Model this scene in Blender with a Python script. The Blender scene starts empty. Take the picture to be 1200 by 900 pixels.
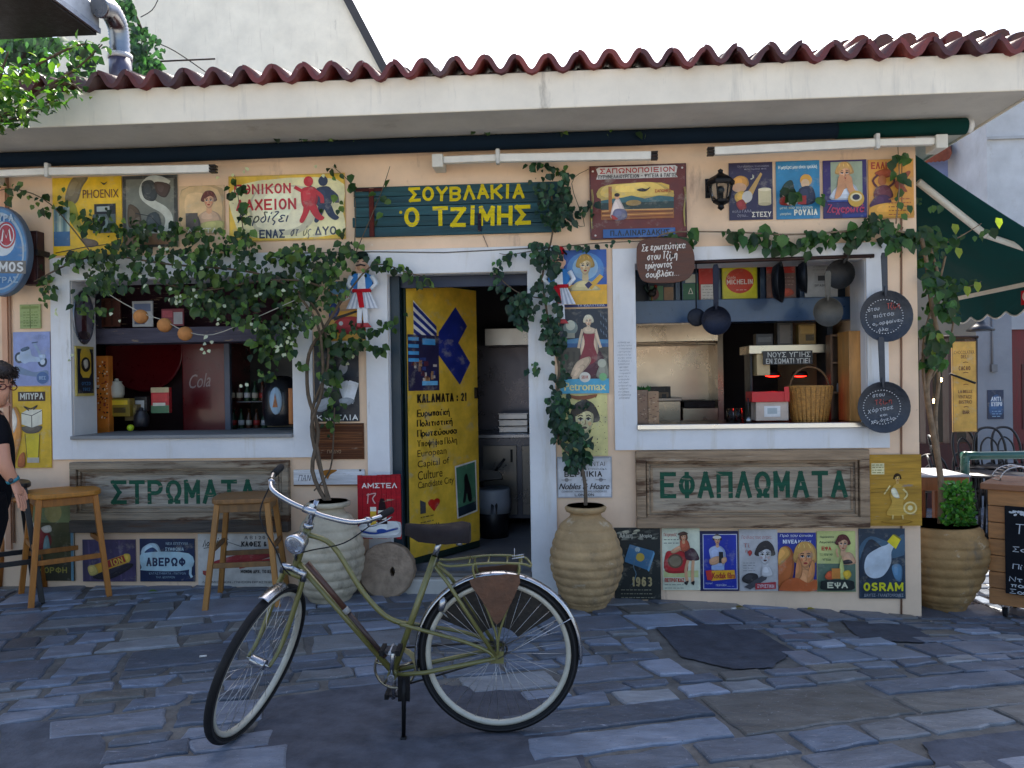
import bpy, bmesh, math, random
from mathutils import Vector, Matrix
random.seed(7)
PI = math.pi
R = math.radians
SC = bpy.context.scene
COL = SC.collection
# ------------------------------------------------------------------ camera
FPX, YAW, PITCH, ROLL = 940.0, R(3.8), R(-0.2), R(0.87)
CAM = Vector((0, -5.84, 1.57))
FW = Vector((-math.sin(YAW)*math.cos(PITCH), math.cos(YAW)*math.cos(PITCH), math.sin(PITCH)))
_r = Vector((math.cos(YAW), math.sin(YAW), 0)); _u = _r.cross(FW)
RT = _r*math.cos(ROLL)-_u*math.sin(ROLL); UP = _u*math.cos(ROLL)+_r*math.sin(ROLL)
cd = bpy.data.cameras.new('Camera'); cam = bpy.data.objects.new('Camera', cd); COL.objects.link(cam)
cd.sensor_width = 36; cd.lens = FPX/1200*36; cd.clip_start = .05; cd.clip_end = 2000
cam.matrix_world = Matrix((( RT.x, UP.x, -FW.x, CAM.x), (RT.y, UP.y, -FW.y, CAM.y), (RT.z, UP.z, -FW.z, CAM.z), (0, 0, 0, 1)))
SC.camera = cam
# ------------------------------------------------------------------ light
SUN_EL, SUN_AZ = R(51), R(1.5)           # the sun stands behind the building, azimuth measured from +Y towards +X
wd = bpy.data.worlds.new('World'); SC.world = wd; wd.use_nodes = True
nt = wd.node_tree; sky = nt.nodes.new('ShaderNodeTexSky'); sky.sky_type = 'NISHITA'; sky.sun_disc = False
sky.sun_elevation = SUN_EL; sky.sun_rotation = SUN_AZ; sky.dust_density = 3.0; sky.air_density = .9; sky.ozone_density = 1.0
nt.links.new(sky.outputs[0], nt.nodes['Background'].inputs[0]); nt.nodes['Background'].inputs[1].default_value = 0.13
sl = bpy.data.lights.new('sun', 'SUN'); sl.energy = 4.5; sl.angle = R(.5); sl.color = (1, .94, .84)
so = bpy.data.objects.new('sun', sl); COL.objects.link(so)
sd = Vector((math.sin(SUN_AZ)*math.cos(SUN_EL), math.cos(SUN_AZ)*math.cos(SUN_EL), math.sin(SUN_EL)))
so.rotation_euler = sd.to_track_quat('Z', 'Y').to_euler(); so.location = (0, 20, 20)
SC.view_settings.view_transform = 'Standard'; SC.view_settings.look = 'None'
SC.view_settings.exposure = 1.45; SC.view_settings.gamma = 1
SC.cycles.use_denoising = True; SC.cycles.max_bounces = 8; SC.cycles.diffuse_bounces = 4; SC.cycles.caustics_reflective = False; SC.cycles.caustics_refractive = False

# ------------------------------------------------------------------ helpers
def hx(s):
    if not isinstance(s, str): return s
    s = s.lstrip('#'); s = s if len(s) == 6 else ''.join(c*2 for c in s); o = []
    for i in (0, 2, 4):
        c = int(s[i:i+2], 16)/255
        o.append(c/12.92 if c <= .04045 else ((c+.055)/1.055)**2.4)
    return tuple(o)
def vary(c, a=.15):
    c = hx(c); k = 1+random.uniform(-a, a); return tuple(min(1, x*k*(1+random.uniform(-a, a)*.25)) for x in c)
def at(u, v, Y=0.0):                      # the point of the vertical plane y=Y that photo pixel (u,v) looks at
    d = FW+RT*((u-600)/FPX)-UP*((v-450)/FPX)
    return CAM+d*((Y-CAM.y)/d.y)
def gz(x, y):                             # street surface: it falls to the right and rises a little towards the viewer
    xx = max(-5.2, min(4.2, x))
    g = .06-.0199*(xx+3.649)-.00633*(xx+3.649)*(xx-.313)
    y = max(-4, min(0, y)); return g*max(.1, 1+.35*y)-.0205*y
def gp(u, v):                             # the street point under photo pixel (u,v)
    d = FW+RT*((u-600)/FPX)-UP*((v-450)/FPX); z = 0
    for _ in range(12):
        p = CAM+d*((z-CAM.z)/d.z); z = gz(p.x, p.y)
    return Vector((p.x, p.y, z))
def rect(u0, v0, u1, v1, Y=0.0):          # level rectangle of the plane y=Y: x0, x1, z0, z1
    um, vm = (u0+u1)/2, (v0+v1)/2
    return at(u0, vm, Y).x, at(u1, vm, Y).x, at(um, v1, Y).z, at(um, v0, Y).z

MATS = {}
def mk(name, rough=.6, metal=0., n=(6, .25), bump=None, stretch=None, coat=0., peel=None, trans=0., spec=.5, emit=0., alpha=None, detail=6):
    m = bpy.data.materials.new(name); m.use_nodes = True; t = m.node_tree; N = t.nodes; L = t.links
    b = N['Principled BSDF']
    at_ = N.new('ShaderNodeAttribute'); at_.attribute_name = 'Col'
    tc = N.new('ShaderNodeTexCoord'); mp = N.new('ShaderNodeMapping'); L.new(tc.outputs['Object'], mp.inputs[0])
    if stretch: mp.inputs['Scale'].default_value = stretch
    nz = N.new('ShaderNodeTexNoise'); nz.inputs['Scale'].default_value = n[0]; nz.inputs['Detail'].default_value = detail; nz.inputs['Roughness'].default_value = .62
    L.new(mp.outputs[0], nz.inputs['Vector'])
    mr = N.new('ShaderNodeMapRange'); mr.inputs[1].default_value = .3; mr.inputs[2].default_value = .7
    mr.inputs[3].default_value = 1-n[1]; mr.inputs[4].default_value = 1+n[1]*.6; L.new(nz.outputs[0], mr.inputs[0])
    mx = N.new('ShaderNodeMix'); mx.data_type = 'RGBA'; mx.blend_type = 'MULTIPLY'; mx.inputs[0].default_value = 1
    L.new(at_.outputs['Color'], mx.inputs[6]); L.new(mr.outputs[0], mx.inputs[7]); out = mx.outputs[2]
    if peel:                              # (colour, scale, threshold, softness, stretch): worn patches of another colour
        for pc, ps, pt, pw, pst in peel:
            mp2 = N.new('ShaderNodeMapping'); L.new(tc.outputs['Object'], mp2.inputs[0]); mp2.inputs['Scale'].default_value = pst
            n2 = N.new('ShaderNodeTexNoise'); n2.inputs['Scale'].default_value = ps; n2.inputs['Detail'].default_value = 9; n2.inputs['Roughness'].default_value = .68
            L.new(mp2.outputs[0], n2.inputs['Vector'])
            r2 = N.new('ShaderNodeMapRange'); r2.inputs[1].default_value = pt; r2.inputs[2].default_value = pt+pw; L.new(n2.outputs[0], r2.inputs[0])
            x2 = N.new('ShaderNodeMix'); x2.data_type = 'RGBA'; L.new(r2.outputs[0], x2.inputs[0]); L.new(out, x2.inputs[6]); x2.inputs[7].default_value = (*hx(pc), 1); out = x2.outputs[2]
    L.new(out, b.inputs['Base Color'])
    b.inputs['Metallic'].default_value = metal; b.inputs['Specular IOR Level'].default_value = spec
    b.inputs['Coat Weight'].default_value = coat; b.inputs['Coat Roughness'].default_value = .12
    rr = N.new('ShaderNodeMapRange'); rr.inputs[1].default_value = .3; rr.inputs[2].default_value = .7
    rr.inputs[3].default_value = max(.02, rough*.8); rr.inputs[4].default_value = min(1, rough*1.2); L.new(nz.outputs[0], rr.inputs[0]); L.new(rr.outputs[0], b.inputs['Roughness'])
    if bump:
        nb = N.new('ShaderNodeTexNoise'); nb.inputs['Scale'].default_value = bump[0]; nb.inputs['Detail'].default_value = 8; L.new(mp.outputs[0], nb.inputs['Vector'])
        bu = N.new('ShaderNodeBump'); bu.inputs['Strength'].default_value = bump[1]; bu.inputs['Distance'].default_value = .01
        L.new(nb.outputs[0], bu.inputs['Height']); L.new(bu.outputs[0], b.inputs['Normal'])
    if emit: L.new(out, b.inputs['Emission Color']); b.inputs['Emission Strength'].default_value = emit
    if trans:
        tr = N.new('ShaderNodeBsdfTranslucent'); ms = N.new('ShaderNodeMixShader'); ms.inputs[0].default_value = trans
        g = N.new('ShaderNodeMix'); g.data_type = 'RGBA'; g.blend_type = 'MULTIPLY'; g.inputs[0].default_value = 1; g.inputs[7].default_value = (1.5, 1.7, .7, 1)
        L.new(out, g.inputs[6]); L.new(g.outputs[2], tr.inputs[0]); L.new(b.outputs[0], ms.inputs[1]); L.new(tr.outputs[0], ms.inputs[2]); L.new(ms.outputs[0], N['Material Output'].inputs[0])
    MATS[name] = m; return m
mk('stucco', .9, n=(1.6, .16), bump=(9, .35), spec=.2, peel=[('#a98a78', 4, .62, .16, (1, 1, .3)), ('#8a7264', 24, .70, .04, (1, 1, .6)), ('#eadbcb', 9, .70, .05, (1, 1, 1))])
mk('whitewash', .85, n=(2.2, .12), bump=(10, .35), spec=.25, peel=[('#cfc8ba', 9, .57, .2, (1, 1, .12)), ('#8f877c', 5, .64, .16, (1, 1, .22)), ('#7d756c', 30, .71, .04, (1, 1, .7))])
mk('concrete', .9, n=(1.8, .18), bump=(25, .3), spec=.2, peel=[('#8d8578', 2.5, .6, .25, (1, 1, .5))])
mk('print', .42, detail=12, n=(6, .32), spec=.5, bump=(6, .15), peel=[('#b4ac9a', 7, .55, .3, (1, 1, 1.4)), ('#5d4432', 26, .69, .05, (1, 1, 1)), ('#6b4a30', 8, .70, .04, (1, 1, 1))])  # pale fade is print wear, spread wider to stand in for soft haze
mk('paper', .8, n=(8, .12), spec=.2)
mk('wood', .5, n=(9, .32), bump=(30, .25), stretch=(3, 3, .45))
mk('woodx', .55, n=(9, .32), bump=(30, .3), stretch=(.45, 3, 3))
mk('oldwood', .85, n=(9, .4), bump=(22, .7), stretch=(.3, 2, 3.2), spec=.2, peel=[('#5b4434', 5, .52, .10, (.35, 1, 2.6)), ('#b7a68f', 8, .62, .06, (.3, 1, 3))])
mk('oldpaint', .75, n=(9, .35), bump=(22, .5), stretch=(.3, 2, 3.2), spec=.2, peel=[('#9a8772', 14, .60, .05, (.4, 1, 2.2))])
mk('signboard', .7, n=(7, .45), bump=(20, .5), stretch=(.25, 2, 4), spec=.3, peel=[('#3f6f7c', 6, .60, .16, (.2, 1, 4)), ('#3a2a24', 9, .68, .08, (.3, 1, 2))])
mk('chrome', .25, 1., n=(20, .08), detail=3)
mk('steel', .3, 1., n=(5, .10), detail=3)
mk('iron', .5, .5, n=(18, .3), bump=(60, .3))
mk('enamel', .32, n=(18, .16), coat=.4, peel=[('#4a3826', 40, .74, .05, (1, 1, 1))])
mk('plastic', .42, n=(10, .1))
mk('rubber', .75, n=(20, .2), spec=.3)
mk('leather', .5, n=(14, .35), bump=(50, .3))
mk('leaf', .42, n=(25, .25), trans=.4, spec=.45)
mk('petal', .6, n=(20, .1), trans=.4)
mk('bark', .9, n=(18, .4), bump=(35, .8), spec=.2)
mk('clay', .9, n=(5, .34), bump=(26, .9), spec=.15, detail=10, peel=[('#6b6458', 4, .57, .16, (1, 1, .5)), ('#d8ccb4', 6, .60, .16, (1, 1, 1.6)), ('#4a4238', 22, .68, .06, (1, 1, 1))])
mk('rough_stone', .9, n=(14, .35), bump=(30, .9), spec=.2, peel=[('#5a4a40', 22, .66, .05, (1, 1, 1))])
mk('tile', .45, n=(7, .4), bump=(30, .4), spec=.6, peel=[('#2e1c1a', 9, .60, .12, (1, 1, 1)), ('#8d8578', 16, .70, .04, (1, 1, 1))])
mk('slab', .44, n=(9, .34), bump=(40, .45), spec=.5, stretch=(.7, 1.5, 1), detail=12, peel=[('#4a4e58', 4.5, .58, .2, (.6, 2.2, 1)), ('#a3a6ae', 60, .62, .06, (1, 1, 1)), ('#33343a', 75, .62, .06, (1, 1, 1)), ('#9a9ca6', 9, .63, .06, (.35, 2.6, 1)), ('#2c2c30', 30, .70, .05, (1, 1, 1))])
mk('mortar', .92, n=(9, .4), bump=(45, .7), spec=.2)
mk('fabric', .95, n=(30, .15), spec=.1, bump=(80, .2))
mk('canopy', .9, n=(3, .15), spec=.1, trans=.12)
mk('skin', .5, n=(12, .08))
mk('wicker', .7, n=(40, .4), bump=(60, .6))
mk('plain', .7, n=(6, .15))
mk('glow', .5, n=(4, .05), emit=6.)
def glassmat():
    m = bpy.data.materials.new('glass'); m.use_nodes = True; b = m.node_tree.nodes['Principled BSDF']
    nz = m.node_tree.nodes.new('ShaderNodeTexNoise'); nz.inputs['Scale'].default_value = 12
    mr = m.node_tree.nodes.new('ShaderNodeMapRange'); mr.inputs[3].default_value = .03; mr.inputs[4].default_value = .18
    m.node_tree.links.new(nz.outputs[0], mr.inputs[0]); m.node_tree.links.new(mr.outputs[0], b.inputs['Roughness'])
    b.inputs['Transmission Weight'].default_value = 1; b.inputs['Base Color'].default_value = (.9, .93, .92, 1); b.inputs['IOR'].default_value = 1.3
    MATS['glass'] = m
glassmat()

def _arc(cx, cy, a, b, t0, t1, n=12): return [(cx+a*math.cos(R(t0+(t1-t0)*i/n)), cy+b*math.sin(R(t0+(t1-t0)*i/n))) for i in range(n+1)]
_BOW = lambda y0, y1: [(0, y0), (.55, y0)]+_arc(.55, (y0+y1)/2, .42, (y1-y0)/2, -90, 90, 8)+[(0, y1)]
STROKES = {                               # sign writer's capitals: strokes in a unit box, y downwards
    'Α': [[(0, 1), (.5, 0), (1, 1)], [(.2, .66), (.8, .66)]], 'Β': [[(.0, 0), (.0, 1)], _BOW(0, .48), _BOW(.48, 1)], 'Γ': [[(0, 1), (0, 0), (1, 0)]], 'Δ': [[(0, 1), (.5, 0), (1, 1), (0, 1)]],
    'Ε': [[(1, 0), (0, 0), (0, 1), (1, 1)], [(0, .5), (.8, .5)]], 'Ζ': [[(0, 0), (1, 0), (0, 1), (1, 1)]], 'Η': [[(0, 0), (0, 1)], [(1, 0), (1, 1)], [(0, .5), (1, .5)]], 'Θ': [_arc(.5, .5, .5, .5, 0, 360, 20), [(.25, .5), (.75, .5)]],
    'Ι': [[(.5, 0), (.5, 1)]], 'Κ': [[(0, 0), (0, 1)], [(1, 0), (.05, .55)], [(.3, .42), (1, 1)]], 'Λ': [[(0, 1), (.5, 0), (1, 1)]], 'Μ': [[(0, 1), (0, 0), (.5, .7), (1, 0), (1, 1)]], 'Ν': [[(0, 1), (0, 0), (1, 1), (1, 0)]],
    'Ξ': [[(0, 0), (1, 0)], [(.15, .5), (.85, .5)], [(0, 1), (1, 1)]], 'Ο': [_arc(.5, .5, .5, .5, 0, 360, 20)], 'Π': [[(0, 1), (0, 0), (1, 0), (1, 1)]], 'Ρ': [[(0, 0), (0, 1)], _BOW(0, .55)], 'Σ': [[(1, 0), (0, 0), (.55, .5), (0, 1), (1, 1)]],
    'Τ': [[(0, 0), (1, 0)], [(.5, 0), (.5, 1)]], 'Υ': [[(0, 0), (.5, .5), (1, 0)], [(.5, .5), (.5, 1)]], 'Φ': [_arc(.5, .5, .5, .36, 0, 360, 20), [(.5, 0), (.5, 1)]], 'Χ': [[(0, 0), (1, 1)], [(1, 0), (0, 1)]], 'Ψ': [[(0, 0), (0, .35)]+_arc(.5, .35, .5, .32, 180, 0, 8)+[(1, 0)], [(.5, 0), (.5, 1)]],
    'Ω': [[(0, 1), (.34, 1)]+_arc(.5, .42, .5, .42, 118, 422, 16)+[(.66, 1), (1, 1)]], 'D': [[(0, 0), (0, 1)], _BOW(0, 1)], 'L': [[(0, 0), (0, 1), (1, 1)]], 'S': [[(1, .12), (.6, 0), (.15, .08), (.05, .3), (.4, .48), (.85, .6), (.95, .82), (.6, 1), (.25, .97), (0, .85)]],
    'R': [[(0, 0), (0, 1)], _BOW(0, .52), [(.4, .52), (1, 1)]], 'V': [[(0, 0), (.5, 1), (1, 0)]], 'C': [_arc(.5, .5, .5, .5, -45, -315, 14)], '1': [[(.2, .2), (.55, 0), (.55, 1)]], '2': [[(.05, .2)]+_arc(.5, .28, .42, .28, 190, 380, 8)+[(.05, 1), (1, 1)]],
    '9': [_arc(.5, .3, .42, .3, 0, 360, 14), [(.92, .3), (.9, .7), (.6, 1), (.2, .95)]], '6': [_arc(.5, .7, .42, .3, 0, 360, 14), [(.08, .7), (.1, .3), (.4, 0), (.8, .05)]], '3': [[(.05, .1)]+_arc(.5, .26, .42, .25, -110, 80, 8)+_arc(.5, .74, .45, .26, -80, 130, 10)],
    ':': [[(.45, .35), (.55, .45)], [(.45, .85), (.55, .95)]], '.': [[(.4, .93), (.6, 1)]], '-': [[(.1, .5), (.9, .5)]], "'": [[(.5, 0), (.4, .2)]], '&': [[(1, 1), (.2, .3), (.3, .02), (.6, .05), (.6, .3), (.1, .6), (.15, .95), (.5, 1), (.95, .6)]]}
for _a, _b in zip('ABEZHIKMNOPTYX', 'ΑΒΕΖΗΙΚΜΝΟΡΤΥΧ'): STROKES[_a] = STROKES[_b]
HAND = {                                  # quick handwriting: single strokes, x height .38 to 1, ascender 0, descender 1.35
    'α': [[(1, .4), (.7, .9), (.35, 1), (0, .75), (.25, .4), (.6, .5), (1, 1)]], 'β': [[(0, 1.35), (0, .3), (.4, 0), (.8, .2), (.4, .48), (.9, .75), (.4, 1), (0, .9)]], 'γ': [[(0, .4), (.5, .95), (.4, 1.35), (.3, 1.1), (.9, .38)]], 'δ': [[(.8, .05), (.2, .05), (.7, .5), (.8, .85), (.4, 1), (0, .75), (.4, .45)]],
    'ε': [[(.9, .45), (.4, .38), (.1, .5), (.5, .67), (.0, .85), (.4, 1), (.95, .92)]], 'ζ': [[(.1, .05), (.8, .05), (.1, .7), (.7, 1), (.5, 1.3)]], 'η': [[(0, .4), (.1, 1)], [(.1, .6), (.5, .38), (.8, .6), (.8, 1.35)]], 'θ': [[(.5, 0), (.1, .5), (.5, 1), (.9, .5), (.5, 0)], [(.1, .5), (.9, .5)]], 'ι': [[(.3, .4), (.3, .9), (.6, 1)]],
    'κ': [[(.1, .38), (.1, 1)], [(.9, .4), (.15, .72), (.9, 1)]], 'λ': [[(.1, .05), (.4, .2), (.9, 1)], [(.5, .5), (0, 1)]], 'μ': [[(0, 1.35), (.1, .4), (.1, .85), (.4, 1), (.8, .8), (.8, .4), (.85, 1)]], 'ν': [[(0, .4), (.4, 1), (.9, .4)]], 'ξ': [[(.8, .05), (.2, .15), (.7, .4), (.1, .5), (.6, .75), (.1, .9), (.7, 1.1), (.5, 1.3)]], 'ο': [[(.5, .4), (.05, .7), (.5, 1), (.95, .7), (.5, .4)]],
    'π': [[(0, .42), (1, .42)], [(.3, .42), (.25, 1)], [(.75, .42), (.8, 1)]], 'ρ': [[(.1, 1.35), (.1, .6), (.5, .4), (.9, .7), (.5, 1), (.1, .85)]], 'σ': [[(1, .42), (.5, .42), (.05, .7), (.45, 1), (.85, .75), (.6, .44)]], 'ς': [[(.9, .45), (.4, .4), (.1, .7), (.7, 1), (.6, 1.3)]], 'τ': [[(0, .42), (.9, .42)], [(.45, .42), (.45, .9), (.7, 1)]], 'υ': [[(0, .4), (.1, .85), (.5, 1), (.9, .75), (.85, .4)]],
    'φ': [[(.5, .05), (.5, 1.35)], [(.5, .4), (.05, .7), (.5, 1), (.95, .7), (.5, .4)]], 'χ': [[(0, .4), (.9, 1.3)], [(.9, .4), (0, 1.3)]], 'ψ': [[(0, .4), (.2, .85), (.5, 1), (.8, .85), (1, .4)], [(.5, .1), (.5, 1.3)]], 'ω': [[(.1, .4), (0, .8), (.25, 1), (.5, .7), (.75, 1), (1, .8), (.9, .4)]], '.': [[(.4, .95), (.5, 1)]], ',': [[(.4, .95), (.3, 1.15)]]}
_ACC = dict(zip('άέήίόύώϊ', 'αεηιουωι'))
_tc = {}
def glyphs(s, bold):                      # lettering as flat faces, fitted to the unit box
    k = (s, bold)
    if k not in _tc:
        cu = bpy.data.curves.new('lettering', 'FONT'); cu.body = s; cu.offset = bold; cu.resolution_u = 3
        o = bpy.data.objects.new('lettering', cu); me = o.to_mesh()
        vs = [v.co.copy() for v in me.vertices]; fs = [tuple(p.vertices) for p in me.polygons]
        o.to_mesh_clear(); bpy.data.objects.remove(o); bpy.data.curves.remove(cu)
        if vs:
            x0 = min(v.x for v in vs); x1 = max(v.x for v in vs); y0 = min(v.y for v in vs); y1 = max(v.y for v in vs)
            vs = [((v.x-x0)/max(1e-6, x1-x0), (v.y-y0)/max(1e-6, y1-y0)) for v in vs]
        _tc[k] = (vs, fs)
    return _tc[k]
def smooth_loop(p, k=5, closed=True):
    n = len(p); o = []
    rng = range(n) if closed else range(n-1)
    for i in rng:
        if closed: a, b, c, d = p[i-1], p[i], p[(i+1) % n], p[(i+2) % n]
        else: a, b, c, d = p[max(0, i-1)], p[i], p[i+1], p[min(n-1, i+2)]
        for j in range(k):
            t = j/k
            o.append(tuple(.5*((2*b[q])+(-a[q]+c[q])*t+(2*a[q]-5*b[q]+4*c[q]-d[q])*t*t+(-a[q]+3*b[q]-3*c[q]+d[q])*t**3) for q in range(len(b))))
    if not closed: o.append(tuple(p[-1]))
    return o
class M:
    def __init__(s, T=None): s.v = []; s.f = []; s.c = []; s.mi = []; s.sm = []; s.T = T; s.mat = 0
    def add(s, vs, fs, col, smooth=False, mat=None):
        b = len(s.v); s.v += [(s.T@Vector(v)) if s.T else Vector(v) for v in vs]
        c = hx(col)
        for f in fs:
            s.f.append([b+i for i in f]); s.c.append(c); s.mi.append(s.mat if mat is None else mat); s.sm.append(smooth)
        return s
    def box(s, x0, x1, y0, y1, z0, z1, col, mat=None):
        return s.add([(x, y, z) for z in (z0, z1) for y in (y0, y1) for x in (x0, x1)],
              [(0, 2, 3, 1), (4, 5, 7, 6), (0, 1, 5, 4), (2, 6, 7, 3), (0, 4, 6, 2), (1, 3, 7, 5)], col, False, mat)
    def bar(s, a, b, w, h, col, up=(0, 0, 1), mat=None):      # a rectangular bar from a to b
        a = Vector(a); b = Vector(b); d = (b-a).normalized(); r = d.cross(Vector(up))
        if r.length < 1e-4: r = d.cross(Vector((0, 1, 0)))
        r.normalize(); q = r.cross(d); vs = []
        for p in (a, b):
            for i, j in ((-1, -1), (1, -1), (1, 1), (-1, 1)): vs.append(p+r*w/2*i+q*h/2*j)
        return s.add(vs, [(0, 1, 2, 3), (7, 6, 5, 4), (0, 4, 5, 1), (1, 5, 6, 2), (2, 6, 7, 3), (3, 7, 4, 0)], col, False, mat)
    def tube(s, pts, r, col, n=10, closed=False, caps=True, mat=None, sm=0):
        if sm: pts = smooth_loop([tuple(p) for p in pts], sm, closed)
        pts = [Vector(p) for p in pts]; k = len(pts)
        if not hasattr(r, '__len__'): rs = [r]*k
        else: rs = [r[min(len(r)-1, int(i*(len(r)-1)/(k-1)))]*(1-((i*(len(r)-1)/(k-1)) % 1))+r[min(len(r)-1, int(i*(len(r)-1)/(k-1))+1)]*((i*(len(r)-1)/(k-1)) % 1) for i in range(k)]
        vs = []; nrm = None
        for i, p in enumerate(pts):
            if closed: d = pts[(i+1) % k]-pts[i-1]
            else: d = pts[min(k-1, i+1)]-pts[max(0, i-1)]
            d.normalize()
            if nrm is None:
                nrm = d.cross(Vector((0, 0, 1)) if abs(d.z) < .9 else Vector((0, 1, 0))); nrm.normalize()
            else:
                nrm = nrm-d*nrm.dot(d); nrm.normalize()
            bi = d.cross(nrm)
            for j in range(n):
                a = 2*PI*j/n; vs.append(p+(nrm*math.cos(a)+bi*math.sin(a))*rs[i])
        fs = []
        for i in range(k if closed else k-1):
            for j in range(n):
                i2 = (i+1) % k; fs.append((i*n+j, i*n+(j+1) % n, i2*n+(j+1) % n, i2*n+j))
        s.add(vs, fs, col, True, mat)
        if caps and not closed:
            b = len(s.v)-len(vs)
            for ring in (list(range(n))[::-1], list(range((k-1)*n, k*n))):
                s.f.append([b+i for i in ring]); s.c.append(hx(col)); s.mi.append(s.mat if mat is None else mat); s.sm.append(False)
        return s
    def lathe(s, prof, col, n=24, o=(0, 0, 0), mat=None, wob=0., ax=None):
        vs = []; o = Vector(o); Q = Vector(ax).to_track_quat('Z', 'Y') if ax else None
        for r, z in prof:
            for j in range(n):
                a = 2*PI*j/n; rr = r*(1+wob*math.sin(a*3+z*9)*.5+wob*math.sin(a*2-z*17)*.5)
                p = Vector((rr*math.cos(a), rr*math.sin(a), z)); vs.append(o+(Q@p if Q else p))
        fs = [(i*n+j, i*n+(j+1) % n, (i+1)*n+(j+1) % n, (i+1)*n+j) for i in range(len(prof)-1) for j in range(n)]
        s.add(vs, fs, col, True, mat); b = len(s.v)-len(vs)
        for q, ring in ((0, list(range(n))[::-1]), (-1, list(range((len(prof)-1)*n, len(prof)*n)))):
            if prof[q][0] > 1e-4:
                s.f.append([b+i for i in ring]); s.c.append(hx(col)); s.mi.append(s.mat if mat is None else mat); s.sm.append(False)
        return s
    def ball(s, c, r, col, n=14, mat=None):
        r = r if hasattr(r, '__len__') else (r, r, r); vs = []; h = n//2
        for i in range(h+1):
            for j in range(n):
                a = PI*i/h; b = 2*PI*j/n
                vs.append((c[0]+r[0]*math.sin(a)*math.cos(b), c[1]+r[1]*math.sin(a)*math.sin(b), c[2]-r[2]*math.cos(a)))
        return s.add(vs, [(i*n+j, i*n+(j+1) % n, (i+1)*n+(j+1) % n, (i+1)*n+j) for i in range(h) for j in range(n)], col, True, mat)
    def prism(s, loop, vec, col, mat=None, side=None):         # closed loop of 3d points pushed along vec
        n = len(loop); l = [Vector(p) for p in loop]; vec = Vector(vec)
        return s.add(l+[p+vec for p in l], [list(range(n)), list(range(2*n-1, n-1, -1))]+[(i, i+n, (i+1) % n+n, (i+1) % n) for i in range(n)], col, False, mat)
    def leaf(s, p, d, nrm, L, w, col, fold=.18):
        d = d.normalized(); nrm = (nrm-d*nrm.dot(d)).normalized(); r = d.cross(nrm)
        q = lambda x, y, z: p+r*x*w+d*y*L+nrm*z*w
        s.add([q(0, 0, 0), q(-.46, .28, fold), q(-.4, .62, fold*.8), q(0, 1, -.15), q(.4, .62, fold*.8), q(.46, .28, fold), q(0, .5, 0)],
              [(0, 6, 2, 1), (6, 3, 2), (0, 5, 4, 6), (6, 4, 3)], col, True)
    def build(s, name, mats, parent=None, bevel=0, seg=2, sub=0):
        me = bpy.data.meshes.new(name); me.from_pydata([tuple(v) for v in s.v], [], s.f)
        for m in (mats if isinstance(mats, (list, tuple)) else [mats]): me.materials.append(MATS[m])
        me.polygons.foreach_set('material_index', s.mi); me.polygons.foreach_set('use_smooth', s.sm)
        ca = me.color_attributes.new('Col', 'FLOAT_COLOR', 'CORNER'); arr = []
        for p, c in zip(me.polygons, s.c): arr += [*c, 1.]*p.loop_total
        ca.data.foreach_set('color', arr); me.update()
        o = bpy.data.objects.new(name, me); COL.objects.link(o)
        if parent: o.parent = parent
        if bevel:
            b = o.modifiers.new('Bevel', 'BEVEL'); b.width = bevel; b.segments = seg; b.limit_method = 'ANGLE'; b.angle_limit = R(40)
        if sub:
            b = o.modifiers.new('Subdiv', 'SUBSURF'); b.levels = sub; b.render_levels = sub
        return o
def tag(o, label, cat, group=None, kind=None):
    if label: o['label'] = label
    if cat: o['category'] = cat
    if group: o['group'] = group
    if kind: o['kind'] = kind
    return o
def thing(name, label, cat, loc=(0, 0, 0), group=None):
    o = bpy.data.objects.new(name, None); COL.objects.link(o); o.location = loc; o.empty_display_size = .1
    return tag(o, label, cat, group)
def struct(m, name, mats):
    o = m.build(name, mats); o['kind'] = 'structure'; return o
class Rel(M):                             # a mesh written in world coordinates for a thing whose Empty stands at loc
    def __init__(s, t): super().__init__(Matrix.Translation(-Vector(t.location)))

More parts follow.
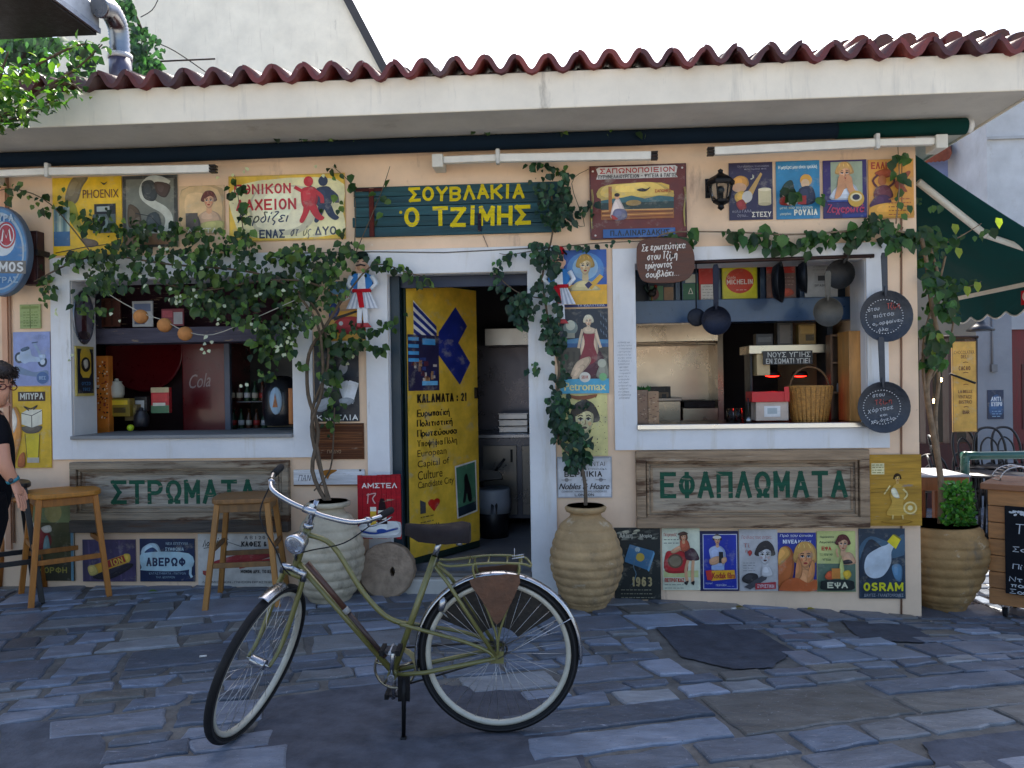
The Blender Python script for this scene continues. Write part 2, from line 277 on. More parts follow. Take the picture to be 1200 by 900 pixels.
# ------------------------------------------------------------------ flat printed and painted things: art in photo pixels inside the rectangle
class Art:
    def __init__(s, m, px, x0, x1, z0, z1, y, step=.00025, frame=None):
        s.m = m; s.px = px; s.bb = (x0, x1, z0, z1); s.y = y; s.k = 0; s.step = step; s.fr = frame
    def P(s, u, v):
        u0, v0, u1, v1 = s.px; x0, x1, z0, z1 = s.bb; u = max(u0, min(u1, u)); v = max(v0, min(v1, v))
        a = x0+(u-u0)/(u1-u0)*(x1-x0); c = z1-(v-v0)/(v1-v0)*(z1-z0); y = s.y-s.k*s.step
        return s.fr(a, y, c) if s.fr else Vector((a, y, c))
    def lay(s, pts, col, mat=None):
        s.k += 1; s.m.add([s.P(*p) for p in pts], [list(range(len(pts)))], col, False, mat)
    def r(s, u0, v0, u1, v1, col): s.lay([(u0, v1), (u1, v1), (u1, v0), (u0, v0)], col)
    def p(s, pts, col): s.lay(pts, col)
    def b(s, pts, col):                   # a printed shape in two tones with a small highlight, as litho colour blocks are
        L = smooth_loop(pts, 4); n = len(L); ar = sum(L[i-1][0]*L[i][1]-L[i][0]*L[i-1][1] for i in range(n))/2
        sg = 1 if ar > 0 else -1; turn = [sg*((L[i][0]-L[i-1][0])*(L[(i+1) % n][1]-L[i][1])-(L[i][1]-L[i-1][1])*(L[(i+1) % n][0]-L[i][0])) for i in range(n)]
        if abs(ar) < 14 or sum(t < -.02 for t in turn) > n*.12: return s.lay(L, col)
        c = hx(col); cx, cy = sum(p[0] for p in L)/n, sum(p[1] for p in L)/n; r_ = abs(ar)**.5
        s.lay(L, tuple(v*.68 for v in c))
        s.lay([(cx+(x-cx)*.87-r_*.045, cy+(y-cy)*.87-r_*.035) for x, y in L], c)
        s.lay([(cx+(x-cx)*.45-r_*.13, cy+(y-cy)*.5-r_*.10) for x, y in L], tuple(min(1, v*1.2+.012) for v in c))
    def e(s, u, v, a, b, col, rot=0, n=20):
        c, d = math.cos(R(rot)), math.sin(R(rot))
        s.lay([(u+a*math.cos(t)*c-b*math.sin(t)*d, v+a*math.cos(t)*d+b*math.sin(t)*c) for t in [2*PI*i/n for i in range(n)]], col)
    def l(s, pts, w, col, sm=0):
        if sm: pts = smooth_loop(pts, sm, False)
        s.k += 1; A = []; B = []
        for i, p in enumerate(pts):
            q = pts[min(len(pts)-1, i+1)]; o = pts[max(0, i-1)]; dx, dy = q[0]-o[0], q[1]-o[1]; L = math.hypot(dx, dy) or 1
            A.append(s.P(p[0]-dy/L*w/2, p[1]+dx/L*w/2)); B.append(s.P(p[0]+dy/L*w/2, p[1]-dx/L*w/2))
        n = len(pts); s.m.add(A+B, [(i, i+1, n+i+1, n+i) for i in range(n-1)], col)
    def t(s, txt, u0, v0, u1, v1, col, bold=.012, sl=0., rot=0., mat=None):
        w, h = u1-u0, v1-v0; cu, cv = (u0+u1)/2, (v0+v1)/2; c, d = math.cos(R(rot)), math.sin(R(rot))
        def q(x, y): return (cu+x*c-y*d, cv+x*d+y*c)
        if bold >= .02 and all(ch in STROKES or ch == ' ' for ch in txt):
            adv = [.55 if ch in "Ι1:.'I" else (1.25 if ch in 'ΜMΩΦ' else (.5 if ch == ' ' else 1.)) for ch in txt]; tot = sum(adv); x0 = u0; lw = min(h*(.11+bold*2.0), w/tot*.36)
            for ch, a in zip(txt, adv):
                cw = w*a/tot; g = cw*.07+lw*.5; k0 = s.k
                for st in STROKES.get(ch, ()):
                    z = [(x0+g+px*(cw-2*g), v0+lw/2+py*(h-lw)) for px, py in st]
                    z = [q(x-cu+sl*h*(.5-(y-v0)/h), y-cv) for x, y in z]
                    for i in range(len(z)-1):  # every leg of a stroke runs on half a width so that corners close
                        (ax, ay), (bx, by) = z[i], z[i+1]; L = math.hypot(bx-ax, by-ay) or 1; e = lw*(.5 if len(z) < 7 else .18); ex, ey = (bx-ax)/L*e, (by-ay)/L*e
                        s.k = k0+(i % 3); s.l([(ax-(ex if i or len(z) < 7 else 0), ay-(ey if i or len(z) < 7 else 0)), (bx+ex, by+ey)], lw, col)
                    k0 += 3
                s.k = k0 if len(txt) < 3 else k0-3*len(STROKES.get(ch, ())); x0 += cw
            s.k += 9; return
        vs, fs = glyphs(txt, 0)
        for j in ((0,) if bold < .02 else (-1, 0, 1)):
            s.k += 1; s.m.add([s.P(*q(u0+a*w+j*h*bold*.8+sl*h*(b-.5)-cu, v1-b*h-cv)) for a, b in vs], fs, col, False, mat)
    def hand(s, txt, u0, v0, u1, v1, col, lw=.8, sl=.15, rot=0., jit=.25):      # written with a brush, pencil or chalk
        w, h = u1-u0, v1-v0; cu, cv = (u0+u1)/2, (v0+v1)/2; c, d = math.cos(R(rot)), math.sin(R(rot)); n = sum(.5 if ch in 'ιΙ. ί' else 1 for ch in txt); x0 = u0
        for ch in txt:
            cw = w/n*(.5 if ch in 'ιΙ. ί' else 1); b = _ACC.get(ch, ch); k0 = s.k; jy = random.uniform(-jit, jit)*h*.15
            st = [smooth_loop(q, 4, False) if len(q) > 2 else q for q in HAND[b]] if b in HAND else STROKES.get(b, [])
            if ch in _ACC: st = st+[[(.5, .22), (.65, .05)]]
            for q in st:
                z = [(x0+cw*.1+px*cw*.78-cu+sl*h*(.5-py), v0+py*h-cv+jy) for px, py in q]; s.k = k0; s.l([(cu+x*c-y*d, cv+x*d+y*c) for x, y in z], lw, col); k0 = s.k
            s.k = k0 % 12; x0 += cw
        s.k += 2
    def lines(s, u0, v0, u1, v1, n, col, h=1.0):              # rows too small to read
        for i in range(n):
            v = v0+(v1-v0)*i/max(1, n-1); u = u0
            while u < u1-1:
                w = min(random.uniform(1.5, 5), u1-u); s.r(u, v-h/2, u+w, v+h/2, col); s.k -= 1; u += w+1.2
        s.k += 1
    def bust(s, u, v, h, skin='#d9a67c', hair='#2c1b15', cloth='#8a2a24', sh=2.1, lips='#a82a24', bob=1.25):
        w = h*.74                          # h: half the head's height
        if cloth: s.b([(u-w*sh, v+h*3), (u-w*sh*.95, v+h*1.9), (u-w*.6, v+h*1.3), (u+w*.6, v+h*1.3), (u+w*sh*.95, v+h*1.9), (u+w*sh, v+h*3)], cloth)
        s.b([(u-w*1.2, v+h*.5*bob), (u-w*1.3, v-h*.5), (u-w*.6, v-h*1.25), (u+w*.6, v-h*1.25), (u+w*1.3, v-h*.5), (u+w*1.2, v+h*.5*bob)], hair)
        s.p([(u-w*.42, v+h*.6), (u+w*.42, v+h*.6), (u+w*.5, v+h*1.5), (u, v+h*1.75), (u-w*.5, v+h*1.5)], skin)
        s.b([(u-w*.85, v-h*.2), (u-w*.5, v-h*.85), (u+w*.5, v-h*.85), (u+w*.85, v-h*.2), (u+w*.6, v+h*.6), (u, v+h), (u-w*.6, v+h*.6)], skin)
        s.b([(u-w*.95, v-h*.25), (u-w*.7, v-h*1.05), (u+w*.3, v-h*1.1), (u+w*.9, v-h*.4), (u+w*.2, v-h*.62)], hair)
        for q in (-1, 1):
            s.e(u+q*w*.5, v+h*.26, w*.2, h*.14, tuple(a*b for a, b in zip(hx(skin), (1, .72, .66))), n=10); s.e(u+q*w*.36, v-h*.06, w*.24, h*.11, '#efe6da', n=10); s.e(u+q*w*.36, v-h*.07, w*.13, h*.10, '#1d1512', n=10); s.l([(u+q*w*.12, v-h*.05), (u+q*w*.36, v-h*.18), (u+q*w*.62, v-h*.06)], h*.06, '#1d1512'); s.l([(u+q*w*.16, v-h*.27), (u+q*w*.4, v-h*.34), (u+q*w*.6, v-h*.24)], h*.07, '#2a1a14')
        s.b([(u+w*.25, v+h*.75), (u+w*.6, v+h*.35), (u+w*.82, v-h*.2), (u+w*.62, v+h*.5)], tuple(a*.75 for a in hx(skin)))
        for q in (-.7, -.2, .35): s.l([(u+q*w, v-h*1.12), (u+q*w*1.2+w*.1, v-h*.95), (u+q*w*1.35+w*.12, v-h*.78)], h*.05, tuple(min(1, a*2+.03) for a in hx(hair)))
        s.l([(u+w*.05, v), (u+w*.12, v+h*.28), (u-w*.02, v+h*.3)], h*.05, '#9a6a50'); s.e(u, v+h*.53, w*.25, h*.09, lips, n=10)
def poster(name, label, cat, px, bg, art, Y=-.006, th=.006, mat='print', border=None, parent=None, group=None, bw=1.2):
    x0, x1, z0, z1 = rect(*px, Y if Y > .1 else 0); t = Vector(((x0+x1)/2, Y, z0)); m = M(Matrix.Translation(-t))
    m.box(x0, x1, Y-th, Y, z0, z1, bg)
    A = Art(m, px, x0, x1, z0, z1, Y-th)
    u0, v0, u1, v1 = px
    if border: A.r(u0+.2, v0+.2, u1-.2, v1-.2, border); A.r(u0+bw, v0+bw, u1-bw, v1-bw, bg)
    art(A); o = m.build(name, mat); o.location = t
    return tag(o, label, cat, group)
# ------------------------------------------------------------------ ground
def frange(a, b, st):
    o = []; x = a
    while x < b-1e-6: o.append(x); x += st
    return o+[b]
g = M(); xs = [-600, -100, -30]+frange(-12, 12, .4)+[30, 100, 600]; ys = [-600, -100, -30]+frange(-10, 20, .5)+[40, 100, 600]
g.add([(x, y, gz(x, y)) for y in ys for x in xs], [(j*len(xs)+i, j*len(xs)+i+1, (j+1)*len(xs)+i+1, (j+1)*len(xs)+i) for j in range(len(ys)-1) for i in range(len(xs)-1)], '#6c6a66', True)
struct(g, 'ground', 'mortar')
def inpoly(p, q):
    c = False
    for i in range(len(q)):
        a, b = q[i], q[i-1]
        if (a[1] > p[1]) != (b[1] > p[1]) and p[0] < (b[0]-a[0])*(p[1]-a[1])/(b[1]-a[1])+a[0]: c = not c
    return c
PATCH = [[gp(*q).to_2d() for q in L] for L in (
    [(318, 820), (470, 800), (560, 808), (640, 815), (665, 850), (690, 905), (310, 905), (292, 870)],
    [(768, 736), (850, 724), (895, 744), (930, 764), (905, 784), (860, 786), (800, 772)],
    [(0, 852), (115, 842), (128, 905), (0, 905)], [(1080, 872), (1205, 858), (1205, 905), (1100, 905)], [(985, 728), (1075, 735), (1100, 755), (1010, 752)])]
pv = M(); A18 = R(19); e1 = Vector((math.cos(A18), math.sin(A18))); e2 = Vector((-e1.y, e1.x))
rs = random.Random(5)
TONES = ['#757f90', '#808a9a', '#6c7686', '#8b93a2', '#777f8c', '#6a727e', '#7e8a9c', '#8f9398', '#72777f', '#84837f']
b = -9.0
while b < 16:
    h = rs.choice([.13, .15, .17, .19, .22, .24, .27, .34, .46]); a = -11+rs.random()*.4
    while a < 10:
        w = rs.choice([.18, .24, .28, .34, .42, .5, .62])*(1 if h < .4 else 1.5); w = min(w, h*2.1)
        cells = [(a, b, w, h)] if not (h > .34 and rs.random() < .55) else [(a, b, w, h*.5), (a, b+h*.5, w, h*.5)]
        if w > .6 and h < .4 and rs.random() < .3: cells = [(a, b, w*.55, h), (a+w*.55, b, w*.45, h)]
        for (ca, cb, cw, ch) in cells:
            c = e1*(ca+cw/2)+e2*(cb+ch/2)
            if abs(c.x) > 9 or c.y > 13 or c.y < -8.5 or (-6.5 < c.x < 2.35 and c.y > .12) or any(inpoly(c, q) for q in PATCH): continue
            gap = rs.uniform(.010, .022); pts = []
            cor = [(ca+gap, cb+gap), (ca+cw-gap, cb+gap), (ca+cw-gap, cb+ch-gap), (ca+gap, cb+ch-gap)]
            cor = [(x+rs.uniform(-.025, .025), y+rs.uniform(-.02, .02)) for x, y in cor]
            for i in range(4):
                p, q = cor[i], cor[(i+1) % 4]; L = math.hypot(q[0]-p[0], q[1]-p[1]); n = max(2, int(L/.07))
                for j in range(n):
                    t = j/n; k = .009 if j else .004
                    pts.append((p[0]+(q[0]-p[0])*t+rs.uniform(-k, k), p[1]+(q[1]-p[1])*t+rs.uniform(-k, k)))
            zt = rs.uniform(.010, .017); tx, ty = rs.uniform(-.008, .008), rs.uniform(-.008, .008)
            cx, cy = ca+cw/2, cb+ch/2; top = []; rim = []; bot = []
            for x, y in pts:
                for lst, sc, z in ((top, .009, zt), (rim, .0025, zt-.006), (bot, 0, -.004)):
                    d = math.hypot(x-cx, y-cy) or 1; xx = x-(x-cx)/d*sc*1.4; yy = y-(y-cy)/d*sc*1.4; w2 = e1*xx+e2*yy
                    lst.append((w2.x, w2.y, gz(w2.x, w2.y)+z+(tx*(x-cx)+ty*(y-cy) if z > 0 else 0)))
            n = len(pts); cc = hx(rs.choice(TONES)); kk = rs.uniform(.52, .8) if rs.random() < .8 else rs.uniform(.85, 1.2); cc = tuple(v*kk for v in cc)
            pv.add(top+rim+bot, [list(range(n))]+[(n+i, n+(i+1) % n, (i+1) % n, i) for i in range(n)]+[(2*n+i, 2*n+(i+1) % n, n+(i+1) % n, n+i) for i in range(n)], cc)
        a += w
    b += h
struct(pv, 'pavement', 'slab')
pm = M()
for q, c in zip(PATCH, ('#55575f', '#4a4d56', '#565a63', '#535761', '#4c4f58')):
    l = [(a_[0]+(b_[0]-a_[0])*j/12+rs.uniform(-.008, .008), a_[1]+(b_[1]-a_[1])*j/12+rs.uniform(-.008, .008)) for a_, b_ in zip(q, q[1:]+q[:1]) for j in range(12)]
    pm.add([(x, y, gz(x, y)+.009) for x, y in l], [list(range(len(l)))], c)
struct(pm, 'cement_patch', 'mortar')

st = M(); st.add([(x, y, gz(x, y)+.004) for y in (-60, -30, -16, -8.7) for x in (-40, -12, -5, 0, 4, 12, 40)], [(j*7+i, j*7+i+1, j*7+i+8, j*7+i+7) for j in range(3) for i in range(6)], '#b9b1a2', True); struct(st, 'street', 'concrete')  # unseen pale street behind the camera, added to bounce warm light onto the facade
# ------------------------------------------------------------------ the tavern
XR = at(1077, 500).x; XL = -7.0; ZT = 3.33; TH = .3
WL = rect(85, 326, 343.5, 510); WLo = rect(62, 299, 367, 537)
WR = rect(745, 306, 1015, 497); WRo = rect(719, 288, 1040, 526)
DR = list(rect(457, 320, 621, 690)); DRo = list(rect(431, 291, 651, 690)); FLOOR = .175
DR[2] = FLOOR; DRo[2] = -.3
bld = thing('tavern_building', 'small peach rendered tavern with white window surrounds and a red tiled eave', 'building', (0, .15, 0))
PEACH = '#f0cfae'
m = Rel(bld)
ops = [WL, DR, WR]
xc = sorted({XL, XR, *[o[0] for o in ops], *[o[1] for o in ops]}); zc = sorted({-.45, ZT, *[o[2] for o in ops], *[o[3] for o in ops]})
for i in range(len(xc)-1):
    for j in range(len(zc)-1):
        x, z = (xc[i]+xc[i+1])/2, (zc[j]+zc[j+1])/2
        if any(o[0] < x < o[1] and o[2] < z < o[3] for o in ops) or (DR[0] < x < DR[1] and z < FLOOR): continue
        m.box(xc[i], xc[i+1], 0, TH, zc[j], zc[j+1], PEACH)
m.box(XR-TH, XR, TH, 5.5, -.45, ZT, PEACH); m.box(XL, XL+TH, TH, 5.5, -.45, ZT, PEACH); m.box(XL, XR, 5.5, 5.8, -.45, ZT, PEACH)
m.build('wall', 'stucco', bld)
# corner pilaster strip with its joint, and a conduit at the left
m = Rel(bld); m.tube([(at(1056, v).x, -.006, at(1056, v).z) for v in (185, 400, 600, 722)], .007, '#8d6a55', 6); m.build('cable', 'stucco', bld)
m = Rel(bld); x = at(9, 400).x
m.box(x-.03, x+.012, -.02, .0, .35, 3.1, '#d9a888'); m.tube([(x+.03, -.012, .4), (x+.03, -.012, 3.2)], .009, '#a8826a', 6); m.build('conduit', 'stucco', bld)
def surround(o, i, nm, d=.022, ins=.0):
    m = Rel(bld); W = '#e4e3e2'
    m.box(o[0], i[0], -d, .0, i[2] if nm == 'door_surround' else o[2], o[3], W); m.box(i[1], o[1], -d, .0, i[2] if nm == 'door_surround' else o[2], o[3], W)
    m.box(i[0], i[1], -d, .0, i[3], o[3], W)
    if nm == 'door_surround':
        m.box(o[0], i[0], -d, 0, o[2], i[2], W); m.box(i[1], o[1], -d, 0, o[2], i[2], W)
    else: m.box(i[0], i[1], -d, .0, o[2], i[2], W)
    t = .004                                  # painted reveals
    m.box(i[0]-.0, i[0]+t, 0, TH, i[2], i[3], W); m.box(i[1]-t, i[1], 0, TH, i[2], i[3], W); m.box(i[0]+t, i[1]-t, 0, TH, i[3]-t, i[3], W)
    return m.build(nm, 'whitewash', bld, .005)
sL = surround(WLo, WL, 'window_surround'); sR = surround(WRo, WR, 'window_surround'); surround(DRo, DR, 'door_surround')
m = Rel(bld); m.box(WL[0], WL[1], -.05, TH+.3, WL[2]-.022, WL[2]+.004, '#8f8e8c'); m.build('sill', 'concrete', bld, .004)
m = Rel(bld); m.box(WR[0]-.0, WR[1]+.0, -.045, .03, WR[2]-.03, WR[2]+.006, '#d8d6cf'); m.box(WR[0], WR[1], .03, .62, WR[2]-.03, WR[2]+.002, '#3c3a38'); m.build('counter', 'steel', bld, .003)
# doorstep
m = Rel(bld); m.box(DR[0], DR[1], -.10, .0, -.3, FLOOR-.03, '#bdb8ae'); m.box(DR[0], DR[1], -.03, 0.05, FLOOR-.03, FLOOR-.002, '#6f6c69'); m.build('doorstep', 'concrete', bld, .01)
# roof: soffit, fascia, tiles
EY, EX = -.68, XR+.46
m = Rel(bld); m.box(XL-.3, EX, EY+.02, 6.2, ZT, ZT+.10, '#cfcac0'); m.build('soffit', 'concrete', bld)
m = Rel(bld); m.box(XL-.3, EX+.02, EY, EY+.02, ZT-.012, ZT+.225, '#efe6d4'); m.box(EX, EX+.02, EY+.02, 6.2, ZT-.012, ZT+.225, '#efe6d4')
m.box(XL-.3, EX, EY+.02, 6.2, ZT+.10, ZT+.2, '#cfcac0'); m.build('fascia', 'whitewash', bld, .008)
m = Rel(bld); P = .197; nrow = 9; sl_ = math.tan(R(13)); rt = random.Random(3)
TC = ['#62221d', '#6c2620', '#50201d', '#67251e', '#562320', '#7a3126', '#5c372f', '#4a1f1c']
x = -5.6
while x < EX+.02:
    jz0 = rt.uniform(-.010, .010)
    for rw in range(nrow):
        y0 = EY-.06+rw*.34+rt.uniform(-.012, .012)+(-.02 if rw == 0 else 0); y1 = y0+.42
        zb = ZT+.262+(y0-EY+.06)*sl_*1.0+jz0+rt.uniform(-.004, .006)+.018; c = vary(rt.choice(TC), .15)
        n = 18; fr = []; th = .03 if rw == 0 else .02; amp = .047
        pr = []
        for i in range(n+1):
            t = i/n; ph = 2*PI*t; z = amp*(math.cos(ph)-.18*math.cos(2*ph))
            pr.append((x+P*t, z))
        v = []; dz = .42*sl_-.018; inn = []
        for i, (px, pz) in enumerate(pr):
            s_ = amp*(-math.sin(2*PI*i/n)+.36*math.sin(4*PI*i/n))*2*PI/P; L = math.hypot(1, s_); inn.append((px+th*s_/L, pz-th/L))
        for yy, zz in ((y0, 0), (y1, dz)):
            v += [(px, yy, zb+zz+pz) for px, pz in pr]+[(px, yy, zb+zz+pz) for px, pz in inn]
        k = n+1; f = []; ff = []
        for i in range(n):
            f += [(i, i+1, 2*k+i+1, 2*k+i), (k+i+1, k+i, 3*k+i, 3*k+i+1)]; ff += [(i+1, i, k+i, k+i+1)]
        m.add(v, f, c, True); bb = len(m.v)-len(v)
        for q in ff+[(0, 2*k, 3*k, k), (n, k+n, 3*k+n, 2*k+n)]: m.f.append([bb+i for i in q]); m.c.append(hx(c)); m.mi.append(0); m.sm.append(False)
    x += P
m.build('roof_tiles', 'tile', bld)
# mortar bed under the tiles, scalloped by them
m = Rel(bld); m.box(-5.6, EX, EY+.03, 2.6, ZT+.226, ZT+.236, '#6a5a50'); m.build('tile_bed', 'concrete', bld)
# rooms
m = Rel(bld); D = '#5c5349'
m.box(XL+TH, XR-TH, TH, 5.5, FLOOR-.1, FLOOR, '#7b7a7c'); m.build('interior_floor', 'slab', bld)
m = Rel(bld)
PX = DR[0]-.10                                # partition between bar and kitchen
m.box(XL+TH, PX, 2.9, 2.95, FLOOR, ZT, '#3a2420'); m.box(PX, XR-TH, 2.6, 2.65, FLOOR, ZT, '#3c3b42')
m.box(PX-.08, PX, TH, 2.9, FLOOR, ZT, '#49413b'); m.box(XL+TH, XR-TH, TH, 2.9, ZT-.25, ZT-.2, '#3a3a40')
xb = at(690, 500).x
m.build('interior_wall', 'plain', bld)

# door leaf, standing open into the room, with its banner
HX, HY = at(478, 500, .14).x, .14; LX, LY = at(560, 480, .86).x, .86
dv = Vector((LX-HX, LY-HY, 0)); DW = dv.length; dv.normalize(); dn = Vector((dv.y, -dv.x, 0))   # dn faces the street
zt, zb = at(478, 330, .14).z, at(482, 655, .14).z
def dpt(a, d, z): p = Vector((HX, HY, 0))+dv*a+dn*d; return Vector((p.x, p.y, z))-bld.location
m = M(); fr = lambda a, d, z: dpt(a, d, z)
def dbox(m, a0, a1, d0, d1, z0, z1, c): m.add([dpt(a, d, z) for z in (z0, z1) for d in (d0, d1) for a in (a0, a1)], [(0, 2, 3, 1), (4, 5, 7, 6), (0, 1, 5, 4), (2, 6, 7, 3), (0, 4, 6, 2), (1, 3, 7, 5)], c)
dbox(m, -.02, DW, -.045, 0, FLOOR+.012, zt+.02, '#10261f')
door = m.build('door', 'plastic', bld, .004)
m = M(Matrix.Translation(Vector((0, 0, 0)))); dbox(m, .0, DW-.005, .001, .004, zb, zt, '#e4b83c')
A = Art(m, (480, 330, 560, 642), 0, DW-.005, zb, zt, -.004, .00025, lambda a, y, z: dpt(a, -y, z))
NV = '#1d2c7c'
A.p([(487, 350), (487, 398), (512, 398), (512, 378)], '#e6e2d4')
for k in range(5): A.p([(487, 352+k*10), (487, 357+k*10), (512, 383+k*8), (512, 378+k*8)], NV)
A.p([(514, 385), (534, 353), (548, 375), (537, 396), (551, 420), (538, 447), (514, 412)], NV)
A.r(480.5, 389, 514, 453, '#2a2648')
for k in range(26): u, v = rs.uniform(481, 508), rs.uniform(415, 440); A.r(u, v, u+rs.uniform(2, 5), v+rs.uniform(2, 8), rs.choice(['#8a4a3a', '#b98a5a', '#3a4a86', '#c8b8a8', '#5a2a3a'])); A.k -= 1
A.k += 1
for k in range(4): A.r(481, 392+k*8, 492, 396+k*8, '#4b9fd6')
A.r(496, 393, 510, 400, '#4b9fd6'); A.r(495, 442, 512, 447, '#6ab4de')
BK = '#1a1612'
A.t('KALAMATA : 21', 489, 457, 546, 467, BK, .03)
for k, (w, e) in enumerate((('Ευρωπαϊκή', 522), ('Πολιτιστική', 525), ('Πρωτεύουσα', 530), ('Υποψήφια Πόλη', 530))): A.hand(w, 489, 475+k*11.5, e+4, 482.5+k*11.5, BK, 1.25 if k < 3 else .8, 0, jit=0)
for k, (w, e) in enumerate((('European', 517), ('Capital of', 520), ('Culture', 512), ('Candidate City', 525))): A.t(w, 489, 521+k*12, e+4, 531+k*12, BK, .012 if k < 3 else 0)
A.p([(491, 578), (497, 582), (497, 594), (491, 594)], '#4a4a4a'); A.e(503, 583, 3.6, 3.6, '#c8281e'); A.e(509, 583, 3.6, 3.6, '#c8281e'); A.p([(499.6, 585), (512.4, 585), (506, 594)], '#c8281e')
A.t('ΚΑΛΑΜΑΤΑ', 491, 608, 512, 612, BK, .02); A.lines(491, 598, 505, 604, 2, '#5a4a20')
A.p([(530, 545), (556, 541), (557, 605), (532, 609)], '#e8e4d8'); A.p([(531.5, 547), (554.5, 543), (555.5, 603), (533.5, 607)], '#4a7a5c'); A.p([(533, 596), (555.2, 592), (555.5, 603), (533.5, 607)], '#20303a')
A.b([(541, 560), (544, 556), (546, 563), (549, 575), (550, 590), (546, 590), (544, 580), (542, 590), (539, 590), (541, 574)], '#16181a')
m.build('banner', 'print', door)
m = M()
for zz in (zt-.9,): dbox(m, DW-.05, DW-.03, .004, .03, zz, zz+.09, '#2a2622')
m.build('door_handle', 'iron', door)
m = Rel(bld); m.box(DR[0]+.004, HX-.03, .05, .13, FLOOR, DR[3]-.004, '#122a36'); m.box(HX-.03, DR[1]-.004, .1, .13, DR[3]-.09, DR[3]-.004, '#17233f'); m.build('door_frame', 'plastic', bld, .004)

# awning: rolled canvas over the facade with folded arms
aw = thing('folded_awning', 'long dark green rolled awning under the eave with white folded arms', 'awning', (-1, -.12, 3.2))
m = Rel(aw)
pl, pr_ = at(-25, 187, -.14), at(1135, 151, -.14)
zl = 3.27
m.tube([(-4.7, -.14, zl), (-3, -.14, zl-.004), (-1, -.14, zl+.003), (1, -.14, zl), (pr_.x-.14, -.14, zl)], .054, '#182634', 16, caps=True); m.tube([(1.9, -.14, zl), (pr_.x-.02, -.14, zl)], .056, '#103a36', 16)
m.build('canvas_roll', 'canopy', aw)
m = Rel(aw); m.tube([(pr_.x-.02, -.14, zl), (pr_.x+.02, -.14, zl)], .045, '#dcdcda', 14); m.tube([(-4.8, -.14, zl-.0), (pr_.x-.1, -.14, zl+.03)], .012, '#4a4a48', 6); m.build('end_cap', 'plastic', aw)
for (pts, ends) in (([(-8, 204), (60, 205), (250, 197)], (60, 250)), ([(520, 188), (584, 186), (762, 182)], (520, 762)), ([(1094, 166), (1025, 169), (835, 178)], (1094, 835))):
    q = [at(u, v, -.16) for u, v in pts]; zz = q[0].z; W = '#e6e4dc'
    m = Rel(aw); m.bar((q[0].x, -.16, zz), (q[1].x, -.17, zz), .05, .05, W); m.bar((q[1].x, -.19, zz-.006), (q[2].x, -.21, zz-.03), .045, .058, W); ar = m.build('arm', 'plastic', aw, .008)
    m = Rel(aw); s_ = .05 if q[2].x > q[0].x else -.05
    m.box(min(q[0].x, q[0].x-s_*1.6), max(q[0].x, q[0].x-s_*1.6), -.2, -.03, zz-.055, zz+.04, '#d8d6cc'); m.build('bracket', 'plastic', ar, .008); m = Rel(aw); m.bar((q[1].x, -.2, zz-.05), (q[1].x, -.2, zz+.055), .03, .05, '#cfcfcb')
    m.build('clamp', 'plastic', ar, .008)
    m = Rel(aw)
    for k in range(3): m.box(min(q[2].x, q[2].x+s_*.9), max(q[2].x, q[2].x+s_*.9), -.235, -.185, zz-.058+k*.021, zz-.046+k*.021, '#2c2624')
    m.build('elbow', 'iron', ar)

m = Rel(bld); A = Art(m, (722, 398, 742, 470), *rect(722, 398, 742, 470), -.0225)
rq = random.Random(9)
for k in range(19): v = 400+k*3.6; A.hand(''.join(rq.choice('αεηικλνοσυωτρ ') for _ in range(9)), 723+rq.uniform(0, 3), v, 736+rq.uniform(0, 5), v+2.2, '#8f9096', .22, .2); A.k = 0
m.build('pencil_writing', 'paper', bld)

m = Rel(bld); m.tube([at(u, v, -.026) for u, v in ((330, 297), (436, 295), (520, 296), (620, 291), (660, 289))], .004, '#5a5450', 5); m.tube([at(u, v, -.012) for u, v in ((566, 276), (572, 290), (577, 305))], .003, '#8a7468', 5); m.build('wire', 'plastic', bld)
# ------------------------------------------------------------------ tin signs and posters on the facade
SK = '#dca47a'
def a(A):
    A.b([(88, 208), (105, 208), (98, 220), (93, 235), (86, 240), (78, 236), (80, 222)], '#8a7a55'); A.b([(82, 236), (90, 240), (95, 260), (105, 285), (98, 278), (85, 262), (81, 248)], '#a5a23a')
    A.r(64, 242, 83, 288, '#8ba8a2'); 
    for k in range(4): A.r(65+k*5, 243, 68+k*5, 287, ['#5f7f8a', '#b9c8bc'][k % 2])
    A.r(64, 271, 83, 288, '#3f6c96'); A.b([(96, 280), (112, 282), (116, 288), (104, 290)], '#6b5a4a')
    A.r(112, 240, 137, 252, '#1c1f22'); A.r(110, 252, 137, 274, '#5a6a66'); A.e(120, 262, 8, 8, '#9db4b0'); A.e(120, 262, 5, 5, '#20262a'); A.r(115, 243, 130, 249, '#a9b4ae')
    A.t('PHOENIX', 99, 223, 141, 233, '#5a1f16', .005); A.l([(66, 296), (100, 290), (142, 286)], 1, '#3a2f1a'); A.b([(120, 214), (124, 216), (128, 214), (124, 218)], '#2a2a22')
poster('tin_sign', 'yellow square camera advert lettered PHOENIX under the eave', 'sign', (63, 208, 144, 299), '#f0c21c', a)
def a(A):
    A.l([(199, 217), (190, 212), (178, 211), (170, 219), (170, 230), (180, 239), (193, 247), (199, 257), (196, 270), (184, 276), (166, 272)], 9, '#c9cbbd', 4)
    A.b([(168, 215), (180, 212), (186, 225), (182, 236), (170, 232)], '#3a3f40'); A.b([(183, 214), (201, 218), (196, 232), (186, 228)], '#4b3a33')
    A.b([(175, 252), (186, 250), (190, 266), (180, 272), (172, 266)], '#3d4648'); A.b([(152, 240), (164, 246), (166, 262), (152, 266)], '#58462f'); A.l([(160, 250), (178, 254), (190, 268)], 1, '#222'); A.r(148, 274, 206, 287, '#8a6a4e')
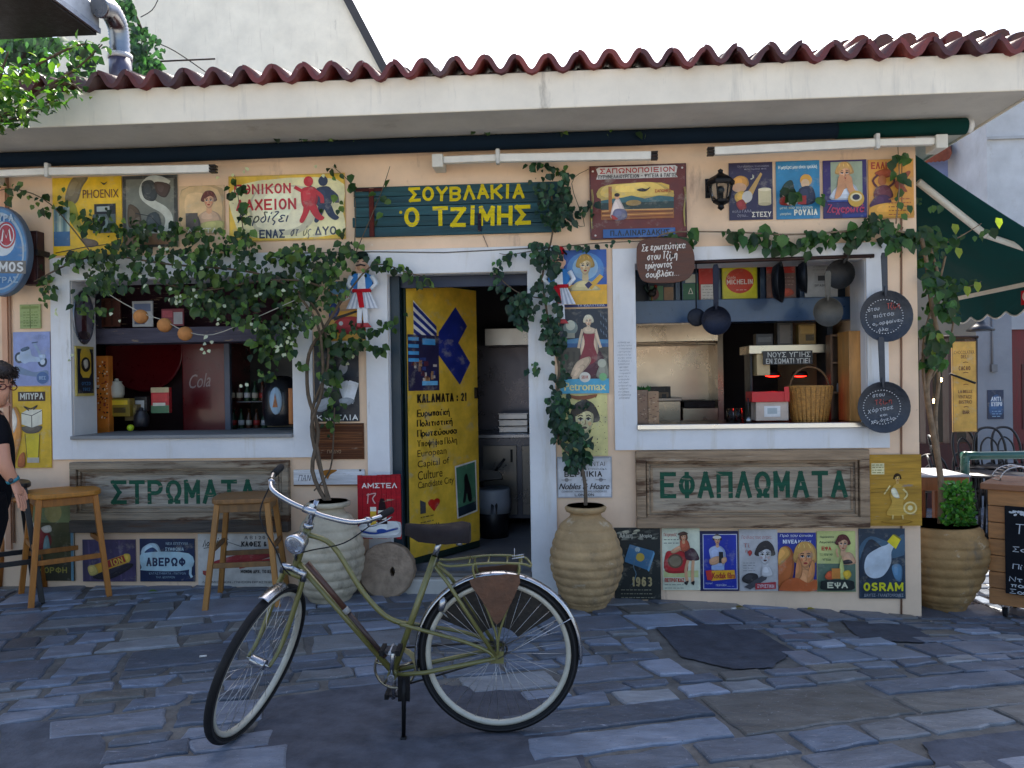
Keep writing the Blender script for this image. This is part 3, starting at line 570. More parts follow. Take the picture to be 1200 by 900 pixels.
poster('tin_sign', 'faded dark poster with a large pale letter S and two figures', 'poster', (145, 206, 209, 290), '#76786c', a, border='#3d3c36', bw=4)
def a(A):
    A.b([(214, 222), (262, 222), (262, 272), (214, 272)], '#d8b582'); A.bust(246, 236, 9, '#dba57c', '#6b2f20', '#c9a585', 1.9, bob=.2)
    A.b([(222, 256), (232, 252), (236, 268), (224, 272)], '#4a4440'); A.r(219, 250, 233, 266, '#5a5048'); A.b([(238, 262), (262, 260), (262, 270), (240, 272)], '#b5b06a'); A.t('ΛΕΚΤΑ', 220, 268, 256, 274, '#d8d2c2', .02)
poster('tin_sign', 'small cream portrait of a red haired person beside a jar', 'poster', (211, 218, 264, 275), '#dbb98f', a)
def a(A):
    RD, BL = '#c62a30', '#27344f'
    A.b([(280, 216), (395, 212), (402, 250), (398, 276), (300, 278), (276, 260)], '#f1e7b0'); A.b([(300, 224), (360, 220), (372, 250), (350, 274), (300, 270)], '#f4ecc6')
    A.t('ΕΘΝΙΚΟΝ', 275, 215, 343, 227, RD, .035); A.t('ΛΑΧΕΙΟΝ', 277, 233, 349, 246, RD, .035); A.hand('Κερδίζει', 281, 248, 341, 260, BL, 1.5, .35, jit=0)
    A.t('ΕΝΑΣ', 304, 269, 335, 279, BL, .035); A.hand('στούς', 342, 265, 366, 277, BL, .9, .3, jit=0); A.t('ΔΥΟ', 369, 267, 395, 277, BL, .03)
    for dx, dy, c in ((17, 0, BL), (0, 0, RD)):
        A.e(363+dx, 214+dy, 5.5, 6, c); A.b([(356+dx, 222), (370+dx, 221), (374+dx, 232), (370+dx, 244), (357+dx, 244), (354+dx, 232)], c)
        A.b([(358+dx, 240), (365+dx, 242), (362+dx, 252), (356+dx, 262), (352+dx, 260), (356+dx, 250)], c); A.b([(363+dx, 242), (371+dx, 241), (376+dx, 252), (381+dx, 257), (376+dx, 260), (368+dx, 254)], c)
        A.l([(370+dx, 225), (378+dx, 232), (379+dx, 240)], 4.5, c, 3); A.l([(357+dx, 226), (350+dx, 222), (347+dx, 220)], 4, c, 3)
poster('tin_sign', 'wide yellow lottery sign with a red man and a blue man walking', 'sign', (269, 205, 405, 282), '#eec23e', a, border='#c8a24a')
# the shop name on old green boards
x0, x1, z0, z1 = rect(414, 217, 660, 276)
sg = thing('shop_sign', 'long green plank sign with yellow hand painted letters above the door', 'sign', ((x0+x1)/2, 0, z0))
m = Rel(sg); h = (z1-z0)/5; rt = random.Random(2)
for k in range(5): m.box(x0+rt.uniform(0, .02), x1-rt.uniform(0, .03), -.032, -.006, z0+k*h+.002, z0+(k+1)*h-.002, vary('#2d5058', .2))
m.build('board', 'signboard', sg, .003)
m = Rel(sg); m.box(x0+.13, x0+.165, -.05, -.033, z0+.0, z1-.01, '#5a2620'); m.box(x0+.03, x0+.23, -.045, -.033, z1-.035, z1-.01, '#4a2420'); m.box(x1-.62, x1-.595, -.045, -.033, z0+.02, z0+.15, '#2c2230'); m.build('batten', 'oldpaint', sg, .003)
m = Rel(sg); A = Art(m, (414, 217, 660, 276), x0, x1, z0, z1, -.0335)
for t_, u0, v0, u1, v1 in (('ΣΟΥΒΛΑΚΙΑ', 480, 219, 617, 236), ('Ο ΤΖΙΜΗΣ', 474, 243, 624, 266)):
    adv = [.6 if c == 'Ι' else (.6 if c == ' ' else 1) for c in t_]; u = u0
    for c, q in zip(t_, adv):
        w = (u1-u0)*q/sum(adv); d_ = rt.uniform(-1, 1)
        if c != ' ': A.t(c, u, v0+d_, u+w, v1+d_, '#dcc41c', .045, rot=rt.uniform(-3, 3))
        u += w; A.k = 2
A.e(471.5, 248, 1.8, 1.8, '#d6bd1e'); m.build('lettering', 'oldpaint', sg)
# soap works sign
def a(A):
    A.p([(699, 198), (702, 196), (791, 196), (794, 198), (792, 207), (794, 210), (699, 210), (701, 204)], '#d8d4cf'); A.t('ΣΑΠΩΝΟΠΟΙΕΙΟΝ', 703, 197.5, 791, 203.5, '#b02a2c', .04); A.t('ΠΥΡΗΝΕΛΑΙΟΥΡΓΕΙΟΝ - ΨΥΓΕΙΑ & ΠΑΓΟΣ', 701, 205, 793, 209.5, '#2d2a2a', .02)
    A.p([(704, 226), (708, 226), (708, 221), (716, 218), (740, 216), (775, 216), (784, 219), (784, 225), (789, 226), (789, 257), (704, 257)], '#e0b84e'); A.b([(705, 219), (738, 216), (770, 216), (788, 228), (780, 233), (706, 234)], '#e8c664')
    A.p([(704, 235), (730, 232), (740, 230), (755, 234), (772, 231), (789, 233), (789, 239), (704, 240)], '#3f6a6e'); A.r(704, 238, 789, 246, '#2c3f3a')
    A.r(704, 246, 789, 257.5, '#a0622c'); 
    for k in range(4): A.l([(705, 247.5+k*2.6), (740, 246.5+k*2.8), (788, 247+k*2.4)], 1, ['#e2b06a', '#5a2e18', '#d69a52', '#7a3c1e'][k])
    A.r(713, 219, 717, 248, '#b8702e'); A.b([(716, 248), (719, 238), (724, 232), (729, 240), (732, 248), (731, 256), (716, 256)], '#d8c8c0'); A.b([(720, 246), (733, 247), (733, 257), (718, 258)], '#6a6a86'); A.e(723, 231, 3, 3.4, SK); A.e(723, 229, 3.2, 2.2, '#231612'); A.b([(716, 252), (724, 257), (718, 258)], '#a8332a')
    A.b([(746, 224), (752, 222), (757, 223), (762, 221), (758, 225), (752, 226)], '#2a2626'); A.t('ΣΑΠΩΝΕΣ', 767, 224, 786, 227.5, '#b8462a', .02); A.e(742, 239, 9, 3.4, '#a8884a')
    A.r(706, 269, 790, 279, '#2d5f9e'); A.t('Π.Λ.ΛΙΝΑΡΔΑΚΗΣ', 714, 270.5, 784, 277, '#14202c', .04)
    for q in (693.5, 801.5): A.l([(q, 222), (q+1, 235), (q-1, 250), (q, 268)], 2, '#a5924a', 3); A.l([(q, 222), (q+1, 240), (q, 268)], .6, '#3a2a1a', 3)
    for q in ((695, 201), (799, 200), (697, 276)): A.e(*q, 1.2, 1.2, '#d8d0c8')
ss = poster('framed_sign', 'brown framed soap works sign painted with a seated woman and a bird', 'sign', (691, 194, 804, 280), '#6b2a22', a, th=.02, border='#4d1d1a', bw=1.5)
# upper right row
def a(A):
    A.t('Όλα αλλάζουν, το καινούργιο', 864, 194, 901, 197, '#9a98a8', .0); A.t('προτιμάει πια', 872, 197.5, 898, 200, '#9a98a8', .0); A.b([(857, 212), (866, 206), (875, 209), (877, 217), (870, 222), (858, 219)], '#e2a044'); A.e(866, 220, 8.5, 5.5, '#dfae86'); A.b([(861, 228), (870, 224), (878, 232), (872, 240), (862, 236)], '#e0b24a')
    A.p([(871, 232), (891, 203), (893, 205), (878, 236)], '#cba25a'); A.e(875, 231, 6, 7, '#cfcac0', 20); A.b([(862, 238), (870, 234), (874, 244), (866, 246)], '#9a2c2a'); A.r(888, 223, 903, 240, '#d2c49a'); A.e(895.5, 223, 7.5, 2, '#e8dcb8'); A.e(895.5, 240, 7.5, 2, '#b8aa84'); A.t('♪', 879, 205, 884, 211, '#c8c4b0')
    A.t('πολύ ΓΑΛΑ', 857, 246, 880, 249.5, '#a8a4b4'); A.t('ζητώ...', 863, 251, 876, 255, '#b5b0bc', 0, .2); A.t('ΣΤΕΣΥ', 880, 249, 903, 255, '#e8dfd0', .03)
poster('tin_sign', 'dark violet advert of a blond musician beside a tin', 'poster', (854, 191, 905, 258), '#2c2548', a)
def a(A):
    A.t('Η μητέρα μου είναι τρελλή', 912, 194, 957, 199, '#e8f0ea', .03); A.b([(914, 224), (920, 214), (928, 212), (930, 226), (924, 234), (914, 232)], '#1d3a2e'); A.e(922, 228, 6, 5, '#d8b090'); A.b([(914, 232), (926, 230), (930, 240), (914, 240)], '#a33028')
    A.e(944, 212, 7, 7, '#e2a638'); A.e(943, 216, 5, 5.5, '#e2bd96'); A.b([(936, 222), (951, 220), (954, 238), (936, 240)], '#242c4a'); A.r(934, 230, 944, 240, '#a8261f'); A.b([(922, 234), (934, 230), (932, 240), (922, 240)], '#d8ccb8')
    A.t('μετά που την έκανα', 913, 242, 951, 246, '#d8e8e0', .02); A.t('μακαρόνια', 913, 249, 926, 253, '#d8e8e0', .02); A.t('ΡΟΥΛΙΑ', 929, 246, 957, 253, '#f0f0e0', .05)
poster('tin_sign', 'turquoise blue advert with two cartoonish figures behind climbing leaves', 'poster', (909, 189, 960, 257), '#2f83b0', a)
def a(A):
    A.r(973, 190, 1010, 234, '#9aa890'); A.b([(974, 226), (984, 217), (1000, 217), (1006, 228), (1006, 234), (974, 234)], '#cfd8e4'); A.bust(989, 204, 10.5, SK, '#d4a55c', None, bob=.1); A.b([(982, 208), (987, 206), (990, 216), (984, 230), (977, 233), (980, 220)], '#d89a6c'); A.b([(992, 206), (997, 209), (999, 220), (1003, 228), (996, 230), (990, 216)], '#d89a6c')
    A.e(1002, 234, 9.5, 9.5, '#c9a03e'); A.e(1002, 232, 7, 5, '#e2d4a8'); A.e(1002, 232, 4.5, 3.4, '#2a2a44'); A.r(968, 235, 992, 237, '#2f4f9e'); A.hand('Ζαχαρωτά', 968, 240, 1012, 249, '#c03a60', 1.4, .1, jit=0); A.r(986, 251, 1014, 255.5, '#2a3a86')
poster('tin_sign', 'purple advert of a laughing child with both hands on its face', 'poster', (964, 188, 1015, 256), '#332463', a)
def a(A):
    A.t('ΕΛΛΗΝ', 1020, 190, 1048, 198, '#a8321e', .04); A.b([(1024, 203), (1038, 198), (1048, 204), (1036, 209)], '#a84a26'); A.e(1033, 212, 5, 6, '#b56a3a'); A.b([(1026, 220), (1040, 218), (1045, 232), (1024, 232)], '#6b2a33'); A.l([(1028, 221), (1022, 212), (1028, 205)], 2.6, '#5f2a2a', 3); A.l([(1040, 220), (1047, 214), (1045, 206)], 2.6, '#5f2a2a', 3)
    A.b([(1026, 230), (1040, 230), (1042, 242), (1018, 243)], '#4a2148'); A.b([(1048, 214), (1062, 202), (1066, 204), (1058, 216), (1062, 226), (1050, 222)], '#9a4a2a'); A.b([(1018, 243), (1044, 238), (1068, 246), (1068, 255), (1018, 255)], '#e8a83a'); A.lines(1040, 234, 1066, 252, 5, '#b5642e', 1.2)
poster('tin_sign', 'orange poster of a woman carrying a basket on her head', 'poster', (1017, 187, 1070, 256), '#dd9a3c', a)
# right of the door
def a(A):
    A.e(686, 316, 22, 20, '#4f86c0'); A.e(686, 314, 15, 14, '#8fb4cf'); A.b([(668, 345), (674, 334), (686, 330), (697, 334), (704, 345)], '#c9bf8c'); A.bust(686, 312, 10.5, '#d8bf8e', '#b8923e', None, bob=.35); A.r(661, 334, 711, 347, '#e8a824')
    A.b([(668, 341), (674, 332), (682, 329), (690, 329), (698, 335), (702, 341)], '#d4c48c'); A.p([(688, 336), (703, 322), (707, 325), (693, 340)], '#d8a83c'); A.p([(685, 334), (690, 330), (694, 334), (689, 339)], '#2a2a5a'); A.r(661, 341, 711, 357, '#e8b02e'); A.hand('Μακαρόνια', 666, 337.5, 694, 342, '#2a1a12', .7, .2); A.t('ΜΕΛΙΣΣΑ', 663, 343.5, 710, 354, '#c23020', .05, .0, -2); A.r(661, 356, 711, 360.5, '#1d2c6a'); A.t('ΤΑ ΚΑΛΥΤΕΡΑ', 676, 357, 708, 359.5, '#c8d0e0')
poster('tin_sign', 'blue and yellow pasta advert with a garlanded blond woman', 'sign', (661, 293, 711, 360), '#2d5aa6', a)
def a(A):
    A.r(656, 398, 713, 408, '#2e5c8a'); A.p([(656, 399), (680, 396), (713, 399), (713, 403), (656, 402)], '#4f86a8'); A.r(656, 407, 713, 440, '#4a463c'); 
    for k in range(8): A.r(657+k*7, 412, 660+k*7, 438, '#3a382f')
    A.e(669, 384, 8.5, 8.5, '#7a8a84'); A.e(669, 381, 5.5, 6, '#c9ccb8'); A.r(664, 390, 674, 396, '#9a9a88'); A.b([(683, 408), (695, 405), (706, 416), (711, 434), (700, 444), (680, 444), (676, 430)], '#4f1a2c')
    A.b([(680, 412), (685, 390), (697, 390), (701, 412), (694, 420), (684, 420)], '#d8bfa0'); A.b([(684, 391), (690, 389), (697, 391), (696, 404), (700, 420), (690, 428), (678, 428), (685, 404)], '#8a2634'); A.l([(683, 386), (680, 398), (678, 408)], 3, '#d8bfa0', 3); A.l([(698, 386), (701, 398), (704, 408)], 3, '#d8bfa0', 3)
    A.b([(676, 424), (690, 418), (692, 424), (684, 434), (674, 440), (668, 440)], '#d4b898'); A.b([(680, 428), (686, 430), (678, 442), (672, 446), (670, 442)], '#d4b898'); A.b([(683, 386), (689, 383), (698, 386), (696, 391), (686, 391)], '#d8bfa0'); A.bust(690, 377, 6, '#e0c6a4', '#dcd2b4', None, bob=.5)
    A.b([(698, 441), (708, 420), (712, 430), (713, 444)], '#8a8a7a'); A.e(705, 426, 5, 5, '#b5b5a0'); A.r(656, 444, 713, 461, '#4aa8c8'); A.e(685, 442, 6.5, 6, '#e2dccc'); A.t('500 HK', 681, 440, 689, 444, '#b53a2a', .02); A.e(706, 442, 4.5, 4.5, '#7ab87a'); A.t('Petromax', 661, 448, 709, 457.5, '#e6dd9a', .04)
    for k in range(9): A.l([(704+k % 3*3, 368+k*3), (705+k % 3*3, 372+k*3)], .8, '#6a7a8a')
poster('tin_sign', 'dark lamp advert of a lady in a red dress seated on a balustrade', 'sign', (656, 362, 713, 461), '#1e2a38', a)
def a(A):
    A.bust(685, 492, 17, '#e2d6a0', '#2f2c28', None, bob=.3, lips='#4a3a30'); A.b([(672, 484), (676, 474), (685, 471), (695, 474), (699, 484), (692, 482), (684, 479), (677, 482)], '#2f2c28'); A.b([(678, 474), (685, 467), (693, 474)], '#2f2c28'); A.b([(676, 512), (685, 517), (695, 511), (688, 524), (684, 519)], '#2b2a27')
    for k in range(60): u, v = rs.uniform(660, 710), rs.uniform(464, 532); A.e(u, v, rs.uniform(.3, .9), rs.uniform(.3, .9), rs.choice(['#6a4a28', '#8a6a3a', '#3a2c1e']), n=6); A.k -= 1
    A.k += 1; A.b([(664, 462), (680, 464), (700, 462), (694, 467), (676, 468)], '#8a4a22')
poster('tin_sign', 'rust flecked pale yellow tin with the ink drawn face of a woman', 'sign', (658, 461, 712, 534), '#ddd28a', a)
def a(A):
    K = '#1e1c22'; A.t('ΠΩΛΟΥΝΤΑΙ', 668, 541, 709, 546, K, .0); A.t('ΕΝΤΟΠΙΑ & ΕΥΡΩΠΑΪΚΑ', 668, 548, 711, 550.5, K, .0); A.t('ΒΕΡΝΙΚΙΑ', 661, 552, 706, 558.5, K, .05); A.t('ΤΩΝ', 681, 561, 688, 563.5, K)
    for q in (664, 704): A.e(q, 562, 2.4, 2.4, '#8a8a90'); A.l([(q-6, 562), (q+6, 562)], .5, K)
    A.t('Nobles & Hoare', 656, 566, 714, 573, K, .03, .35); A.t('COVENTRY, VARNISH WORKS, LONDON S.E.', 658, 574.5, 711, 577, K); A.t('LONDON', 673, 578, 696, 581, K, .04); A.l([(655, 537), (714, 536.5)], .5, '#8a8a92')
poster('tin_sign', 'white enamel varnish plate with black print behind the thin stem', 'sign', (653, 535, 717, 583), '#d4d6da', a, border='#9a9ca2')
# left of the door
def a(A):
    A.r(388, 330, 431, 345, '#6f98b8'); A.b([(392, 352), (410, 347), (424, 352), (420, 362), (396, 364)], '#dcae84'); A.b([(386, 362), (394, 352), (399, 362), (394, 372), (386, 374)], '#1d3a80'); A.p([(391, 372), (418, 364), (420, 366), (392, 376)], '#2a2420'); A.b([(394, 376), (408, 371), (424, 374), (428, 388), (404, 392), (392, 386)], '#a81f28'); A.e(400, 379, 2.5, 2.5, '#c8c8c8'); A.p([(388, 352), (412, 343), (416, 348), (396, 357)], '#e8e2d4'); A.t('ΡΟΔΙΑ', 393, 346, 411, 351, '#c04a2a', .03, 0, -15); A.b([(409, 358), (414, 356), (415, 361), (410, 362)], '#c88a62')
poster('tin_sign', 'orange tin of a red car and a face half hidden by leaves', 'sign', (386, 330, 431, 399), '#e0a636', a)
def a(A):
    A.b([(392, 404), (400, 400), (410, 404), (412, 414), (404, 420), (392, 416)], '#9a9a98'); A.b([(390, 400), (408, 397), (413, 403), (404, 405), (392, 407)], '#d2d2d0'); A.e(403, 432, 5, 7, '#8a8a90', 20); A.b([(376, 446), (386, 444), (394, 448), (388, 456), (377, 452)], '#b2b2b4'); A.r(384, 449, 386, 464, '#e6e6e2'); A.b([(370, 472), (382, 466), (391, 466), (391, 473), (378, 482), (370, 480)], '#a8b0b8')
    for k, r_ in enumerate((-18, -6, 8, 18)): 
        c, d = math.cos(R(r_)), math.sin(R(r_)); A.p([(406+k*2+x*c-y*d, 460+x*d+y*c) for x, y in ((-6, -13), (6, -13), (6, 12), (-6, 12))], ['#b8bcc2', '#c6cace', '#d6d8dc', '#e4e6ea'][k])
    A.b([(398, 468), (408, 466), (416, 470), (408, 475), (400, 474)], '#9aa2aa'); A.t('ΚΑΡΕΛΙΑ', 371, 486, 420, 492.5, '#e8e8e4', .035)
poster('tin_sign', 'black cigarette advert with a hand of white playing cards', 'sign', (369, 400, 421, 494), '#141824', a)
def a(A):
    for k in range(14): A.l([(372, 499+k*2.8), (390, 498.5+k*2.8+rs.uniform(-1, 1)), (425, 499+k*2.8)], .7, rs.choice(['#7a4a2a', '#4a2818', '#8a5a36']), 3); A.k -= 1
    A.k += 1; A.t('ΓΙΑ ΔΥΟ', 384, 527, 400, 531, '#b89a7a', 0, .1)
poster('wood_plaque', 'plain brown wooden board below the playing card advert', 'plaque', (370, 496, 427, 538), '#5f3a24', a, mat='oldpaint')
def a(A):
    A.t('ΠΑΝ', 351, 556, 365, 563, '#5a5a62', .0, .2); A.e(378, 557, 1, 1, '#333'); A.b([(377, 552), (390, 549), (396, 551), (388, 556), (385, 561), (380, 555)], '#a8702e'); A.r(345, 567.4, 428, 569, '#7a5a3e'); A.e(427-4, 551, 1.4, 1.4, '#4a4a4a')
poster('wood_plaque', 'narrow white plank with a rust stain above the left jar', 'plaque', (345, 550, 428, 569), '#dcdcdc', a, mat='oldpaint', th=.012)
# far left
def a(A): A.l([(37, 358), (37, 385)], .7, '#3f4a2a'); A.r(27, 359, 47, 362, '#8a9a5e'); A.lines(29, 366, 46, 382, 6, '#7d8f56', 1)
poster('wood_plaque', 'small pale green plaque above the scooter tin', 'plaque', (25, 357, 49, 385), '#a3b077', a, mat='oldpaint', th=.01)
def a(A):
    D, Lt = '#3e5872', '#a9bcd2'; A.b([(20, 428), (40, 436), (56, 434), (54, 442), (24, 438)], '#7287a2')
    for u, v in ((51, 424), (24, 419)): A.e(u, v, 5.5, 6.5, '#2c3e52'); A.e(u, v, 3, 3.8, '#c4d2de')
    A.b([(24, 420), (27, 410), (36, 408), (39, 417), (47, 419), (49, 424), (36, 424), (30, 426)], Lt); A.b([(26, 409), (34, 406), (36, 409), (28, 412)], D); A.l([(42, 403), (47, 412), (50, 422)], 3, '#93a9c0', 3); A.l([(39, 402), (46, 401)], 1.2, D); A.b([(47, 416), (55, 416), (54, 421), (48, 420)], Lt); A.e(51, 443, 7, 7, '#47699a'); A.t('ΒΕΣ', 47, 441, 55, 445, '#9ab4d0', .03); A.t('AUTO', 40, 393, 56, 398, '#8a98b8', .0)
poster('tin_sign', 'lavender blue tin showing a motor scooter', 'sign', (17, 389, 60, 452), '#8f9bc6', a)
def a(A):
    A.r(23, 459, 55, 470, '#3a2418'); A.t('ΜΠΥΡΑ', 25, 460.5, 53, 468, '#c8c8bc', .03); A.b([(27, 500), (50, 499), (47, 506), (37, 508), (30, 506)], '#5f564a'); A.p([(27, 484), (34, 480), (51, 480), (51, 497), (39, 501), (27, 497)], '#ddd8c2'); A.l([(27, 484), (39, 487), (51, 481)], .8, '#2a2420'); A.l([(39, 487), (39, 501)], .8, '#2a2420'); A.l([(36, 481), (30, 476), (38, 479), (46, 475), (41, 480)], 1.4, '#2f2a20', 3)
    A.p([(31, 508), (48, 508), (46, 536), (33, 536)], '#d8c022'); A.l([(31, 508), (33, 537), (46, 537), (48, 508)], .8, '#6a5a18'); A.r(33, 536, 47, 542, '#b8b0a0'); A.b([(17, 480), (25, 484), (27, 508), (22, 530), (17, 540)], '#cf8a3c'); A.b([(17, 478), (22, 490), (21, 500), (17, 506)], '#e6d8c4'); A.b([(24, 534), (30, 530), (30, 546), (22, 546)], '#b5622a')
poster('tin_sign', 'rusty yellow tin with a parcel and a glass of beer', 'sign', (15, 453, 61, 548), '#d9ae22', a)
def a(A):
    A.r(40, 590, 88, 612, '#7d8a5a'); A.e(64, 600, 10, 12, '#a49a5c'); A.b([(40, 628), (50, 618), (58, 622), (62, 634), (56, 644), (42, 644)], '#8e2a2a'); A.b([(50, 618), (60, 615), (62, 622), (54, 624)], '#d6d0c0'); A.b([(52, 646), (54, 630), (58, 628), (60, 646)], '#8aa8a6'); A.r(40, 655, 88, 680, '#2c2a16'); A.t('ΚΟΡΦΗ', 46, 664, 80, 671, '#9a8e3a', .04); A.r(84.5, 590, 87.5, 680, '#5f8a9a')
poster('tin_sign', 'dim poster of a bottle and red fruit behind the left stool', 'poster', (40, 590, 88, 680), '#4c4a2a', a, border='#d8d4c8')
def a(A):
    for k in range(10): A.l([(99+k*6, 633), (101+k*6, 680)], 2, rs.choice(['#4a3f62', '#3f3654', '#5a4c70'])); A.k -= 1
    A.k += 1; A.p([(104, 664), (148, 649), (153, 652), (153, 658), (112, 673), (105, 671)], '#d8a02e'); A.p([(126, 657), (148, 649.5), (150, 657), (128, 665)], '#a22c26'); A.b([(146, 649.5), (153, 649), (154, 656), (150, 659)], '#e2bc4a'); A.b([(104, 664), (112, 662), (116, 671), (107, 674)], '#d8c06a'); A.t('ΙΟΝ', 130, 654, 146, 661, '#e0b84a', .04, 0, -17); A.b([(110, 675), (150, 660), (156, 664), (130, 678)], '#1c1626')
poster('tin_sign', 'purple poster of a yellow and red sweet roll', 'poster', (98, 632, 160, 681), '#473c5e', a)
def a(A):
    A.b([(170, 640), (178, 636), (186, 638), (190, 648), (188, 651), (168, 650), (167, 644)], '#b8d0d8'); A.b([(172, 645), (180, 641), (186, 646), (186, 650), (172, 649)], '#24406a'); A.b([(167, 648), (222, 648), (222, 667), (170, 668), (167, 664)], '#b4d2da'); A.t('ΑΒΕΡΩΦ', 172, 653, 219, 663, '#14264e', .05); A.t('ΝΕΑ ΕΠΙΤΥΧΙΑ', 196, 635, 222, 638, '#b8d0d8', .01); A.t('ΣΥΜΦΩΝΙΑ', 195, 641, 217, 645, '#b8d0d8', .03); A.l([(225, 659), (224, 672), (226, 676)], 3, '#b8d0d8'); A.t('ΚΑΤΑΣΤΗΜΑΤΑ - ΠΑΤΡΩΝ', 176, 670, 219, 672.5, '#9ab6c4'); A.t('ΤΗΛ. ΚΕΝΤΡΟΝ', 184, 674.5, 206, 677, '#9ab6c4')
poster('tin_sign', 'navy blue sign with a pale pipe smoker and serif letters', 'sign', (165, 631, 229, 681), '#16284e', a)
def a(A):
    A.hand('Λουμίνης', 239, 630, 270, 638, '#1c1c1c', 1., .3, -8); A.l([(240, 642), (268, 638)], .8, '#1c1c1c'); A.t('Α Β 1 2 0 Χ', 288, 627.5, 318, 631.5, '#2a2a2a', .02); A.t('ΚΑΦΕΣ & ΓΚΙ', 284, 634, 328, 640, '#14141c', .05); A.b([(250, 658), (290, 648), (320, 647), (320, 651), (290, 660), (254, 663)], '#9c2a30'); A.p([(280, 660), (322, 653), (322, 656), (282, 666)], '#b02a2e'); A.t('ΜΟΝΟΝ ΔΡΧ. ΤΟ ΚΙΛΟΝ', 283, 667, 326, 671, '#1c1c1c', .03); A.p([(239, 668), (248, 668), (248, 672), (243.5, 674.5), (239, 672)], '#a8302c'); A.t('ΛΑΔΙ ΜΗΧΑΝΩΝ - ΓΝΗΣΙΟΝ ΕΡΓΑΣΤΗΡΙΟΝ', 238, 680, 326, 682.5, '#2a2a2a', .0); A.l([(262, 632), (285, 640)], .6, '#555')
poster('tin_sign', 'white sign with black script and red shapes behind the right stool', 'sign', (233, 625, 330, 687), '#d3cfc6', a)
# lower right row
def a(A):
    for k in range(30): u, v = rs.uniform(722, 770), rs.uniform(620, 634); A.b([(u, v), (u+rs.uniform(2, 8), v-1), (u+rs.uniform(2, 7), v+rs.uniform(1, 3)), (u-1, v+2)], rs.choice(['#8a8a7a', '#b8b49a', '#4a4c44', '#2a2e2a'])); A.k -= 1
    A.k += 1; A.t('Αλίκη', 726, 624, 741, 631, '#d8d4c0', .03); A.t('Μαρία', 750, 625, 764, 630, '#d8d4c0', .02); A.p([(738, 637), (766, 645), (758, 667), (731, 657)], '#3f7294'); A.p([(758, 667), (766, 645), (767, 648), (760, 669)], '#6aa2c2'); A.e(750, 652, 5, 5, '#c8a83e'); A.e(747, 643, 3, 3, '#a8b8b8'); A.l([(747, 645), (742, 662), (745, 672), (740, 684)], 1, '#5a7a8a', 3)
    A.t('1963', 740, 675, 764, 686, '#b8a472', .04); A.lines(727, 690, 764, 699, 3, '#8a8672', 1); A.b([(722, 640), (732, 650), (728, 680), (722, 690)], '#2c342a')
poster('tin_sign', 'dark poster with a blue book and the year 1963 beside the pot', 'poster', (720, 618, 774, 702), '#1c211e', a)
def a(A):
    A.t('Πετρογκάζ', 778, 624, 793, 629, '#b53a2a', .02); A.lines(778, 632, 796, 636, 2, '#5a5a4a', .8); A.r(777, 668, 818, 676, '#c9cc8a'); A.b([(779, 669), (780, 648), (788, 645), (803, 647), (806, 666), (800, 671)], '#c02228'); A.e(791, 657, 9, 8.5, '#6a4a34'); A.e(791, 657, 7, 6.5, '#8a7a5e'); A.b([(797, 640), (806, 636), (810, 644), (815, 645), (818, 655), (806, 656), (804, 646)], SK); A.b([(803, 644), (812, 642), (818, 650), (818, 656), (804, 655)], '#4a2430'); A.b([(786, 645), (798, 638), (802, 641), (790, 648)], SK); A.b([(797, 633), (805, 632), (808, 642), (799, 646)], '#c05a3a')
    A.l([(806, 656), (803, 668), (805, 682)], 3.4, SK, 3); A.l([(812, 656), (811, 668), (811, 682)], 3.4, SK, 3); A.b([(801, 682), (806, 680), (804, 685)], '#1a1616'); A.b([(809, 682), (813, 680), (812, 685)], '#1a1616'); A.bust(801, 629, 4.6, SK, '#7a3a20', None); A.b([(794, 625), (801, 622), (806, 625), (798, 627)], '#4a2a1a'); A.t('ΠΕΤΡΟΓΚΑΖ', 778, 676.5, 801, 681, '#c23a2a', .04); A.lines(778, 684, 800, 688, 2, '#8a8a7a', .7)
poster('tin_sign', 'cream pin-up advert of a woman leaning on a red stove', 'poster', (776, 618, 820, 691), '#dfe0c4', a)
def a(A):
    B = '#1c2fa0'; A.r(823.5, 625.5, 863.5, 690, '#d6d6e0'); A.r(824.3, 626.3, 862.7, 689.2, B); A.b([(832, 652), (831, 643), (838, 639), (845, 640), (850, 647), (849, 660), (845, 668), (836, 668)], '#b9c4e0'); A.bust(840.5, 632.5, 5.2, SK, '#3a2218', None, bob=.1); A.e(840, 629, 5, 2, '#e4d8c8'); A.b([(831, 655), (840, 651), (846, 654), (840, 660), (832, 661)], SK); A.r(842, 646, 847, 659, '#1c1c20'); A.b([(845, 654), (850, 652), (851, 657), (846, 660)], SK); A.r(833, 662, 848, 667, '#9ab0d8')
    A.p([(829, 668), (860, 667), (861, 677), (833, 680)], '#e8a71e'); A.t('Kodak film', 834, 670, 860, 677, '#a82c1c', .045); A.p([(826, 668), (833, 667), (834, 679), (828, 679)], '#c8342a'); A.t('ΠΕΙΡΑΪΚΗ', 838, 683, 850, 686, '#c8cce4', .02); A.t('έγχρωμα', 826, 681, 834, 684, '#c8cce4', 0, .2); A.lines(851, 686, 861, 686, 1, '#8a92c0', .7)
poster('tin_sign', 'blue and yellow film advert with a photographer holding a camera', 'poster', (820, 622, 865, 692), '#14184a', a)
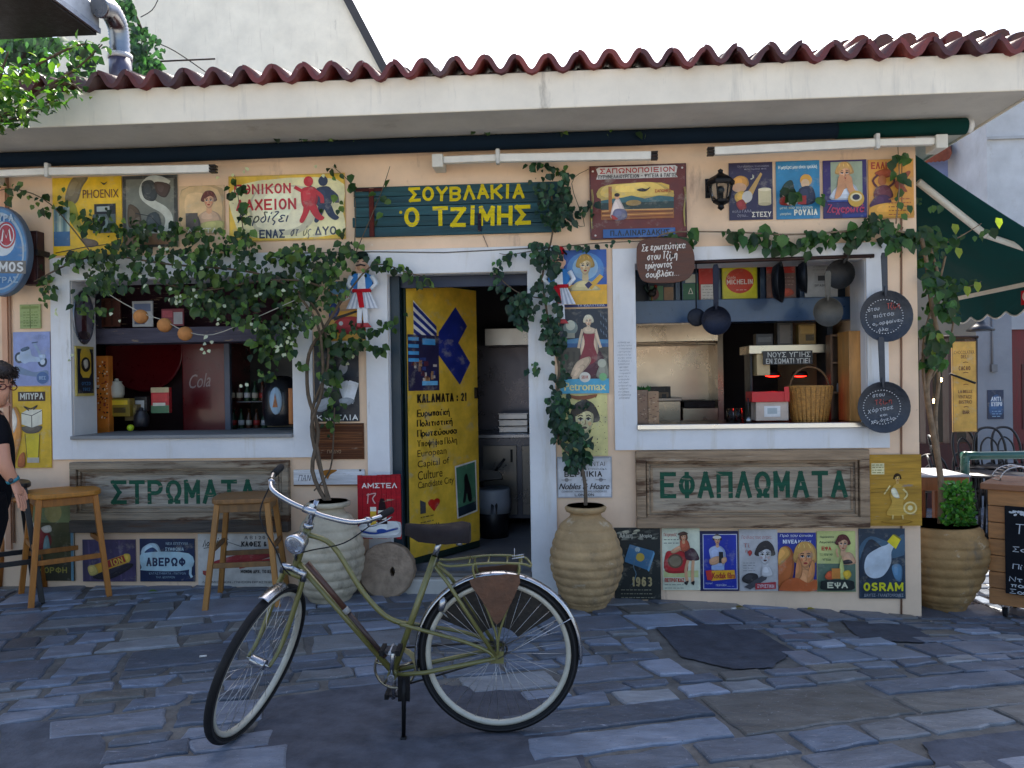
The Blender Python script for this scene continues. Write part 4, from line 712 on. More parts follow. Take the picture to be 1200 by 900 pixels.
def a(A):
    A.t('Για όλους τους αντρες..', 869, 627, 905, 632, '#b5443a', .01, .15); A.bust(896, 650, 11.5, '#d2cdca', '#37302f', None, bob=.15, lips='#5a2a2a'); A.b([(885, 645), (890, 636), (899, 633), (906, 640), (907, 650), (902, 644), (894, 641)], '#37302f'); A.t('Τί', 871, 636, 878, 641, '#b0645a'); A.b([(876, 646), (879, 644), (881, 647), (878, 651)], '#b5342e'); A.t('ή', 873, 643, 876, 648, '#b0645a'); A.lines(870, 659, 884, 668, 4, '#8a8684', .7)
    A.b([(869, 676), (876, 671), (886, 672), (887, 679), (878, 683), (870, 681)], '#2a272a'); A.p([(871, 687), (893, 673), (898, 675), (897, 678), (878, 690)], '#4a484c'); A.p([(884, 683), (908, 681), (908, 689), (884, 690)], '#b5323a'); A.t('ΞΥΡΙΣΤΙΚΗ', 886, 684, 906, 688, '#e0d0d0', .02); A.b([(893, 664), (897, 662), (902, 664), (905, 674), (892, 674)], '#d2cdca')
poster('tin_sign', 'grey shaver advert with the drawn head of a dark haired woman', 'poster', (866, 620, 911, 692), '#c4bfbc', a)
def a(A):
    A.r(911.3, 624.3, 955.7, 645, '#26348e'); A.t('Πρό του ύπνου', 914, 625.5, 952, 629.5, '#e4e4ec', .02, .2); A.t('NIVEA', 917, 632, 934, 636.5, '#eef0f4', .05); A.t('Κρέμα', 935, 632, 950, 637, '#e4e4ec', .02, .2); A.b([(911, 662), (913, 645), (920, 639), (928, 645), (930, 662), (926, 680), (911, 690)], '#c2672e'); A.b([(911, 652), (914, 642), (921, 640), (926, 648), (920, 656), (912, 662)], '#e2a24e')
    A.bust(943, 652, 13.5, '#e29a62', '#dba455', None, bob=1.0, lips='#a8302a'); A.b([(936, 668), (948, 668), (953, 690), (930, 690)], '#e29a62'); A.b([(933, 656), (935, 652), (939, 662), (938, 674), (931, 682), (931, 670)], '#d68a50'); A.b([(951, 655), (954, 662), (952, 676), (945, 684), (945, 674)], '#d68a50'); A.b([(911, 690), (918, 680), (932, 676), (945, 682), (955, 678), (955, 691), (911, 691)], '#c9622c')
poster('tin_sign', 'deep blue face cream advert with two orange lit women', 'poster', (911, 624, 956, 692), '#26348e', a)
def a(A):
    A.r(957.3, 660, 1001.7, 692.7, '#5f7560'); A.t('Πορτοκαλάδα', 961, 627.5, 977, 630.5, '#1e3a2a', .03); A.t('Λεμονάδα', 960, 633.5, 979, 636.5, '#1e3a2a', .03); A.t('ΕΨΑ', 962, 640, 974, 644.5, '#c8402c', .05); A.t('ΤΟ ΝΕΚΤΑΡ', 960, 648, 975, 650.5, '#3a5a3a', .01); A.t('ΥΓΕΙΑ', 963, 654, 973, 656.5, '#3a5a3a', .02); A.b([(984, 660), (988, 648), (996, 647), (1001, 654), (1001, 660)], SK); A.b([(986, 657), (994, 655), (998, 659), (988, 660.5)], '#2a1f22'); A.bust(987, 637, 8.5, '#e0ac82', '#5f1e1c', None, bob=.2); A.l([(981, 652), (979, 646), (980, 642)], 2, SK)
    A.b([(982, 676), (983, 660), (985, 653), (987, 660), (988, 676)], '#cfd07a'); A.b([(965, 674), (970, 668), (975, 670), (976, 677), (968, 678)], '#d0562a'); A.b([(986, 670), (993, 667), (996, 673), (990, 678)], '#e2b62e'); A.r(973, 665, 983, 677, '#d88a3a'); A.b([(960, 684), (964, 679), (995, 679), (999, 684), (996, 690), (963, 690)], '#1a221e'); A.t('ΕΨΑ', 967, 681, 992, 688, '#e2dcb8', .06)
poster('tin_sign', 'lime green lemonade advert with a smiling woman and oranges', 'poster', (957, 622, 1002, 693), '#cfd080', a)
def a(A):
    A.b([(1007, 640), (1020, 628), (1042, 634), (1059, 626), (1059, 650), (1007, 656)], '#3f5f74'); A.b([(1007, 656), (1018, 632), (1032, 640), (1044, 660), (1020, 676), (1007, 680)], '#182838'); A.b([(1044, 664), (1050, 660), (1056, 664), (1055, 680), (1048, 678)], '#5a86a4'); A.b([(1012, 662), (1016, 650), (1030, 641), (1040, 637), (1045, 628), (1050, 634), (1044, 646), (1043, 660), (1034, 674), (1022, 677), (1014, 672)], '#c9d2d8'); A.p([(1039, 634), (1046, 626), (1055, 632), (1049, 643)], '#e2cc1c'); A.p([(1046, 626), (1048, 625.5), (1056, 631), (1055, 632.5)], '#8a7a12')
    A.t('OSRAM', 1010, 682, 1058, 692, '#dfd81e', .06); A.t('ΔΙΑΥΓΕΣ - ΓΑΛΑΚΤΟΧΡΩΜΕΣ', 1011, 695, 1057, 698.5, '#b8bcc0', .01)
poster('tin_sign', 'dark blue advert of a large white light bulb', 'sign', (1006, 619, 1060, 701), '#1f3446', a, border='#2f4456')
def a(A):
    A.r(1019, 542, 1034, 555, '#e8dca8'); A.lines(1020, 544, 1033, 553, 4, '#8a7434', .8); A.bust(1049, 560, 4.6, '#d6b064', '#3a2a18', None, bob=.3); A.b([(1040, 578), (1045, 567), (1054, 567), (1058, 576), (1055, 590), (1060, 602), (1036, 602), (1042, 588)], '#c89f48'); A.b([(1041, 573), (1046, 571), (1051, 582), (1044, 581)], '#f0e6c4'); A.l([(1033, 578), (1040, 568)], 1.6, '#e8d492'); A.l([(1055, 572), (1060, 578), (1056, 584)], 2, '#e8d492', 3); A.e(1063, 594, 8, 7.5, '#e2cc8a'); A.e(1063, 594, 6, 5.6, '#c49a44'); A.e(1063, 594, 3, 3, '#e8d8a0'); A.l([(1043, 602), (1042, 611)], 2, '#d8bc74'); A.l([(1054, 602), (1055, 611)], 2, '#d8bc74'); A.b([(1028, 610), (1050, 607), (1066, 610), (1050, 613)], '#b08430')
    A.l([(1018, 572), (1037, 571)], .6, '#8a6a24'); A.l([(1018, 576), (1037, 575)], .6, '#8a6a24')
poster('tin_sign', 'mustard brown sheet with a faint drawn girl holding a drum', 'poster', (1017, 532, 1077, 615), '#b98d38', a, Y=-.034, mat='oldpaint')

# carved name boards under the windows
def board(px, txt, tx, label, warm, bench):
    x0, x1, z0, z1 = rect(*px); t = thing('name_board', label, 'sign', ((x0+x1)/2, 0, z0)); c1, c2 = warm
    m = Rel(t); m.box(x0+.03, x1-.03, -.02, -.003, z0+.03, z1-.03, c2); m.build('panel', 'oldwood', t)
    m = Rel(t); w = .055 if bench else .075
    m.box(x0, x1, -.06, -.003, z1-w, z1, c1); m.box(x0, x1, -.06, -.003, z0, z0+w, c1); m.box(x0, x0+w*.9, -.059, -.003, z0+w, z1-w, c1); m.box(x1-w*.9, x1, -.059, -.003, z0+w, z1-w, c1)
    i = w+.0
    for q in (0, .028):
        a0, a1, b0, b1 = x0+i+q, x1-i-q, z0+i+q, z1-i-q; y = -.042+q*.5; s_ = .018
        m.box(a0, a1, y, -.01, b1-s_, b1, c1); m.box(a0, a1, y, -.01, b0, b0+s_, c1); m.box(a0, a0+s_, y, -.01, b0+s_, b1-s_, c1); m.box(a1-s_, a1, y, -.01, b0+s_, b1-s_, c1)
    m.build('frame', 'oldwood', t, .005)
    m = Rel(t); A = Art(m, px, x0, x1, z0, z1, -.0202); n = len(txt); w0 = (tx[2]-tx[0])/n
    for k, ch in enumerate(txt):
        A.t(ch, tx[0]+k*w0, tx[1], tx[0]+(k+1)*w0, tx[3], '#265540', .028); A.k = 1
    A.k = 1; m.build('lettering', 'oldpaint', t)
    if bench:
        m = Rel(t); m.box(x0, x1, -.075, -.003, z0-.09, z0-.0, '#5a544e'); m.build('ledge', 'oldwood', t, .006)
board((87, 540, 341, 608), 'ΣΤΡΩΜΑΤΑ', (131, 562, 303, 590), 'greyed wooden panel with green letters below the left window', ('#988a76', '#a59c8c'), True)
board((745, 527, 1016, 617), 'ΕΦΑΠΛΩΜΑΤΑ', (772, 552, 994, 583), 'brown wooden panel with green letters below the kitchen window', ('#a68c70', '#ab9a84'), False)
# small beer board leaning above the millstone
x0, x1, z0, z1 = rect(419, 556, 470, 632, -.16)
t = thing('beer_board', 'red slatted beer board with a bottle and a glass standing on the millstone', 'sign', ((x0+x1)/2, -.16, z0)); m = Rel(t)
n = 9
for k in range(n): m.box(x0+(x1-x0)*k/n+.001, x0+(x1-x0)*(k+1)/n-.001, -.16, -.145, z0+rs.uniform(0, .01), z1-rs.uniform(0, .008), '#a81c26')
A = Art(m, (419, 556, 470, 632), x0, x1, z0, z1, -.1605)
A.b([(420, 616), (440, 612), (469, 612), (469, 629), (420, 629)], '#dcdcd8'); A.t('ΑΜΣΤΕΛ', 424, 566, 466, 572, '#e8dcd4', .04); A.p([(444, 592), (446, 584), (450, 584), (452, 592), (454, 614), (442, 614)], '#2a1216'); A.r(443, 598, 453, 609, '#e0d8c8'); A.e(448, 603, 3, 3, '#b83232'); A.p([(434, 596), (441, 596), (441, 616), (434, 616)], '#d8b03a'); A.r(434, 594, 441, 599, '#f0ead8'); A.l([(430, 580), (441, 578), (437, 584), (440, 590)], 1.4, '#d8a8a0', 3); A.l([(432, 578), (431, 590)], 1.2, '#d8a8a0'); A.l([(422, 622), (440, 625), (466, 619)], 2.4, '#2f4f9a', 3); A.e(447, 622, 6, 2.4, '#2f4f9a')
m.build('slats', 'oldpaint', t)
# ------------------------------------------------------------------ things hung on the facade
def pbox(m, u0, v0, u1, v1, Y, dep, col, mat=None):
    x0, x1, z0, z1 = rect(u0, v0, u1, v1, Y); m.box(x0, x1, Y, Y+dep, z0, z1, col, mat)
def base(u, v, Y=0): return at(u, v, Y)
# lantern
p = at(845, 250, -.13); t = thing('wall_lantern', 'black wrought wall lantern with glass panes beside the violet advert', 'lantern', p)
def s_(v): return (250-v)/161
m = M(); W6 = lambda r, z: (r, z)
m.lathe([(.0, s_(247)), (.025, s_(244)), (.02, s_(241)), (.055, s_(238)), (.06, s_(235))], '#15161a', 6); m.lathe([(.095, s_(218)), (.1, s_(214)), (.075, s_(210)), (.03, s_(206)), (.016, s_(204)), (.02, s_(201.5)), (.0, s_(199.5))], '#15161a', 6)
for k in range(6):
    a_ = 2*PI*k/6; m.bar((.057*math.cos(a_), .057*math.sin(a_), s_(236)), (.083*math.cos(a_), .083*math.sin(a_), s_(217)), .009, .009, '#15161a')
m.build('cage', 'iron', t, .002)
m = M(); m.lathe([(.052, s_(235.5)), (.076, s_(217.5))], '#dfe6e6', 6); m.build('glass_pane', 'glass', t)
m = M(); m.tube([(0, 0, s_(235)), (0, 0, s_(226))], .014, '#e8e2d0', 8); m.ball((0, 0, s_(224)), .022, '#e8e6dc', 10); m.build('bulb', 'plastic', t)
m = M(); m.tube([(-.06, .128, s_(222)), (-.07, .09, s_(214)), (-.05, .04, s_(210)), (0, 0, s_(206))], .011, '#15161a', 8, sm=5); m.box(-.085, -.05, .118, .128, s_(228), s_(206), '#15161a'); m.build('bracket', 'iron', t)

# wooden puppets of men in national costume
def puppet(u, v, label, sgn, kind):
    p = at(u, v, -.06); t = thing('wooden_puppet', label, 'puppet', p); k = 1/161
    q = lambda du, dv: (du*k, -dv*k)
    def flat(m, pts, col, y, th=.012): m.prism([(q(*w)[0], y, q(*w)[1]) for w in pts], (0, -th, 0), col)
    m = M(); flat(m, smooth_loop([(-8, -32), (0, -36), (8, -32), (7, -26), (0, -22), (-7, -26)], 3), '#d9a988', -.002); m.lathe([(.0, 0), (.036, .02), (.042, .055), (.03, .09), (0, .10)], '#d9a988', 12, (q(0, -22)[0], 0, q(0, -24)[1])); m.build('head', 'plastic', t)
    m = M(); flat(m, [(-6, -31.5), (0, -33), (6, -31.5), (5, -30), (0, -31), (-5, -30)], '#20140f', -.043, .006); flat(m, [(-4.6, -36), (-2, -36), (-2, -35), (-4.6, -35)], '#20140f', -.041, .004); flat(m, [(2, -36), (4.6, -36), (4.6, -35), (2, -35)], '#20140f', -.041, .004); m.build('moustache', 'plain', t)
    m = M(); m.lathe([(.046, 0), (.045, .03), (.03, .05), (0, .055)], '#b3242a' if kind else '#24302a', 12, (0, 0, q(0, -40)[1])); m.tube([(.03, -.03, q(0, -44)[1]), (.06, -.03, q(0, -38)[1])], .008, '#1c1c22', 6); m.build('cap', 'fabric', t)
    m = M(); flat(m, [(-8, -22), (8, -22), (13, -18), (12, -3), (-12, -3), (-13, -18)], '#3f7fc0', 0, .03); flat(m, [(-4, -22), (4, -22), (5, -3), (-5, -3)], '#e2e6ea', -.031, .002); m.build('waistcoat', 'fabric', t, .003)
    m = M(); flat(m, [(-11, -4), (11, -4), (11, 0), (-11, 0)], '#b3202c', -.012, .026); flat(m, [(-6, 0), (1, 0), (3, 18), (-3, 18)], '#c2222e', -.03, .006); m.build('sash', 'fabric', t, .002)
    m = M(); n = 14
    for i in range(n):
        a0, a1 = -10+20*i/n, -10+20*(i+1)/n; b0, b1 = -19+38*i/n, -19+38*(i+1)/n; y = -.012-(i % 2)*.006
        flat(m, [(a0, 0), (a1, 0), (b1, 19), (b0, 19)], '#dfe2e8' if i % 2 else '#b9bfcc', y, .012)
    m.build('skirt', 'fabric', t)
    for j in (-1, 1):
        m = M(); flat(m, [(j*3-3, 19), (j*3+3, 19), (j*4+2.6, 36), (j*4-2.6, 36)], '#e2e4e8', -.004, .02); flat(m, [(j*4-2.6, 36), (j*4+2.6, 36), (j*4+4+j*3, 41), (j*4-3, 41)], '#b3202c', -.004, .024); m.build('leg', 'plastic', t, .003)
        m = M(); m.tube([(q(j*12, -19)[0], -.016, q(0, -19)[1]), (q(j*17, -10)[0], -.02, q(0, -10)[1]), (q(j*11, -3)[0], -.035, q(0, -3)[1])], [.022, .018, .014], '#e2e6ea', 8); m.build('arm', 'fabric', t)
puppet(425, 343, 'wooden puppet with a white pleated skirt left of the door', 1, 0)
puppet(655, 338, 'wooden puppet with a red cap hanging in the ivy right of the door', -1, 1)

# wooden board with handwriting
p = at(780, 332, -.10); t = thing('chopping_board', 'round brown chopping board with white handwriting hung over the kitchen window', 'board', p)
m = M(); k = 1/163; L = smooth_loop([(-31, -46), (-20, -52), (5, -52), (22, -49), (31, -38), (33, -22), (29, -8), (16, -1), (-10, 0), (-26, -3), (-32, -16), (-33, -32)], 4)
m.prism([(u*k, 0, -v*k) for u, v in L], (0, -.022, 0), '#5a3524'); m.build('board', 'woodx', t, .004)
m = M(); A = Art(m, (-33, -52, 33, 0), -33*k, 33*k, 0, 52*k, -.0225)
for s, u0, v0, u1, v1 in (('Σε ερωτεύτηκα', -27, -46, 23, -37), ('στου Τζίμη', -21, -36, 14, -26), ('τρώγοντας', -24, -25, 8, -16), ('σουβλάκι...', -23, -15, 16, -6)): A.hand(s, u0, v0, u1, v1-1.5, '#e2dace', 1.1, .15, -3)
m.build('handwriting', 'plain', t)

# frying pans
def pan(u, v, r, hv, label, text, Y=-.09, col='#44474d', group=None, face=True, tilt=0., yaw=0.):
    p = at(u, v, Y); sc = r/162; t = thing('frying_pan', label, 'pan', p, group); m = M()
    rim = [(0, .0), (r*.74/162, .0), (sc*.97, -.045), (sc, -.047), (sc*1.0, -.043), (sc*.78, .006), (0, .006)]
    T = Matrix.Rotation(R(yaw), 4, 'Z')@Matrix.Rotation(R(tilt), 4, 'Y')@Matrix.Rotation(R(90), 4, 'X') if face else Matrix.Rotation(R(yaw), 4, 'Z')@Matrix.Rotation(R(tilt), 4, 'Y')@Matrix.Rotation(R(-90), 4, 'X')
    m.T = T; s_ = 1 if face else 1
    m.lathe([(a, -b if face else -b) for a, b in rim], col, 32); m.build('bowl', 'iron', t)
    m = M(Matrix.Rotation(R(yaw), 4, 'Z')@Matrix.Rotation(R(tilt), 4, 'Y')); hl = hv/162; y = -.045 if face else .045
    m.prism([(-.018, y, sc*.95), (.018, y, sc*.95), (.022, y-.01, sc+hl*.9), (.014, y-.01, sc+hl), (-.014, y-.01, sc+hl), (-.022, y-.01, sc+hl*.9)], (0, .008, 0), col); m.tube([(0, y+.004, sc*.75), (0, y, sc*1.15)], .010, col, 6); m.build('handle', 'iron', t, .002)
    if text:
        m = M(Matrix.Rotation(R(tilt), 4, 'Y')); A = Art(m, (-r, -r, r, r), -sc, sc, -sc, sc, -.008)
        for a_ in range(0, 360, 9): A.e(r*.70*math.cos(R(a_)), r*.66*math.sin(R(a_)), .8, .6, '#c8c8c8', n=6); A.k = 0
        for s, u0, v0, u1, v1, c in text: A.hand(s, u0, v0, u1, v1-1, c, .8, .1, -6)
        m.build('handwriting', 'plain', t)
    return t
WH = '#aeb0b2'
pan(1036, 371, 29, 42, 'upper black frying pan with chalk writing right of the kitchen window', [('στου', -18, -12, -5, -6, WH), ('Τζίμη', 3, -15, 18, -8, '#a8483e'), ('πιάτσα', -13, -5, 11, 1, WH), ('ομορφαίνει', -14, 4, 19, 9, WH), ('όλα...', -8, 12, 9, 17, WH)], tilt=-2)
pan(1033, 477, 29, 50, 'lower black frying pan with chalk writing right of the kitchen window', [('στου', -10, -17, 4, -11, WH), ('Τζίμη', -8, -9, 12, -3, '#a8483e'), ('χόρτασε', -16, -1, 13, 5, WH), ('και', -3, 7, 6, 11, WH), ('χαμόγελα', -13, 12, 14, 17, WH)], tilt=-2)
# the rail over the kitchen window and the pans on it
a_, b_ = at(760, 311, -.03), at(1024, 299, -.03); t = thing('pan_rail', 'rusty brown iron rail across the top of the kitchen window', 'rail', a_); m = Rel(t)
zr = (a_.z+b_.z)/2; m.tube([(a_.x, -.03, zr-.006), (b_.x, -.03, zr+.012)], .014, '#3a241e', 10); m.build('rod', 'iron', t)
for q in (a_.x+.02, b_.x-.02): mm = Rel(t); mm.tube([(q, -.03, zr), (q, .0, zr+.05), (q, .01, zr+.05)], .008, '#3a241e', 6); mm.build('bracket', 'iron', t)
GP = 'pans hanging from the window rail'
pan(968, 366, 17, 30, 'small shiny frying pan hanging before the blue shelf', None, .04, '#5a564e', GP, True)
pan(838, 376, 17, 48, 'blue black frying pan hanging from the rail beside a spoon', None, .05, '#1d2233', GP, True)
pan(908, 331, 24, 6, 'dark pan seen edge on before the red card', None, .05, '#171a20', GP, True, yaw=66)
pan(937, 325, 19, 6, 'dark pan seen edge on left of the white sheet', None, .05, '#171a20', GP, True, yaw=70)
pan(987, 322, 17, 8, 'dark grey pan tilted at the right end of the rail', None, .03, '#35322f', GP, True, tilt=20, yaw=-38)
p = at(816, 372, .05); t = thing('skimmer', 'dark flat skimmer on a long thin handle beside the blue black pan', 'skimmer', p); m = M(); m.T = Matrix.Rotation(R(90), 4, 'X'); m.lathe([(0, 0), (.06, .0), (.066, .006), (.06, .012), (0, .008)], '#1a1d28', 18); m.T = None; m.tube([(0, 0, .05), (0, -.01, .3), (0, -.03, .42)], .005, '#1a1d28', 6); m.build('blade', 'iron', t)

# round beer sign at the left
p = at(6, 296, -.16); t = thing('round_sign', 'round blue beer sign with a red emblem cut by the left edge', 'sign', p); rx, rz = 31/158, 52/158
m = M(); m.prism([(rx*1.15*math.cos(a), 0, rz*math.sin(a)) for a in [2*PI*i/40 for i in range(40)]], (0, -.07, 0), '#54677f'); m.build('case', 'plastic', t, .008)
m = M(); A = Art(m, (-35, -52, 35, 52), -35/158, 35/158, -52/158, 52/158, -.0705)
A.e(0, 0, 34, 49, '#4f7fa6', n=32); A.e(0, 0, 31, 45, '#9aa9b4', n=32); A.e(0, 1, 29, 42, '#3c74a6', n=32); A.e(5, -14, 16, 20, '#c4ccd0'); A.e(10, -18, 11.5, 15.5, '#a32a33'); A.e(10, -18, 9.6, 13.2, '#c4ccd0'); A.e(10, -18, 8.4, 12, '#a32a33'); A.l([(4.5, -11), (6.5, -25), (10, -15), (13.5, -25), (15.5, -11)], 1.8, '#dcdcd8'); A.p([(-33, 10), (33, 12), (33, 27), (-33, 24)], '#6f6a62'); A.t('MAMOS', -22, 12.5, 31, 24, '#d8d8d4', .045, 0, 2)
A.t('ΠΑΤΡΑΣ', -16, 30, 24, 37, '#9ab4c8', .03); A.t('ΜΠΥΡΑ', -14, -42, 20, -34, '#b8c8d4', .03); m.build('face', 'print', t)
m = M(); m.box(rx*1.15-.01, .24, .02, .16, -.02, .02, '#2a2a2e'); m.build('bracket', 'iron', t)
x0, x1, z0, z1 = rect(34, 273, 53, 335); t = thing('wood_box', 'narrow dark brown wall box behind the round sign', 'box', ((x0+x1)/2, 0, z0)); m = Rel(t); m.box(x0, x1, -.09, -.002, z0, z1, '#35181a'); m.build('case', 'wood', t, .006); m = Rel(t); m.box(x0+.015, x1-.015, -.096, -.09, z0+.03, z1-.03, '#43201f'); m.build('door', 'wood', t, .003)
# on the left reveal of the bar window
xl = WL[0]+.006
p = Vector((xl, .135, at(95, 372, .13).z)); t = thing('oval_plate', 'oval metal wall plate with a dark red bottle on the window reveal', 'plate', p); m = M(Matrix.Rotation(R(90), 4, 'Y'))
m.T = Matrix(((0, 0, 1, 0), (1, 0, 0, 0), (0, 1, 0, 0), (0, 0, 0, 1)))@Matrix.Diagonal((1, 1.55, 1, 1)); m.lathe([(0, .0), (.13, .0), (.135, .006), (.128, .010), (.115, .006), (0, .006)], '#9aa0ac', 28); m.build('rim', 'steel', t)
m = M(); fr = lambda a, y, z: Vector((-y, a, z)); A = Art(m, (-20, -32, 20, 32), -.115, .115, -.185, .185, -.0065, frame=fr); A.e(0, 0, 19, 30, '#7a7484'); A.b([(-5, 24), (-5, -6), (-2, -16), (-2, -26), (2, -26), (2, -16), (5, -6), (5, 24)], '#4a1a20'); A.e(0, 24, 14, 6, '#3a2a30'); m.build('picture', 'print', t)
p = Vector((xl, .13, at(97, 464, .13).z)); hh = at(97, 406, .13).z-p.z; t = thing('narrow_sign', 'narrow black and gold framed sign on the window reveal', 'sign', p); m = M(); m.box(0, .012, -.115, .115, 0, hh, '#c8b25a'); m.box(.012, .016, -.10, .10, .02, hh-.02, '#15202c'); A = Art(m, (-10, -30, 10, 30), -.1, .1, 0, hh, -.0165, frame=fr); A.p([(-5, -27), (5, -27), (7, -20), (7, 2), (4, 8), (-4, 8), (-7, 2), (-7, -20)], '#d8b23a'); A.e(0, -8, 6, 9, '#1c1c1c'); A.b([(-3, -12), (2, -14), (3, -6), (-1, -3)], '#d8d2c0'); A.t('ΟΥΖΟ', -6, 13, 6, 17, '#4a7aa6', .03); A.t('1912', -5, 20, 5, 24, '#4a7aa6', .03); m.build('panel', 'print', t)

# ------------------------------------------------------------------ inside the bar window
Yb = .75
x0, x1, z0, z1 = rect(108, 383, 346, 401, .42); t = thing('bar_shelf', 'dusky grey hanging shelf across the bar window with cards on it', 'shelf', ((x0+x1)/2, .42, z0)); m = Rel(t); m.box(x0, x1+.2, .42, .72, z0, z1, '#5c5a6a'); m.build('shelf_board', 'oldpaint', t, .004); m = Rel(t); m.box(x0, x1+.2, .70, .72, z1, z1+.5, '#3b2430'); m.box(x0, x0+.04, .42, .70, z1, z1+.5, '#45404c'); m.build('back_panel', 'oldpaint', t)
def card(label, px, bg, Y, cols, cat='card', nm='card'):
    def a(A):
        u0, v0, u1, v1 = px; w, h = u1-u0, v1-v0
        for (a0, b0, a1, b1, c) in cols: A.r(u0+w*a0, v0+h*b0, u0+w*a1, v0+h*b1, c)
    x0, x1, z0, z1 = rect(*px, Y); t = Vector(((x0+x1)/2, Y, z0)); m = M(Matrix.Translation(-t)); m.box(x0, x1, Y-.012, Y, z0, z1, bg); A = Art(m, px, x0, x1, z0, z1, Y-.0125); a(A); o = m.build(nm, 'print'); o.location = t; return tag(o, label, cat)
card('white and blue card on the bar shelf', (156, 353, 180, 383), '#c8ccd0', .5, [(.1, .1, .9, .4, '#7a8ab0'), (.1, .6, .6, .9, '#5a6a8a')])
card('red printed card on the bar shelf', (190, 362, 216, 382), '#8a3040', .5, [(.05, .1, .5, .5, '#c05060'), (.55, .2, .95, .9, '#b8b8c0')])
card('brown wooden slat card at the left of the bar shelf', (120, 350, 142, 383), '#5a3428', .5, [(.1, .05, .2, .95, '#43261e'), (.5, .05, .6, .95, '#43261e')])
# fridge
x0, x1, z0, z1 = rect(216, 402, 262, 512, 1.0); t = thing('drinks_fridge', 'dark red drinks fridge with white script behind the bar window', 'fridge', (x0+.3, 1.0, FLOOR)); zt = z1+.1
m = Rel(t); m.box(x0-.02, x1+.02, 1.0, 1.6, FLOOR, zt, '#6a1018'); m.build('body', 'enamel', t, .01)
m = Rel(t); A = Art(m, (216, 402, 262, 512), x0, x1, z0, z1, .9995); A.t('Cola', 222, 438, 248, 454, '#b8a4a4', .004, .3, -6); m.build('lettering', 'print', t)
x2, x3, z2, z3 = rect(262, 404, 352, 512, 1.0); m = Rel(t); m.box(x2+.02, x2+.07, .97, 1.02, FLOOR, zt, '#5c6478'); m.box(x3+.04, x3+.1, .97, 1.02, FLOOR, zt, '#3a404c'); m.box(x2+.02, x3+.1, .97, 1.02, zt-.06, zt, '#5c6478'); m.build('door_frame', 'plastic', t, .005)
m = Rel(t); m.box(x2+.02, x3+.1, 1.55, 1.6, FLOOR, zt, '#14161c'); m.box(x2+.07, x3+.04, 1.1, 1.5, at(300, 470, 1.1).z-.01, at(300, 470, 1.1).z, '#4a4e58'); m.box(x2+.07, x3+.04, 1.1, 1.5, at(300, 502, 1.1).z-.03, at(300, 502, 1.1).z, '#4a4e58'); m.build('rack', 'plastic', t)
for vrow, nr in ((470, 5), (502, 5)):
    for k in range(nr):
        u = 272+k*9+(vrow > 480)*2; p = at(u, vrow, 1.15); b = thing('bottle', 'small drink bottle on a rack of the glass door fridge', 'bottle', p, 'bottles in the glass door fridge'); m = M(); c = rs.choice(['#3a1c14', '#23402a', '#4a2a18']); m.lathe([(0, 0), (.026, .0), (.028, .01), (.028, .085), (.011, .13), (.011, .165), (.013, .165), (.013, .175), (0, .175)], c, 10); m.build('glass_body', 'plastic', b); m = M(); m.lathe([(.0285, .03), (.0285, .075)], rs.choice(['#c8c2b4', '#b83a34', '#d0d0d4']), 10); m.build('label', 'print', b)
# red tray on the wall
p = at(172, 412, 1.2); t = thing('round_tray', 'large round dark red tray hanging behind the bar counter', 'tray', p); m = M(Matrix.Rotation(R(90), 4, 'X')); r_ = 48*(1.2+5.95)/940; m.lathe([(0, 0), (r_*.86, 0), (r_*.97, .03), (r_, .05), (r_*.96, .055), (r_*.84, .02), (0, .02)], '#6a121c', 40); m.build('dish', 'enamel', t)
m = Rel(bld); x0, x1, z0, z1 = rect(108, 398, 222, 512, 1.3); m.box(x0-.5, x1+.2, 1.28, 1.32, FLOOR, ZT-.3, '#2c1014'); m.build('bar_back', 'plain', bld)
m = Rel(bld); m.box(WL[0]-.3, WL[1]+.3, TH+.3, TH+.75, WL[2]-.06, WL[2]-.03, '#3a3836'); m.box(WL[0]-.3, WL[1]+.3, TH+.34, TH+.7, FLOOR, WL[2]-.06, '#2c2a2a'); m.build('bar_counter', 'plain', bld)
# orange dotted tower
x0, x1, z0, z1 = rect(113, 417, 127, 492, .45); t = thing('card_tower', 'tall orange carton dotted with black at the left of the bar window', 'carton', ((x0+x1)/2, .45, WL[2])); m = Rel(t); m.box(x0, x1, .45, .52, WL[2]-.02, z1, '#d07a2c'); A = Art(m, (113, 417, 127, 492), x0, x1, z0, z1, .4495)
for k in range(70): u, v = rs.uniform(114, 126), rs.uniform(424, 490); A.e(u, v, rs.uniform(.6, 1.6), rs.uniform(.5, 1.4), rs.choice(['#1c1512', '#e8d8b8', '#8a2a20', '#2a1c14']), n=7); A.k = k % 7
m.build('carton', 'print', t, .002)
def pack(label, px, Y, d, bg, cols, nm='packet', cat='packet'):
    x0, x1, z0, z1 = rect(*px, Y); t = thing(nm, label, cat, ((x0+x1)/2, Y, z0)); m = Rel(t); m.box(x0, x1, Y, Y+d, z0, z1, bg); A = Art(m, px, x0, x1, z0, z1, Y-.0005); u0, v0, u1, v1 = px
    for (a0, b0, a1, b1, c) in cols: A.r(u0+(u1-u0)*a0, v0+(v1-v0)*b0, u0+(u1-u0)*a1, v0+(v1-v0)*b1, c)
    m.build('carton', 'print', t, .003); return t
pack('red white and green crisp packet on the bar counter', (177, 454, 198, 484), .6, .05, '#c2242e', [(0, 0, 1, .2, '#c8b48a'), (.1, .25, .9, .55, '#d83a3a'), (0, .7, 1, 1, '#4a7a56'), (.1, .6, .8, .72, '#dcd8c8')])
pack('yellow fronted carton low on the bar counter', (128, 467, 152, 488), .5, .08, '#8a7420', [(.1, .1, .9, .35, '#d8b82a'), (.2, .5, .8, .8, '#4a3c14')])
